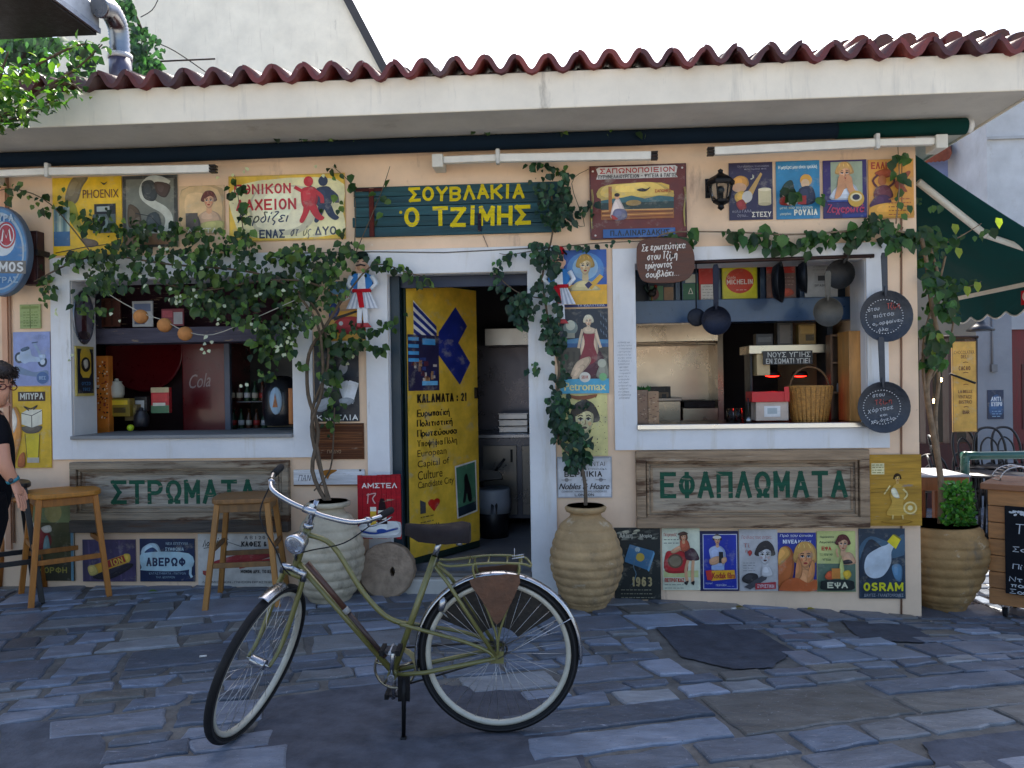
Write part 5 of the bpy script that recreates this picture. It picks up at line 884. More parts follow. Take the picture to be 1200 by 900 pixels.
pack('brown carton beside the yellow one', (146, 474, 160, 493), .55, .08, '#6a5a30', [(.1, .2, .9, .5, '#8a7a44')])
pack('small white note box on the bar counter', (157, 465, 172, 482), .62, .05, '#2c2a28', [(.1, .25, .8, .95, '#c4c4c0')])
pack('cream box in the right corner of the bar window', (313, 466, 342, 500), .5, .15, '#b5aa8a', [(.0, .15, .1, .2, '#3a342c'), (0, .3, .1, .35, '#3a342c'), (0, .45, .1, .5, '#3a342c'), (0, .6, .1, .65, '#3a342c')])
pack('upright orange board at the right end of the bar window', (338, 455, 343, 497), .38, .04, '#c2702c', [(.1, .05, .5, .95, '#d0803a')], 'wood_board', 'board')
p = at(332, 498, .55); t = thing('coffee_machine', 'dark rounded coffee machine with a blue lit badge behind the cream box', 'machine', p); m = M(); m.lathe([(0, 0), (.14, 0), (.16, .1), (.16, .26), (.12, .36), (.04, .40), (0, .40)], '#1a1a20', 20); m.build('body', 'enamel', t); m = M(Matrix.Rotation(R(90), 4, 'X')); m.T = Matrix.Translation((0, -.155, .2))@Matrix.Rotation(R(90), 4, 'X')@Matrix.Diagonal((.7, 1.5, 1, 1)); m.lathe([(0, 0), (.075, 0), (.07, .012), (0, .016)], '#a8c4dc', 18); A = Art(m, (-10, -10, 10, 10), -.05, .05, -.05, .05, 0); m.build('badge', 'plastic', t); m = M(); m.prism([(-.02, -.175, .15), (.02, -.175, .15), (.0, -.175, .26)], (0, -.004, 0), '#a8602a'); m.build('emblem', 'print', t)
for u, v, c, lab in ((166, 500, '#26242a', 'dark round jar on the bar counter below the packets'), (137, 466, '#b8b4a4', 'pale jug on the bar counter before the red tray')):
    p = at(u, v, .55); t = thing('jar', lab, 'jar', p); m = M(); m.lathe([(0, 0), (.05, 0), (.06, .03), (.06, .09), (.04, .12), (.045, .135), (0, .135)], c, 16); m.build('body', 'plastic', t); m = M(); m.ball((0, 0, .145), (.02, .02, .015), c, 8); m.build('lid', 'plastic', t)
p = at(153, 505, .4); o = M().ball((0, 0, .025), .028, '#b8cc2a', 12).build('lime', 'plastic'); o.location = p; tag(o, 'green lime lying on the bar window sill', 'fruit')
# string of round lamps before the window
t = thing('lamp_string', 'white cord of orange ball lamp shades looped before the bar window', 'string lights', at(165, 371, -.28)); m = Rel(t)
m.tube([at(u, v, -.28) for u, v in ((100, 322), (128, 345), (165, 366), (193, 376), (217, 388), (250, 392), (300, 372), (345, 352))], .003, '#b8b4a8', 6, sm=4); m.build('cord', 'plastic', t)
for u, v in ((165, 371), (193, 381), (217, 391)): m = Rel(t); m.ball(at(u, v, -.27), .052, '#c08450', 14); m.build('lamp_shade', 'fabric', t)

# ------------------------------------------------------------------ inside the kitchen window
x0, x1, z0, z1 = rect(742, 350, 1002, 377, .38); t = thing('blue_shelf', 'wide slate blue shelf across the kitchen window', 'shelf', ((x0+x1)/2, .38, z0)); m = Rel(t); m.box(x0-.04, x1, .38, .60, z0, z1, '#2f4a6a'); m.build('shelf_board', 'enamel', t, .004)
m = Rel(t)
for u in (793, 841, 892, 938): x = at(u, 320, .55).x; m.box(x-.02, x+.02, .50, .56, z1, z1+.33, '#2b4360')
m.box(x0-.04, x1, .575, .6, z1, z1+.33, '#20344c'); m.build('upright', 'enamel', t, .003)
x0, x1, z0, z1 = rect(846, 309, 887, 357, .47); zs = rect(742, 350, 1002, 377, .38)[3]
def a(A): A.r(847.5, 310.5, 885.5, 355, '#e2d81c'); A.e(866.5, 332, 16.5, 16.5, '#d8452a', n=28); A.t('Guide', 852, 325, 862, 329, '#f0e0d0', .0); A.t('MICHELIN', 851, 330, 882, 336.5, '#f4ece0', .025); A.lines(862, 344, 876, 346, 1, '#f0e0d0', .7)
def stood(px, bg, art, label, Y=.47, nm='card', cat='card'):
    x0, x1, z0, z1 = rect(*px, Y); z0 = zs; t = Vector(((x0+x1)/2, Y, z0)); m = M(Matrix.Translation(-t)); m.box(x0, x1, Y-.01, Y+.01, z0, z1, bg); art(Art(m, px, x0, x1, z0, z1, Y-.0105)); o = m.build(nm, 'print'); o.location = t; return tag(o, label, cat)
stood((846, 309, 887, 357), '#c8c21c', a, 'yellow guide book with a large red disc on the blue shelf', nm='guide_book', cat='book')
def a(A): A.r(898, 309, 931, 322, '#b8281e'); A.b([(915, 345), (925, 343), (930, 350), (920, 354)], '#c04a2a'); A.r(903, 326, 910, 356, '#7a4a3a'); A.lines(918, 328, 930, 338, 3, '#a88a7a', .8)
stood((898, 309, 932, 357), '#7a5a50', a, 'red topped card behind the edge on pans')
def a(A): A.r(954, 322, 972, 336, '#b9bbbc'); A.r(958, 326, 969, 333, '#3a3c40'); A.t('ΒΡΑΒΕΙΟ', 954, 338, 972, 341, '#5a5a5c', .02); A.lines(952, 314, 976, 318, 2, '#9a9a9a', .7)
stood((943, 308, 981, 357), '#c4c6c6', a, 'white printed sheet with a small black crest on the blue shelf')
def a(A): A.r(819, 312, 840, 335, '#c8322a'); A.r(821, 336, 838, 356, '#d8d4cc'); A.lines(823, 339, 836, 354, 5, '#9a948c', .7)
stood((819, 312, 840, 357), '#a82a22', a, 'red and white leaflet left of the yellow book')
def a(A): A.r(800, 334, 818, 356, '#2f6a4a'); A.r(803, 322, 816, 333, '#c8c8b8'); A.t('Δ', 806, 340, 812, 348, '#d8d8c8')
stood((799, 320, 818, 357), '#35506a', a, 'green card on the blue shelf under the chopping board')
def a(A): A.r(762, 336, 777, 356, '#4a7a54'); A.r(778, 338, 789, 356, '#8a6a4a'); A.b([(764, 345), (770, 340), (772, 350), (766, 355)], '#6a2a2a')
stood((760, 330, 790, 357), '#1e2c38', a, 'dark card with green and brown fields at the left of the blue shelf')
p = at(764, 357, .42); p.z = zs; t = thing('rooster_figure', 'small dark metal rooster figure at the left end of the blue shelf', 'figurine', p); m = M(); m.ball((0, 0, .06), (.035, .02, .03), '#2a2622', 12); m.ball((.03, 0, .11), (.015, .012, .018), '#7a2a22', 10); m.tube([(.015, 0, .07), (.028, 0, .105)], [.02, .012], '#2a2622', 8); m.tube([(-.03, 0, .07), (-.055, 0, .11), (-.045, 0, .13)], [.012, .012, .004], '#20302a', 8); m.tube([(0, .008, 0), (0, .008, .04)], .004, '#a8742a', 6); m.tube([(0, -.008, 0), (0, -.008, .04)], .004, '#a8742a', 6); m.build('body', 'iron', t)
# steel hood and griddle
t = thing('extraction_hood', 'large stainless steel extraction hood behind the kitchen window', 'hood', (at(790, 430, 1.5).x, 1.5, FLOOR+1.0)); m = Rel(t)
x0, x1, z0, z1 = rect(700, 377, 842, 401, 1.2); m.box(x0, x1, 1.2, 2.4, z0, z1+.5, '#c9b9a4'); m.box(x0, x1-.02, 1.19, 1.22, z0-.03, z0-.012, '#8a7a68'); m.build('canopy', 'steel', t, .006)
m = Rel(t); x2, x3, z2, z3 = rect(690, 400, 830, 475, 2.2); m.box(x2, x3, 2.2, 2.24, z2-.3, z3+.1, '#c8b8a4'); m.box(x3, x3+.05, 1.7, 2.3, z2-.3, z3+.1, '#a89a8a'); m.build('splash_plate', 'steel', t)
t = thing('griddle', 'steel griddle and work counter under the hood', 'griddle', (at(815, 480, 1.5).x, 1.5, FLOOR)); m = Rel(t); x0, x1, z0, z1 = rect(800, 474, 842, 500, 1.5); m.box(x0, x1, 1.5, 2.15, FLOOR, z1-.03, '#b8a890'); m.build('body', 'steel', t, .006); m = Rel(t); m.box(x0+.02, x1-.02, 1.55, 2.12, z1-.03, z1+.03, '#2a2624'); m.build('hot_plate', 'iron', t, .004)
m = Rel(t); x0, x1, z0, z1 = rect(770, 470, 798, 500, 1.5); m.box(x0-.5, x1, 1.5, 2.15, FLOOR, z1, '#a89a88'); m.box(x0-.5, x1+.01, 1.48, 2.15, z1, z1+.03, '#8a8078'); m.build('worktop', 'steel', t, .005)
pack('dark carton box standing on the work counter', (760, 453, 786, 470), 1.6, .2, '#2a2420', [(.1, .4, .9, .95, '#8a7050'), (.6, .5, .8, .9, '#2a2420')], 'carton_box', 'box')
# carton with greens at the left
x0, x1, z0, z1 = rect(746, 457, 772, 496, .1); t = thing('herb_carton', 'brown printed carton with greens in the left corner of the kitchen window', 'carton', ((x0+x1)/2, .12, WR[2])); m = Rel(t); m.box(x0, x0+(x1-x0)*.52, .1, .25, WR[2]+.004, z1, '#8a6a52'); m.box(x0+(x1-x0)*.52, x1, .09, .25, WR[2]+.004, z1-.01, '#9a7858'); A = Art(m, (746, 457, 772, 496), x0, x1, z0, z1, .0895)
for k in range(46): u, v = rs.uniform(747, 770), rs.uniform(460, 494); A.r(u, v, u+rs.uniform(1, 3), v+.9, rs.choice(['#5a4032', '#c0a488', '#6a2a22'])); A.k = k % 9
m.build('carton', 'print', t, .002); m = Rel(t)
for k in range(26): m.leaf(Vector((x0+rs.uniform(0, .1), .12+rs.uniform(0, .1), z1-.01)), Vector((rs.uniform(-.6, .6), rs.uniform(-.4, .4), 1)), Vector((0, -1, .3)), rs.uniform(.03, .05), .02, vary('#2f6a2c', .3))
m.build('greens', 'leaf', t)
# warm cupboard
t = thing('heat_lamp_shelf', 'steel pass shelf with two glowing red heat lamps', 'shelf', (at(930, 415, .5).x, .5, FLOOR+1.2)); m = Rel(t); x0, x1, z0, z1 = rect(878, 404, 970, 414, .5); m.box(x0, x1, .5, .85, z0, z1, '#c0b8a4'); m.build('top', 'steel', t, .003)
m = Rel(t); x2 = at(888, 450, .5).x; m.box(x2, x2+.10, .52, .7, at(890, 440, .52).z, z0, '#d0b888'); m.box(at(972, 450, .55).x-.02, at(972, 450, .55).x+.02, .52, .8, WR[2], z1+.3, '#22262c'); m.box(at(884, 450, .55).x-.02, at(884, 450, .55).x, .6, .8, WR[2], z1, '#1a1c20'); m.build('post', 'plastic', t, .003)
for u in (905, 937): p = at(u, 440, .58); m = Rel(t); m.lathe([(.0, .035), (.05, .03), (.065, .0), (.06, -.004)], '#2a1012', 16, p); lm = m.build('lamp_shade', 'iron', t); m = Rel(t); m.ball(p, (.058, .058, .012), '#ff1e14', 14); m.build('lamp_bulb', 'glow', lm)
for px, lab, c, cs in (((886, 391, 906, 405), 'small black radio on the steel pass shelf', '#141416', [(.1, .3, .9, .7, '#4a4a48')]), ((911, 378, 929, 405), 'dark glass jar box on the steel pass shelf', '#2a2622', [(.15, .1, .85, .9, '#5a5248')]), ((936, 380, 956, 404), 'yellow tea tin on the steel pass shelf', '#8a6a2c', [(.1, .1, .9, .45, '#a8823a'), (.4, .5, .9, .8, '#4a3a1c')])): pack(lab, px, .55, .1, c, cs, 'tin_box', 'tin')
def a(A): A.t('ΝΟΥΣ ΥΓΙΗΣ', 899, 412.5, 950, 418.5, '#cfd0c8', .02); A.t('ΕΝ ΣΩΜΑΤΙ ΥΓΙΕΙ', 897, 420, 949, 426, '#cfd0c8', .02)
poster('black_sign', 'black handwritten sign hanging under the steel pass shelf', 'sign', (894, 411, 952, 427), '#15181c', a, Y=.485)
t = pack('white tub with a red lid on the kitchen counter', (886, 470, 924, 493), .12, .16, '#c4b2a4', [(.25, .25, .75, .8, '#dfe0e0'), (.35, .35, .65, .65, '#a8b4b8')], 'lidded_tub', 'tub'); m = Rel(t); x0, x1, z0, z1 = rect(881, 459, 925, 471, .11); m.box(x0, x1, .1, .31, z0, z1, '#c8141e'); m.box(x1-.04, x1-.005, .095, .1, z0, z1+.035, '#c8141e'); m.build('lid', 'plastic', t, .004)
# basket
p = at(949, 492, .2); p.z = WR[2]+.004; t = thing('wicker_basket', 'round honey coloured wicker basket with a hoop handle on the counter', 'basket', p); m = M(); prof = [(0, 0)]; k = 1/157
nrow = 17
for i in range(nrow+1):
    z = 40*k*i/nrow; r = (19+6*(i/nrow)**.8)*k
    prof += [(r, z-.002), (r+.004, z+.003), (r, z+.007)]
m.lathe(prof+[(25*k, 40*k+.01), (23*k, 40*k+.01), (20*k, .03)], '#b98440', 40, wob=.0)
for j in range(28):
    a_ = 2*PI*j/28; m.tube([((19*k+.004)*math.cos(a_), (19*k+.004)*math.sin(a_), .0), ((25*k+.005)*math.cos(a_), (25*k+.005)*math.sin(a_), 40*k)], .0035, '#a06f30', 5)
m.build('weave', 'wicker', t); m = M(); m.tube([(22*k*math.cos(a), 0, 38*k+25*k*math.sin(a)) for a in [PI*i/14 for i in range(15)]], .008, '#6a4a2a', 8); m.build('handle', 'wicker', t)
# shelf unit at the right
t = thing('wood_rack', 'open wooden wall rack at the right end of the kitchen counter', 'rack', (at(985, 480, .3).x, .3, WR[2])); m = Rel(t); x0, x1, z0, z1 = rect(976, 392, 994, 496, .36); 
m.box(x0, x1, .45, .47, WR[2]+.004, z1, '#5a4432')
for v in (392, 424, 459, 493): zz = at(985, v, .36).z; m.box(x0, x1, .36, .45, zz-.012, zz, '#7a5c40')
m.box(x0-.015, x0, .36, .47, WR[2]+.004, z1, '#6a4e38'); m.build('shelves', 'wood', t); m = Rel(t); x2, x3, z2, z3 = rect(993, 388, 1010, 497, .14); m.box(x2, x3, .1, .34, WR[2]+.004, z3, '#c08848'); m.build('side_panel', 'wood', t, .003)
for u, v in ((986, 424), (983, 459)): p = at(u, v, .40); b = thing('shaker', 'small glass shaker on the open wooden rack', 'shaker', p, 'shakers on the wooden rack'); m = M(); m.lathe([(0, 0), (.016, 0), (.016, .05), (.010, .065), (0, .065)], '#a8a8a4', 10); m.build('body', 'plastic', b); m = M(); m.lathe([(.011, .065), (.012, .08), (0, .085)], '#4a4a4a', 10); m.build('cap', 'steel', b)
p = at(877, 495, .15); p.z = WR[2]+.003; t = thing('hand_bell', 'small steel counter bell with an upright handle', 'bell', p); m = M(); m.lathe([(.028, 0), (.022, .025), (.012, .045), (0, .05)], '#9a9a98', 14); m.build('bell', 'steel', t); m = M(); m.tube([(0, 0, .045), (0, 0, .18)], .005, '#3a3a3c', 6); m.build('handle', 'iron', t)
for u in (856, 866): p = at(u, 496, .3); p.z = WR[2]+.003; t = thing('drinking_glass', 'upturned glass in the dark middle of the kitchen counter', 'glass', p, 'glasses on the kitchen counter'); m = M(); m.lathe([(0, .10), (.026, .10), (.032, 0), (.029, 0), (.024, .094), (0, .094)], '#c8d0d4', 14); m.build('cup', 'glass', t)
# kitchen seen through the door
t = thing('kitchen_unit', 'stainless steel kitchen counter with cupboard doors behind the open doorway', 'counter', (at(590, 560, 1.9).x, 1.9, FLOOR)); m = Rel(t); x0, x1, z0, z1 = rect(552, 513, 700, 600, 1.8); m.box(x0, x1, 1.82, 2.45, FLOOR+.08, z1, '#4e5058'); m.box(x0, x1, 1.80, 2.45, z1, z1+.035, '#8a8c94'); m.build('body', 'steel', t, .004)
for u0, u1 in ((566, 606), (612, 650)):
    m = Rel(t); x2, x3, z2, z3 = rect(u0, 522, u1, 602, 1.8); m.box(x2, x3, 1.80, 1.82, FLOOR+.12, z3, '#6a6866'); d_ = m.build('cupboard_door', 'steel', t, .004); m = Rel(t); m.box(x3-.06, x3-.04, 1.785, 1.8, z3-.16, z3-.04, '#1a1a1c'); m.build('handle', 'iron', d_)
t = thing('wall_hood', 'steel hood and back plate above the doorway counter', 'hood', (at(600, 400, 2.2).x, 2.2, FLOOR+1.5)); m = Rel(t); x0, x1, z0, z1 = rect(568, 384, 690, 404, 1.9); m.box(x0, x1, 1.9, 2.5, z0, z1, '#a8a29c'); m.build('canopy', 'steel', t, .004); m = Rel(t); x0, x1, z0, z1 = rect(545, 406, 690, 470, 2.5); m.box(x0, x1, 2.5, 2.54, z0-.3, z1+.02, '#55535a'); m.build('back_plate', 'steel', t)
t = thing('steel_tray_rack', 'stack of shallow steel trays on the doorway counter', 'trays', (at(600, 505, 2.0).x, 2.0, rect(552, 513, 700, 600, 1.8)[3]+.04)); m = Rel(t); x0, x1, z0, z1 = rect(585, 484, 618, 507, 2.0); zz = t.location.z
for k in range(3): m.box(x0, x1, 1.98, 2.3, zz+k*.065+.002, zz+k*.065+.05, '#9a9ca2'); m.box(x0-.01, x1+.01, 1.97, 2.31, zz+k*.065+.05, zz+k*.065+.058, '#c0c2c8')
m.build('trays', 'steel', t, .002)
p = at(578, 605, 1.35); p.z = FLOOR; t = thing('bin', 'dark dustbin with a pale bag behind the open door', 'bin', p); m = M(); m.lathe([(0, 0), (.13, 0), (.15, .32), (.145, .32), (0, .02)], '#17181c', 20); m.build('body', 'plastic', t); m = M(); m.lathe([(.15, .22), (.16, .30), (.165, .42), (.155, .44), (.12, .38)], '#8a9098', 18, wob=.08); m.build('bin_bag', 'plastic', t)
p = at(574, 562, 1.3); t = thing('dustpan', 'black long handled dustpan resting on the dustbin', 'dustpan', p); m = M(); m.prism([(-.12, 0, -.02), (.12, 0, .0), (.1, 0, .06), (-.06, 0, .09)], (0, -.1, .02), '#101114'); m.tube([(.04, -.05, .06), (.14, -.05, .19)], .012, '#101114', 8); m.build('pan', 'plastic', t)
# ------------------------------------------------------------------ clay jars and plants
def jar(name, label, g, prof, kpx, col='#b8986e', rv0=0., n=48):
    t = thing(name, label, 'pot', g); m = M(); out = []
    fine = []
    for (r0, v0), (r1, v1) in zip(prof, prof[1:]):
        st = max(1, int(abs(v1-v0)/1.5))
        for i in range(st): f = i/st; fine.append((r0+(r1-r0)*f, v0+(v1-v0)*f))
    fine.append(prof[-1])
    for r, v in fine:
        rib = abs(math.sin((v+rv0*3)*PI/(10.5+rv0)))**.45 if r > 23 and v > 8 else 0
        out.append(((r-2.2+rib*2.6)/kpx, v/kpx))
    m.lathe([(0, 0)]+out, col, n, wob=.022); ri = prof[-1][0]/kpx
    m.lathe([(ri, prof[-1][1]/kpx), (ri-.03, prof[-1][1]/kpx), (ri-.035, prof[-1][1]/kpx-.06)], col, n)
    m.build('body', 'clay', t); m = M(); m.lathe([(0, prof[-1][1]/kpx-.04), (ri-.03, prof[-1][1]/kpx-.05)], '#3a2c20', 20); m.build('soil', 'bark', t); return t
PR = [(24, 0), (27, 6), (34, 20), (41, 40), (43.5, 55), (42.5, 70), (38, 85), (31, 98), (25, 104), (21, 109), (20, 112), (24, 115), (24.5, 119), (22, 122)]
gR = gp(688, 712); gL = gp(387, 704); gC = at(1103, 700, .36); gC.z = gz(gC.x, gC.y)
jar('clay_jar', 'tall ribbed clay jar right of the doorway holding an ivy stem', gR, PR, 172)
jar('clay_jar', 'ribbed pale clay jar behind the bicycle frame under the white plank', gL, [(25, 0), (29, 6), (36, 22), (41, 42), (42, 60), (40, 76), (35, 90), (29, 100), (23, 106), (21, 109), (20, 112), (25, 115), (26, 119), (23, 121)], 172, '#bfb29a', .8)
jar('clay_planter', 'wide cut off clay planter at the right corner of the building', gC, [(28, 0), (32, 10), (40, 28), (47, 48), (51, 64), (49, 78), (43, 92), (39, 97)], 155, '#ac885a', .4)
def stems(t, paths, col='#6b5c4c'):
    m = Rel(t)
    for pts, r0, r1 in paths: m.tube(pts, [r0, (r0+r1)/2, r1], col, 7, sm=4)
    return m.build('stem', 'bark', t)
def scatter(m, spots, L, cols, down=.8, rnd=None):
    rnd = rnd or rs
    for p in spots:
        l = L*rnd.uniform(.45, 1.3); d = Vector((rnd.uniform(-.8, .8), rnd.uniform(-.5, .3), -down+rnd.uniform(-.5, .6))); nr = Vector((rnd.uniform(-.7, .7), -1, rnd.uniform(-.3, .8)))
        m.leaf(p, d, nr, l, l*rnd.uniform(.7, .95), vary(rnd.choice(cols), .3))
def in_poly(q, n, y0, y1, rnd, clump=14, cr=16):
    us = [p[0] for p in q]; vs = [p[1] for p in q]; out = []; cs = []
    while len(cs) < clump:
        c = (rnd.uniform(min(us), max(us)), rnd.uniform(min(vs), max(vs)))
        if inpoly(c, q): cs.append((c, rnd.uniform(.5, 1.5), rnd.uniform(y0, y1)))
    while len(out) < n:
        c, k, y = rnd.choice(cs); u, v = c[0]+rnd.gauss(0, cr*k), c[1]+rnd.gauss(0, cr*.7*k)
        if inpoly((u, v), q): out.append(at(u, v, max(min(y+rnd.gauss(0, .09), y1+.05), y0-.08)))
    return out
def along(path, n, spread, y0, y1, rnd):
    out = []
    L = [math.hypot(b[0]-a[0], b[1]-a[1]) for a, b in zip(path, path[1:])]; S = sum(L)
    for _ in range(n):
        t = rnd.random()*S
        for (a, b), l in zip(zip(path, path[1:]), L):
            if t <= l: break
            t -= l
        f = min(1, t/l); s = spread[0] if not isinstance(spread, list) else 1
        out.append(at(a[0]+(b[0]-a[0])*f+rnd.gauss(0, spread[0]), a[1]+(b[1]-a[1])*f+rnd.gauss(0, spread[1]), rnd.uniform(y0, y1)))
    return out
rv = random.Random(21)
GR = ['#334f28', '#2a4423', '#405e2e', '#233a20', '#557636', '#304a28', '#63803a']
# bougainvillea over the bar window
t = thing('climbing_bougainvillea', 'large dark climbing bougainvillea with white flowers spreading over the bar window', 'climbing plant', (gL.x, gL.y, gL.z+.66))
top = Vector((gL.x, gL.y, gL.z+.66))
def up(*uvY): return [at(*q) for q in uvY]
stems(t, [([top]+up((366, 552, -.2), (373, 505, -.14), (361, 462, -.14), (362, 415, -.16), (380, 385, -.2), (400, 352, -.25)), .016, .011), ([top+Vector((.02, 0, 0))]+up((374, 545, -.17), (365, 500, -.18), (377, 460, -.16), (378, 420, -.2), (372, 380, -.25), (350, 345, -.3)), .014, .009),
     ([top]+up((371, 520, -.15), (366, 480, -.13), (384, 430, -.15), (381, 390, -.17), (360, 350, -.2), (300, 320, -.25), (200, 310, -.22), (110, 300, -.12), (40, 330, -.1)), .012, .006), (up((400, 352, -.25), (360, 330, -.3), (300, 330, -.3), (240, 340, -.28), (180, 330, -.25)), .009, .004), (up((380, 385, -.2), (410, 340, -.2), (440, 310, -.12), (480, 320, -.1), (500, 325, -.08)), .008, .003),
     (up((392, 478, -.1), (389, 540, -.05), (381, 560, -.05), (368, 575, -.1)), .006, .006), (up((110, 300, -.12), (60, 240, -.08), (20, 222, -.08), (-10, 225, -.08)), .005, .003), (up((290, 300, -.2), (282, 250, -.08), (275, 205, -.06)), .005, .002), (up((415, 300, -.15), (415, 225, -.05), (390, 195, -.05)), .004, .002), (up((415, 300, -.15), (445, 230, -.06), (457, 195, -.05)), .004, .002)])
m = Rel(t)
MASS = [(100, 318), (118, 290), (150, 280), (190, 286), (215, 274), (262, 276), (290, 268), (310, 290), (350, 284), (400, 288), (432, 286), (446, 302), (436, 318), (412, 330), (400, 352), (372, 375), (352, 398), (330, 410), (300, 384), (270, 398), (262, 372), (236, 366), (205, 352), (185, 346), (150, 338), (125, 345), (104, 338)]
scatter(m, in_poly(MASS, 1250, -.42, -.06, rv, 70, 17), .062, GR, rnd=rv)
scatter(m, in_poly([(300, 375), (345, 375), (350, 415), (322, 455), (296, 460), (290, 420)], 120, -.3, -.12, rv, 8, 10), .06, GR, rnd=rv)
scatter(m, in_poly([(366, 385), (425, 370), (430, 400), (402, 420), (396, 460), (378, 465), (372, 420)], 170, -.26, -.1, rv, 10, 9), .062, GR, rnd=rv)
for path, n, sp in (([(110, 300), (85, 300), (62, 320), (48, 350)], 60, (5, 6)), ([(140, 285), (105, 300), (75, 305)], 40, (5, 5)), ([(-5, 222), (25, 222), (55, 240), (70, 236), (82, 232)], 34, (5, 5)), ([(90, 250), (130, 262), (150, 280)], 60, (8, 6)), ([(285, 290), (280, 240), (275, 205)], 30, (5, 5)), ([(440, 305), (470, 318), (502, 328)], 34, (4, 4)), ([(425, 385), (455, 380), (470, 365)], 20, (4, 4)), ([(430, 405), (448, 408)], 10, (3, 3)), ([(345, 425), (357, 430)], 5, (3, 3)), ([(412, 290), (398, 265), (388, 232)], 14, (5, 5)), ([(455, 230), (445, 260), (452, 200)], 8, (4, 6)), ([(418, 216), (384, 197), (395, 200)], 9, (5, 5)), ([(100, 330), (95, 360), (138, 360)], 26, (5, 9)), ([(145, 265), (200, 270), (260, 278)], 110, (8, 8)), ([(395, 465), (385, 500), (378, 470)], 26, (4, 8)), ([(300, 156), (345, 161), (420, 164), (480, 158)], 22, (10, 3)), ([(545, 152), (600, 158), (680, 155), (760, 152)], 20, (12, 4))):
    scatter(m, along(path, n, sp, -.22, -.06, rv), .06, GR+['#3f5a26'], rnd=rv)
m.build('leaves', 'leaf', t)
m = Rel(t)
for u, v, n in ((205, 350, 16), (222, 352, 8), (232, 346, 8), (240, 410, 10), (247, 398, 6), (165, 333, 6), (223, 317, 5), (211, 308, 5), (246, 312, 4), (332, 408, 12), (340, 398, 8), (322, 405, 5), (335, 385, 4), (298, 385, 4), (292, 448, 4), (330, 340, 6), (350, 330, 4), (258, 380, 6), (282, 228, 5), (268, 205, 6), (288, 205, 5), (372, 197, 4), (407, 415, 6), (418, 412, 6), (136, 374, 5), (300, 345, 5), (190, 285, 6), (80, 420, 4), (72, 362, 6), (262, 360, 4)):
    for k in range(max(2, n*2//5)):
        p = at(u+rv.gauss(0, 4.5), v+rv.gauss(0, 4), rv.uniform(-.46, -.34) if 120 < u < 400 and v > 270 else -.12)
        m.leaf(p, Vector((rv.uniform(-1, 1), rv.uniform(-.5, .2), rv.uniform(-1, .6))), Vector((rv.uniform(-.5, .5), -1, .3)), rv.uniform(.025, .04), .028, vary('#d8dcc0', .1))
m.build('blossoms', 'petal', t)
# ivy right of the door
t = thing('climbing_ivy', 'dark ivy climbing from the clay jar along the right side of the doorway', 'climbing plant', (gR.x, gR.y, gR.z+.68)); top = Vector(t.location)
stems(t, [([top]+up((686, 572, -.25), (682, 550, -.16), (672, 536, -.12), (655, 515, -.1), (652, 470, -.09), (655, 430, -.08), (646, 395, -.09), (640, 360, -.1), (636, 320, -.08), (648, 270, -.07), (645, 215, -.07)), .014, .006), (up((640, 350, -.1), (612, 345, -.12), (590, 330, -.1), (584, 318, -.08)), .005, .003), (up((646, 290, -.08), (600, 298, -.05), (585, 297, -.05)), .004, .002), (up((648, 290, -.08), (700, 285, -.05), (740, 283, -.05), (800, 281, -.05)), .004, .003), (up((655, 250, -.06), (685, 265, -.05), (670, 215, -.05), (690, 198, -.04)), .003, .002)])
m = Rel(t)
IV = ['#2c4a34', '#33553e', '#284234', '#41684a', '#223a2e']
for q, n, cr in (([(648, 495), (676, 492), (692, 510), (690, 538), (676, 552), (660, 545), (647, 520)], 230, 8), ([(641, 440), (664, 436), (670, 500), (648, 500)], 150, 7), ([(636, 380), (662, 385), (664, 440), (646, 436)], 90, 7), ([(596, 352), (612, 342), (632, 330), (658, 330), (660, 380), (640, 392), (612, 386), (600, 372)], 210, 9), ([(622, 282), (655, 285), (660, 335), (630, 335)], 150, 8), ([(626, 215), (664, 208), (672, 250), (668, 285), (636, 290), (630, 250)], 190, 9)):
    scatter(m, in_poly(q, n, -.2, -.05, rv, 9, cr), .056, IV, rnd=rv)
for path, n, sp in (([(584, 300), (640, 292)], 18, (4, 3)), ([(580, 310), (590, 345), (604, 350)], 36, (5, 6)), ([(670, 288), (740, 284)], 16, (4, 3)), ([(672, 245), (690, 240), (678, 262)], 16, (5, 5)), ([(612, 192), (650, 198), (672, 205)], 34, (6, 6)), ([(622, 432), (634, 430)], 12, (3, 3)), ([(690, 470), (676, 476)], 6, (4, 3)), ([(672, 510), (690, 500)], 10, (4, 4))):
    scatter(m, along(path, n, sp, -.16, -.04, rv), .05, IV+['#4a6a34'], rnd=rv)
m.build('leaves', 'leaf', t)
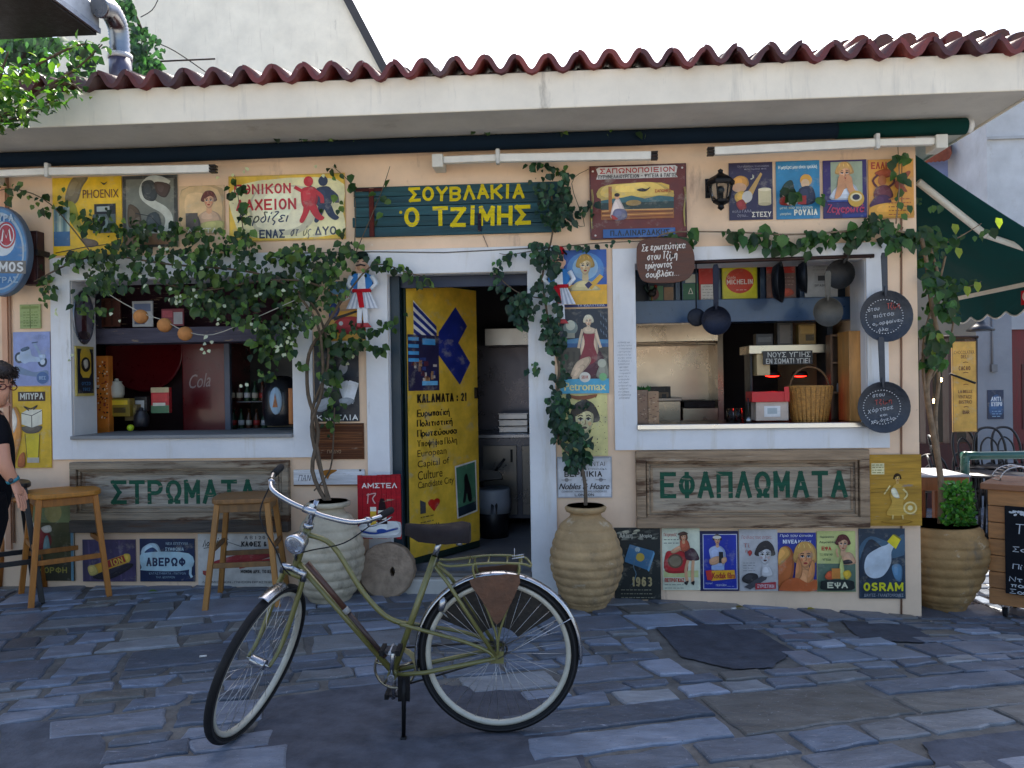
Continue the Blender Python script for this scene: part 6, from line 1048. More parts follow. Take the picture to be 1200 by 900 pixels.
# climber at the right corner
t = thing('climbing_vine', 'twisted climber rising from the wide planter round the right corner', 'climbing plant', (gC.x, gC.y, gC.z+.6)); top = Vector(t.location)
def upc(*q): return [at(u, v, Y) for u, v, Y in q]
stems(t, [([top]+upc((1102, 560, .3), (1092, 500, .24), (1086, 450, .2), (1100, 410, .2), (1092, 360, .18), (1086, 310, .1), (1080, 280, -.02)), .024, .014), ([top]+upc((1101, 555, .32), (1096, 490, .28), (1100, 440, .25), (1090, 390, .2), (1102, 340, .2), (1090, 290, .1)), .018, .01), (upc((1092, 500, .24), (1082, 440, .18), (1084, 390, .15), (1096, 350, .2), (1108, 300, .2)), .012, .008), (upc((1086, 450, .2), (1108, 415, .25), (1118, 370, .3), (1112, 340, .3)), .008, .006), (upc((1080, 280, -.02), (1040, 268, -.08), (980, 272, -.08), (920, 275, -.08), (860, 272, -.08), (790, 272, -.07), (770, 278, -.07)), .009, .004), (upc((1050, 262, -.08), (1054, 215, -.07), (1052, 170, -.1)), .005, .003), (upc((1090, 290, .1), (1120, 280, .15), (1150, 262, .2)), .005, .003), (upc((1100, 330, .2), (1125, 338, .2), (1150, 330, .2)), .004, .002)], '#8a7660')
m = Rel(t); VG = ['#33552a', '#2b4a26', '#3f6630', '#294424', '#4a7036']
for q, n in (([(1012, 250), (1052, 240), (1076, 262), (1072, 290), (1040, 292), (1010, 280)], 95), ([(1074, 260), (1098, 268), (1106, 300), (1094, 340), (1078, 330)], 90), ([(1078, 300), (1116, 310), (1122, 372), (1100, 440), (1080, 430)], 170)):
    scatter(m, in_poly(q, n, -.14 if q[0][0] < 1060 else .0, .0 if q[0][0] < 1060 else .3, rv, 8, 9), .075, VG, rnd=rv)
for path, n, sp, L in (([(775, 273), (800, 274), (832, 276)], 14, (6, 4), .10), ([(855, 276), (945, 285)], 40, (5, 5), .095), ([(940, 280), (1010, 272)], 46, (6, 6), .085), ([(1052, 168), (1055, 250)], 16, (5, 6), .08), ([(925, 215), (935, 235), (930, 225)], 7, (6, 6), .085), ([(958, 228), (962, 236)], 3, (3, 3), .08), ([(1105, 280), (1140, 285), (1160, 260)], 12, (6, 6), .08), ([(1110, 335), (1150, 328)], 14, (6, 4), .07), ([(1078, 225), (1100, 245)], 6, (5, 4), .06)):
    scatter(m, along(path, n, sp, -.12 if path[0][0] < 1060 else .1, -.05 if path[0][0] < 1060 else .3, rv), L, VG, down=1.0, rnd=rv)
for u, v in ((1167, 255), (1120, 290), (1142, 330), (1130, 335), (1116, 262), (1098, 390), (1092, 408)): m.leaf(at(u, v, .1), Vector((.4, 0, -1)), Vector((.2, -1, .3)), .085, .07, '#8a9a2c')  # yellow-green of leaves lit from behind, put into their colour
m.build('leaves', 'leaf', t)
# basil bush in the planter
t = thing('basil_bush', 'fresh bright green bushy herb growing in the wide planter', 'plant', at(1125, 630, .33)); m = Rel(t)
for k in range(700):
    u, v = rv.gauss(1122, 8), rv.uniform(566, 630); w = 19*(1-((v-598)/42)**2)**.5 if abs(v-598) < 42 else 6
    u = 1122+rv.uniform(-1, 1)*w; p = at(u, v, .33+rv.uniform(-.1, .1)); m.leaf(p, Vector((rv.uniform(-1, 1), rv.uniform(-1, .4), rv.uniform(-.4, 1))), Vector((rv.uniform(-.5, .5), -.8, .8)), rv.uniform(.025, .05), .03, vary(rv.choice(['#3f7a26', '#4f8c2c', '#356a22', '#5f9a34']), .25))
m.build('leaves', 'leaf', t); m = Rel(t)
for k in range(9): a0 = at(1122+rv.uniform(-6, 6), 632, .33); m.tube([a0, at(1122+rv.uniform(-12, 12), 590, .33+rv.uniform(-.06, .06))], .004, '#4a6a2c', 5)
m.build('stem', 'bark', t)
# millstone
ctr = at(452, 669, -.17); t = thing('millstone', 'round pitted millstone with a square hole leaning by the doorway', 'stone', ctr); k = 1/165; m = M(Matrix.Rotation(R(-8), 4, 'X')); n = 40
rr = [33*k*(1+rv.uniform(-.018, .018)) for _ in range(n)]; hole = [(8*k+3*k*math.cos(2*PI*i/n), -1.0*k+5.5*k*math.sin(2*PI*i/n)) for i in range(n)]
V = []
for y in (0, .13):
    for q in (0, 1): V += [((rr[i]-.012*(q == 1))*math.cos(2*PI*i/n), y-.012*0+(.012 if (q == 0) == (y == 0) else 0)*0, (rr[i]-.012*(q == 1))*math.sin(2*PI*i/n)) for i in range(n)]
    V += [(hx_, y, hz_) for hx_, hz_ in hole]
V = [(x, y+(.012 if (j//n) == 0 else (-.012 if (j//n) == 3 else 0)), z) for j, (x, y, z) in enumerate(V)]
F = []
for i in range(n):
    j = (i+1) % n
    F += [(n+i, 2*n+i, 2*n+j, n+j), (i, n+i, n+j, j), (3*n+i, i, j, 3*n+j), (4*n+i, 3*n+i, 3*n+j, 4*n+j), (5*n+i, 4*n+i, 4*n+j, 5*n+j), (2*n+i, 5*n+i, 5*n+j, 2*n+j)]
m.add(V, F, '#a08a74'); m.build('disc', 'rough_stone', t)

# ------------------------------------------------------------------ upper left: tree, ivy, extract box and duct
t = thing('street_tree', 'light green leafy tree branch reaching over the eave at the top left', 'tree', (-4.75, -.95, gz(-4.75, -.95))); m = Rel(t)
b0 = Vector(t.location); b1 = at(-60, 230, -.95); b2 = at(-10, 140, -1.0)
m.tube([b0, b0+Vector((.05, 0, 1.2)), b1, b2], [.07, .06, .045, .02], '#5a4a3c', 10, sm=4)
LIM = [[(-10, 140), (20, 128), (50, 105), (90, 80), (120, 52)], [(-10, 140), (10, 100), (40, 78), (85, 55), (104, 52)], [(-10, 140), (20, 140), (40, 125), (68, 118)], [(-20, 150), (0, 90), (10, 60)], [(50, 105), (82, 98), (95, 108)]]
for L_ in LIM: m.tube([at(u, v, -1.0) for u, v in L_], [.016, .01, .004], '#5a4a3c', 7, sm=4)
m.build('trunk', 'bark', t); m = Rel(t)
TG = ['#41662a', '#4c742c', '#345a24', '#5a8030', '#728c34', '#2c5026']
def lf(spots, L, rnd=rv):
    for p in spots:
        l = L*rnd.uniform(.6, 1.2); m.leaf(p, Vector((rnd.uniform(-1, 1), rnd.uniform(-.6, .6), rnd.uniform(-1, .3))), Vector((rnd.uniform(-.8, .8), rnd.uniform(-1, .3), 1)), l, l*.62, vary(rnd.choice(TG), .25))
lf(in_poly([(-40, 95), (5, 75), (40, 80), (72, 98), (74, 122), (50, 128), (30, 150), (-5, 150), (-40, 160)], 420, -1.25, -.75, rv, 26, 11), .07)
for L_ in LIM: lf(along(L_, 42, (7, 7), -1.1, -.85, rv), .065)
m.build('crown', 'leaf', t)
t = thing('extract_box', 'grey blue sheet metal extract box above the roof at the top left', 'duct', (-5.2, 1.0, 4.6)); c = at(117, 39, 1.5); m = Rel(t); m.box(-7.5, c.x, -.0, 1.5, c.z, c.z+1.4, '#a4b0bc'); m.build('casing', 'enamel', t, .01)
m = Rel(t); m.box(-7.5, c.x-.02, .02, 1.48, c.z-.025, c.z-.002, '#2c2824'); m.bar((c.x+.004, 0, c.z+.02), (c.x+.004, 1.5, c.z+.02), .012, .05, '#8f98a4'); m.build('flange', 'iron', t)  # dark sheet paints shade onto the box's underside; the bar is its flange
t = thing('flexible_duct', 'bent ribbed silver duct rising through the roof beside the extract box', 'duct', at(141, 98, 1.7)); m = Rel(t); pth = smooth_loop([tuple(at(*q)) for q in ((116, 8, 1.35), (128, 12, 1.5), (137, 28, 1.65), (140, 46, 1.7), (141, 72, 1.7))], 9, False)
m.tube(pth, [.098 if i % 2 else .088 for i in range(len(pth))], '#8e9196', 18); m.build('hose', 'steel', t); m = Rel(t); m.tube([at(141, 66, 1.7), at(142, 110, 1.7)], .105, '#4a4c66', 18); m.tube([at(141, 64, 1.7), at(141, 70, 1.7)], .112, '#c0c4c8', 18); m.build('collar', 'enamel', t)
t = thing('wall_ivy', 'dark ivy hanging on the white gable behind the duct', 'climbing plant', at(165, 96, 2.6)); m = Rel(t); m.tube([at(165, 100, 2.6), at(170, 50, 2.6), at(150, 0, 2.6), at(140, -30, 2.6)], .02, '#3a3026', 7, sm=4); m.tube([at(178, 48, 2.5), at(205, 60, 2.5), at(246, 88, 2.5)], .006, '#4a4038', 5, sm=4); m.tube([at(185, 72, 2.5), at(252, 69, 2.5)], .009, '#4a4240', 6); m.tube([at(165, 20, 2.6), at(178, 12, 2.5), at(185, 0, 2.5)], .005, '#3a3430', 5, sm=3); m.build('stem', 'bark', t); m = Rel(t)
scatter(m, in_poly([(118, -20), (150, -20), (160, 20), (172, 45), (190, 70), (184, 96), (150, 98), (150, 60), (140, 20)], 520, 2.2, 2.8, rv, 22, 9), .085, IV, rnd=rv); scatter(m, along([(165, 40), (178, 42), (185, 60)], 40, (5, 6), 2.3, 2.6, rv), .08, IV, rnd=rv); m.build('leaves', 'leaf', t)
t = thing('roof_shrub', 'dark bushy growth under the extract box behind the tree branch', 'shrub', at(30, 95, 1.9)); m = Rel(t); m.tube([at(30, 110, 1.9), at(28, 60, 1.9)], .03, '#3a3026', 7); m.build('stem', 'bark', t); m = Rel(t); scatter(m, in_poly([(-30, 20), (20, 15), (60, 40), (120, 55), (118, 98), (-30, 110)], 750, 1.7, 2.4, rv, 24, 13), .10, IV+['#2f4a3c'], rnd=rv); m.build('leaves', 'leaf', t)
# ------------------------------------------------------------------ buildings and things behind
t = thing('gable_house', 'tall off white rendered gable rising behind the roof at the upper left', 'building', (-4, 9, 0)); m = Rel(t)
q_ = at(452, 84, 8); L_ = [Vector((-9, 8, 0)), Vector((q_.x, 8, 0)), q_, at(296, -213, 8), Vector((-9, 8, at(200, -213, 8).z))]
m.prism(L_, (0, 5, 0), '#efeadb'); m.build('wall', 'whitewash', t); m = Rel(t); a_, b_ = at(455, 90, 7.97), at(297, -211, 7.97); m.bar(a_, b_, .14, .12, '#4a4a4e', up=(0, 1, 0)); m.build('roof_verge', 'concrete', t); m = Rel(t); x = at(392, 40, 7.98).x; m.box(x, x+.05, 7.93, 7.99, 2, 7, '#c4c6c8'); m.build('downpipe', 'plastic', t)
def house(label, u0, u1, vtop, Y, D, col, xr=None):
    t = thing('town_house', label, 'building', (at((u0+u1)/2, 400, Y).x, Y, -.2)); x0, x1 = at(u0, 300, Y).x, (xr or at(u1, 300, Y).x); zt = at((u0+u1)/2, vtop, Y).z; m = Rel(t); m.box(x0, x1, Y, Y+D, -.6, zt, col); m.build('wall', 'concrete', t); m = Rel(t); m.box(x0-.1, x1+.1, Y-.1, Y+D, zt, zt+.12, '#8a8a88'); m.build('cornice', 'concrete', t, .01); return t, x0, x1, zt
def tiled_eave(t, u0, u1, v, Y, rows=4):
    x0, x1, z = at(u0, v, Y).x, at(u1, v, Y).x, at((u0+u1)/2, v, Y).z; m = Rel(t); n = int((x1-x0)/.42); rt = random.Random(4)
    for k in range(n+1):
        xx = x0+(x1-x0)*k/n
        for r in range(rows): m.tube([(xx, Y-.45+r*.8, z+r*.24+.03), (xx, Y+.45+r*.8, z+.22+r*.24)], .17, vary(rt.choice(TC), .2), 9)
    m.add([(x0-.2, Y-.45, z-.04), (x1+.2, Y-.45, z-.04), (x1+.2, Y+rows*.8, z+rows*.24-.05), (x0-.2, Y+rows*.8, z+rows*.24-.05)], [(0, 1, 2, 3)], '#5e2c24'); m.build('roof', 'tile', t)
tb, *_ = house('periwinkle blue rendered house with a tiled roof beyond the green awning', 1015, 1158, 66, 11, 5, '#8a9ac8'); tiled_eave(tb, 1000, 1160, 60, 11)
tg, gx0, gx1, gzt = house('pale grey town house beyond the blue wall at the right edge', 1158, 1420, 64, 9.5, 6, '#c2c6ca'); tiled_eave(tg, 1150, 1420, 58, 9.5)
m = Rel(tg); zc_ = at(1180, 163, 9.47).z; m.box(gx0, gx1, 9.44, 9.49, zc_, zc_+.05, '#b0b4b8'); m.build('string_course', 'concrete', tg)
t = thing('tile_heap', 'scrap of red roof tiles beside the blue wall under the eave', 'roof', at(1100, 178, 10.6)); m = Rel(t)
for k in range(5): m.tube([at(1086+k*5, 183-k*.5, 10.55), at(1086+k*5, 171, 11.02)], .14, vary('#8e4a3a', .2), 8)
m.build('tiles', 'tile', t)
# back bar across the passage
YB = 5.6; t = thing('back_bar', 'grey rendered bar front with dark windows behind the stacked chairs', 'building', (4.5, YB, -.2)); ztb = 2.95
x0, x1 = at(1060, 400, YB).x-.3, at(1330, 400, YB).x; xs_ = at(1144, 420, YB).x; xd = at(1186, 420, YB).x; zd = at(1190, 386, YB).z
m = Rel(t); m.box(xs_, xd, YB, YB+.3, -.6, ztb, '#8f949c'); m.box(xd, x1, YB, YB+.3, zd, ztb, '#a8acb2'); m.box(x0, xs_, YB, YB+.3, at(1100, 395, YB).z, ztb, '#8a8478'); m.box(x0, x1, YB+3.2, YB+3.4, -.6, ztb, '#5a564e'); m.box(x0, x1, YB+.3, YB+3.4, ztb-.1, ztb, '#6a665e'); m.build('wall', 'concrete', t)
m = Rel(t); m.box(x0, xs_, YB+.05, YB+.25, -.6, at(1100, 520, YB).z, '#4a1d1a')
for k in range(5): xx = x0+(xs_-x0)*k/4; m.box(xx-.05, xx+.05, YB+.02, YB+.2, at(1100, 520, YB).z, at(1100, 395, YB).z, '#4a2c24')
m.build('timber_front', 'wood', t); m = Rel(t); m.box(xd+.02, xd+1.1, YB+.05, YB+.12, -.6, zd, '#6a1a1c'); dd = m.build('door', 'wood', t)
for k in range(2): m = Rel(t); m.box(xd+.15, xd+.9, YB+.04, YB+.05, -.3+k*1.1, .6+k*1.1, '#4a1214'); m.build('panel', 'wood', dd)
for u, v in ((1094, 470), (1102, 445), (1110, 480)): p = at(u, v, YB+.6); b = thing('lamp_bulb', 'small warm bulb inside the dark bar window', 'lamp', p, 'bulbs inside the dark bar window'); m = M(); m.ball((0, 0, 0), .035, '#ffd890', 10); m.build('bulb', 'glow', b); m = M(); m.tube([(0, 0, .03), (0, 0, .9)], .006, '#222', 5); m.build('cord', 'plain', b)
def a(A):
    A.t('CHOCOLATIER', 1117, 411, 1141, 415, '#6a3a1c', .012); A.t('DELI', 1125, 416, 1134, 420, '#6a3a1c', .02); A.t('CACAO', 1122, 429, 1136, 434, '#6a3a1c', .02); A.t('LA BELLE', 1121, 457, 1138, 460.5, '#6a3a1c', .02); A.t('VINTAGE', 1121, 463, 1137, 467, '#6a3a1c', .012); A.t('BISTRO', 1122, 469, 1137, 473, '#6a3a1c', .012); A.t('BAR', 1126, 481, 1134, 485, '#6a3a1c', .02)
    for v in (425, 437, 451, 477): A.l([(1127, v), (1130, v-.8), (1133, v)], .7, '#6a3a1c')
poster('hanging_sign', 'tall mustard yellow banner sign with brown lettering behind the climber', 'sign', (1115, 400, 1143, 506), '#dcaa48', a, Y=4.2, th=.03, border='#8a5a2a', bw=.8)
t = thing('sign_bracket', 'dark iron bar carrying the tall mustard banner', 'bracket', at(1112, 396, 4.2)); m = Rel(t); m.tube([at(1096, 395, 4.2), at(1146, 395, 4.2)], .02, '#3a2a22', 6); m.tube([at(1144, 395, 4.2), at(1144, 440, 4.2), at(1144, 470, 4.3), at(1144, 590, 4.3)], .018, '#3a3634', 6); m.build('rod', 'iron', t); m = Rel(t); m.tube([at(1113, 438, 4.1), at(1143, 449, 4.1)], .014, '#2a2624', 6); m.build('stay', 'iron', t)
def a(A): A.b([(1160, 470), (1168, 462), (1175, 470), (1174, 486), (1160, 486)], '#2f5a8a'); A.t('ΑΝΤΙ', 1161, 465, 1173, 470, '#dfe8f0', .03); A.t('ΚΥΠΡΟ', 1161, 471, 1174, 476, '#dfe8f0', .03); A.lines(1162, 482, 1173, 488, 3, '#8ab0d0', .8)
poster('wall_poster', 'small dark blue event poster on the grey bar wall', 'poster', (1157, 457, 1176, 491), '#1a2c4c', a, Y=YB-.004)
p = at(1149, 388, 4.8); t = thing('pendant_lamp', 'black wide brimmed outdoor lamp under the awning', 'lamp', p); m = M(); m.lathe([(.16, 0), (.165, .02), (.09, .07), (.05, .12), (.05, .22), (0, .22)], '#17181c', 20); m.build('lamp_shade', 'enamel', t); m = M(); m.tube([(0, 0, .2), (0, .1, .35), (0, .75, .38)], .018, '#17181c', 7, sm=3); m.build('arm', 'iron', t)
t = thing('wall_conduit', 'thin grey conduit running down the grey bar wall', 'pipe', at(1163, 400, YB)); m = Rel(t); m.tube([at(1163, 360, YB-.02), at(1163, 430, YB-.02)], .015, '#7a7e84', 6); m.build('pipe', 'plastic', t); m = Rel(t); m.box(at(1160, 430, YB).x, at(1167, 430, YB).x, YB-.05, YB-.001, at(1163, 436, YB).z, at(1163, 427, YB).z, '#6a6e74'); m.build('switch_box', 'plastic', t, .004)
# side awning
XA, ZA, XB_, ZB_, Y0, Y1 = XR+.02, 3.28, 3.88, 2.32, .3, 2.45
t = thing('side_awning', 'sloping dark green canvas awning with a scalloped valance at the right', 'awning', (XA, 1.3, ZA)); m = Rel(t); n = 14
def apt(f, y): return (XA+(XB_-XA)*f, y, ZA+(ZB_-ZA)*f-.03*math.sin(PI*f))
v = []
for dz in (0, .006):
    for i in range(n+1):
        for y in (Y0, (Y0+Y1)/2, Y1): p = apt(i/n, y); v.append((p[0], p[1], p[2]+dz))
f = []; k = (n+1)*3
for i in range(n):
    for j in range(2): q = i*3+j; f += [(q, q+3, q+4, q+1), (k+q, k+q+1, k+q+4, k+q+3)]
    f += [(i*3, k+i*3, k+i*3+3, i*3+3), (i*3+2, i*3+5, k+i*3+5, k+i*3+2)]
m.add(v, f, '#1b4c4e', True); m.build('canopy', 'canopy', t)
m = Rel(t); L_ = []; ns = 7
top_ = [(XB_, Y0+(Y1-Y0)*i/40, ZB_-.01) for i in range(41)]; bot = [(XB_+.02, Y1-(Y1-Y0)*i/88, ZB_-.20-.05*abs(math.sin(PI*ns*i/88))) for i in range(89)]
m.prism(top_+bot, (.006, 0, 0), '#1b5056'); m.tube([(b[0]-.004, b[1], b[2]) for b in bot], .008, '#d8dce0', 5)
m.build('valance', 'canopy', t); m = Rel(t); m.prism([(XB_-.004, Y0+.3, ZB_-.05), (XB_-.004, Y0+.95, ZB_-.05), (XB_-.004, Y0+.95, ZB_-.17), (XB_-.004, Y0+.75, ZB_-.17), (XB_-.004, Y0+.65, ZB_-.24), (XB_-.004, Y0+.3, ZB_-.24)], (-.002, 0, 0), '#c0222c')
A = Art(m, (0, 0, 10, 10), 0, 1, 0, 1, 0, frame=lambda a, y, z: Vector((XB_-.0065+y*1, Y0+.93-a*.5, ZB_-.145+z*.09))); A.t('στο', 0, 0, 9, 10, '#e8d8d4', .015); m.build('advert', 'canopy', t)
m = Rel(t); m.box(XB_-.025, XB_+.015, Y0, Y1, ZB_-.02, ZB_+.035, '#d8d8d0'); m.build('front_bar', 'plastic', t, .004)
m = Rel(t); q = [at(1076, 213, .42), at(1156, 276, .5)]; e_ = at(1215, 296, .7); m.tube([q[0], q[1]], .028, '#dcdad0', 8); m.tube([q[1], e_, Vector((XB_-.02, 1.1, ZB_))], .024, '#dcdad0', 8); m.build('arm', 'plastic', t)
# stacked cafe chairs in the shade
def cafe_chair(p, rz, label, first=[None]):
    if first[0] is None:
        t = thing('cafe_chair', label, 'chair', p, 'dark cafe chairs in the side passage'); K = '#1b1a1c'
        m = M(); m.lathe([(0, .43), (.2, .43), (.21, .445), (.2, .46), (0, .455)], K, 20); m.build('seat', 'plastic', t)
        m = M(); m.tube([(-.17, .17, .45), (-.17, .22, .7), (-.11, .26, .86), (0, .275, .9), (.11, .26, .86), (.17, .22, .7), (.17, .17, .45)], .015, K, 8, sm=4); m.tube([(-.09, .18, .45), (-.09, .22, .68), (0, .25, .78), (.09, .22, .68), (.09, .18, .45)], .011, K, 8, sm=4); m.build('backrest', 'plastic', t)
        for x, y in ((-.15, -.15), (.15, -.15), (-.16, .17), (.16, .17)): m = M(); m.tube([(x, y, .44), (x*1.25, y*1.25, 0)], .015, K, 7); m.build('leg', 'plastic', t)
        first[0] = t; t.rotation_euler.z = rz; return t
        
    r = first[0].copy(); COL.objects.link(r); r.location = p; r.rotation_euler = (0, 0, rz); r['label'] = label
    for c in first[0].children: d = c.copy(); COL.objects.link(d); d.parent = r
    return r
for u, v, Y, rz, dz, lab in ((1148, 575, 4.1, .3, 0, 'dark bentwood chair with its arched back below the mustard banner'), (1148, 575, 4.1, .35, .30, 'upper dark chair of the stack below the mustard banner'), (1168, 585, 4.0, -.2, 0, 'dark bentwood chair below the blue event poster'), (1168, 585, 4.0, -.15, .31, 'upper dark chair of the stack below the blue event poster'), (1192, 580, 4.2, .1, 0, 'dark bentwood chair nearest the red door'), (1192, 580, 4.2, .05, .30, 'upper dark chair of the stack nearest the red door'), (1118, 575, 3.9, 1.2, 0, 'dark chair turned sideways behind the herb bush'), (1120, 575, 3.9, 1.3, .24, 'upper dark chair turned sideways behind the herb bush'), (1098, 580, 4.3, 2.5, 0, 'dark chair beside the twisted trunk')):
    p = at(u, v, Y); p.z = gz(p.x, p.y)+dz; cafe_chair(p, rz, lab)
p0 = at(1160, 560, 3.6); p0.z = gz(p0.x, p0.y); t = thing('cafe_table', 'dark round cafe table among the shaded chairs', 'table', p0); m = M(); m.lathe([(0, .71), (.36, .71), (.37, .725), (.36, .74), (0, .74)], '#26262a', 26); m.build('tabletop', 'plastic', t); m = M(); m.tube([(0, 0, .02), (0, 0, .72)], .03, '#1a1a1c', 10); m.lathe([(0, .04), (.2, .015), (.21, 0), (0, 0)], '#1a1a1c', 20); m.build('pedestal', 'iron', t)
p0 = at(1165, 700, 1.1); t = thing('guard_rail', 'green tubular guard rail behind the menu cart', 'railing', (p0.x, 1.1, gz(p0.x, 1.1))); m = Rel(t); a_ = at(1135, 534, 1.1); m.tube([(a_.x-.03, 1.1, gz(a_.x, 1.1)), (a_.x-.03, 1.1, a_.z-.10), (a_.x, 1.1, a_.z-.01), (a_.x+.08, 1.1, a_.z), (a_.x+1.6, 1.1, a_.z), (a_.x+1.7, 1.1, a_.z-.06), (a_.x+1.72, 1.1, gz(a_.x+1.7, 1.1))], .034, '#1f5a50', 12, sm=4); m.build('tube', 'enamel', t)
# table and low stool by the corner
p0 = at(1098, 620, .95); t = thing('side_table', 'small orange brown wooden table with a pale top behind the corner', 'table', (p0.x, .95, gz(p0.x, .95))); m = Rel(t); x0, x1, z0, z1 = rect(1062, 556, 1124, 570, .95); m.box(x0, x1, .75, 1.3, z1, z1+.015, '#b8b8bc'); m.build('top', 'plastic', t, .004); m = Rel(t); m.box(x0+.01, x1-.01, .765, 1.29, z0-.01, z1-.002, '#a8683a'); m.build('apron', 'wood', t, .004)
for x, y in ((x0+.05, .8), (x1-.05, .8), (x0+.05, 1.25), (x1-.05, 1.25)): m = Rel(t); m.box(x-.025, x+.025, y-.025, y+.025, gz(x, y), z0-.011, '#8a4f2a'); m.build('leg', 'wood', t)
# menu cart: the plank face with the chalk board runs from its far left corner to the right and towards the viewer
p0 = at(1159, 700, .2); CA = R(-38); g0 = gz(p0.x, p0.y); t = thing('menu_cart', 'rough plank cart with a chalk menu board at the right edge', 'cart', (p0.x, p0.y, g0)); t.rotation_euler.z = CA
CW, CH_, CZ = 1.0, at(1159, 573, .2).z-g0, .09; n = 7; m = M()
for k in range(n): za, zb_ = CZ+(CH_-CZ)*k/n, CZ+(CH_-CZ)*(k+1)/n; m.box(0, CW, 0, .5, za+.003, zb_-.002, vary('#b27a48', .12))
m.build('body', 'woodx', t, .004); m = M(); m.box(-.04, CW+.04, -.04, .55, CH_, CH_+.045, '#8f6040'); m.build('top', 'woodx', t, .006)
m = M(); bx = (.11, .85, CZ+.10, CH_-.11); m.box(bx[0], bx[1], -.03, -.002, bx[2], bx[3], '#14161c'); fr_ = m.build('chalkboard', 'paper', t, .003)
m = M(); A = Art(m, (1172, 590, 1272, 700), *bx, -.0305); CH = '#c8ccd0'
for k in range(16): u, v = 1177+rv.uniform(0, 14), 595+rv.uniform(0, 5); A.e(u, v, 1.8, 1.2, CH, rot=rv.uniform(0, 180), n=8); A.k = k % 8
for txt, u0, v0, u1, v1 in (('Τζίμης', 1180, 611, 1228, 623), ('σε πίτα', 1190, 628, 1230, 635), ('Σουβλάκι', 1178, 639, 1226, 645), ('χοιρινό', 1188, 649, 1220, 654), ('Πίτα γύρο', 1178, 661, 1226, 667), ('Ντομάτα', 1175, 677, 1218, 683), ('πατάτες', 1176, 685, 1220, 690), ('Σαλάτα', 1175, 693, 1214, 698)): A.hand(txt, u0, v0, u1, v1, CH, .9, .1, -2)
m.build('chalk_writing', 'paper', fr_)
RZ = Matrix.Rotation(CA, 4, 'Z')
for x in (.09, CW-.09):
    for y in (.07, .43): w_ = RZ@Vector((x, y, 0)); g_ = gz(p0.x+w_.x, p0.y+w_.y)-g0; m = M(); m.tube([(x-.012, y, g_+.038), (x+.012, y, g_+.038)], .036, '#1c1c1e', 14); c_ = m.build('caster', 'rubber', t); m = M(); m.box(x-.022, x-.016, y-.012, y+.012, g_+.03, CZ+.003, '#9a9a9a'); m.box(x+.016, x+.022, y-.012, y+.012, g_+.03, CZ+.003, '#9a9a9a'); m.build('fork', 'steel', c_)
m = M(); m.tube([(0, .12, .52), (-.03, .12, .52), (-.03, .12, .40), (0, .12, .40)], .006, '#6a6a68', 6); m.build('handle', 'iron', t)
w_ = RZ@Vector((.16, .25, 0)); t = thing('wire_rack', 'small white wire rack on top of the menu cart', 'rack', (p0.x+w_.x, p0.y+w_.y, g0+CH_+.046)); m = M()
for y in (0, .12): m.tube([(.14*math.cos(a), y, .003+.10*math.sin(a)) for a in [PI*i/12 for i in range(13)]], .005, '#c8c8c8', 6)
for a in range(0, 13): m.tube([(.14*math.cos(PI*a/12), 0, .003+.10*math.sin(PI*a/12)), (.14*math.cos(PI*a/12), .12, .003+.10*math.sin(PI*a/12))], .003, '#c8c8c8', 5)
m.build('wire', 'steel', t)
# ------------------------------------------------------------------ bar stools
def stool(u, v, yaw, vtop, ytop, label, fh=.28, sw=.2, cols=('#c2802e', '#b8742a', '#a86a28'), mt='wood'):
    g = gp(u, v); zt = at(u, vtop, g.y).z-g.z; t = thing('bar_stool', label, 'stool', g, 'bar stools along the wall'); t.rotation_euler.z = yaw; C1, C2, C3 = cols
    m = M(); L_ = smooth_loop([(-sw, -sw*.55), (-sw*.75, -sw*.95), (0, -sw), (sw*.75, -sw*.95), (sw, -sw*.55), (sw*1.04, 0), (sw, sw*.55), (sw*.75, sw*.95), (0, sw), (-sw*.75, sw*.95), (-sw, sw*.55), (-sw*1.04, 0)], 3)
    m.prism([(x, y, zt-.035) for x, y in L_], (0, 0, .035), C1); m.build('seat', mt, t, .008)
    a = sw*.78; f = fh*.72
    for sx in (-1, 1):
        for sy in (-1, 1): 
            m = M(); w_ = Matrix.Rotation(yaw, 4, 'Z')@Vector((sx*f, sy*f, 0)); gg = gz(g.x+w_.x, g.y+w_.y)-g.z; m.bar((sx*f, sy*f, gg), (sx*a, sy*a, zt-.036), .036, .042, C2, up=(0, 1, 0)); m.build('leg', mt, t, .004)
    def lp(sx, sy, z): k = z/zt; return Vector((sx*(f+(a-f)*k), sy*(f+(a-f)*k), z))
    for z, s_ in ((zt-.065, 1.), (.30, .8), (.40, .8)):
        for (p, q) in (((-1, -1), (1, -1)), ((-1, 1), (1, 1)), ((-1, -1), (-1, 1)), ((1, -1), (1, 1))):
            if z == .30 and p[1] != q[1] or z == .40 and p[1] == q[1]: continue
            A0, B0 = lp(*p, z), lp(*q, z); d = (B0-A0).normalized()*.02; m = M(); m.bar(A0+d, B0-d, .02, .055 if s_ == 1 else .035, C3); m.build('apron' if s_ == 1 else 'stretcher', mt, t, .003)
    return t
stool(76, 698, R(42), 574, 0, 'wooden bar stool under the hand of the woman at the left edge', .34, .225)
stool(291, 704, R(12), 580, 0, 'worn wooden bar stool behind the bicycle handlebar', .33, .21, ('#8a6134', '#a87436', '#7f5c34'))
stool(-2, 706, R(40), 566, 0, 'black bar stool cut by the left edge beside the woman', .34, .2, ('#1b1a1c', '#1b1a1c', '#1b1a1c'), 'plastic')
g = gp(44, 682); t = thing('bar_chair', 'orange wooden bar chair with a low curved back behind the left stool', 'chair', g); m = M(); zt = at(44, 580, g.y).z-g.z
m.lathe([(0, zt-.03), (.19, zt-.03), (.2, zt-.015), (.19, zt), (0, zt)], '#b5732c', 24); m.build('seat', 'wood', t)
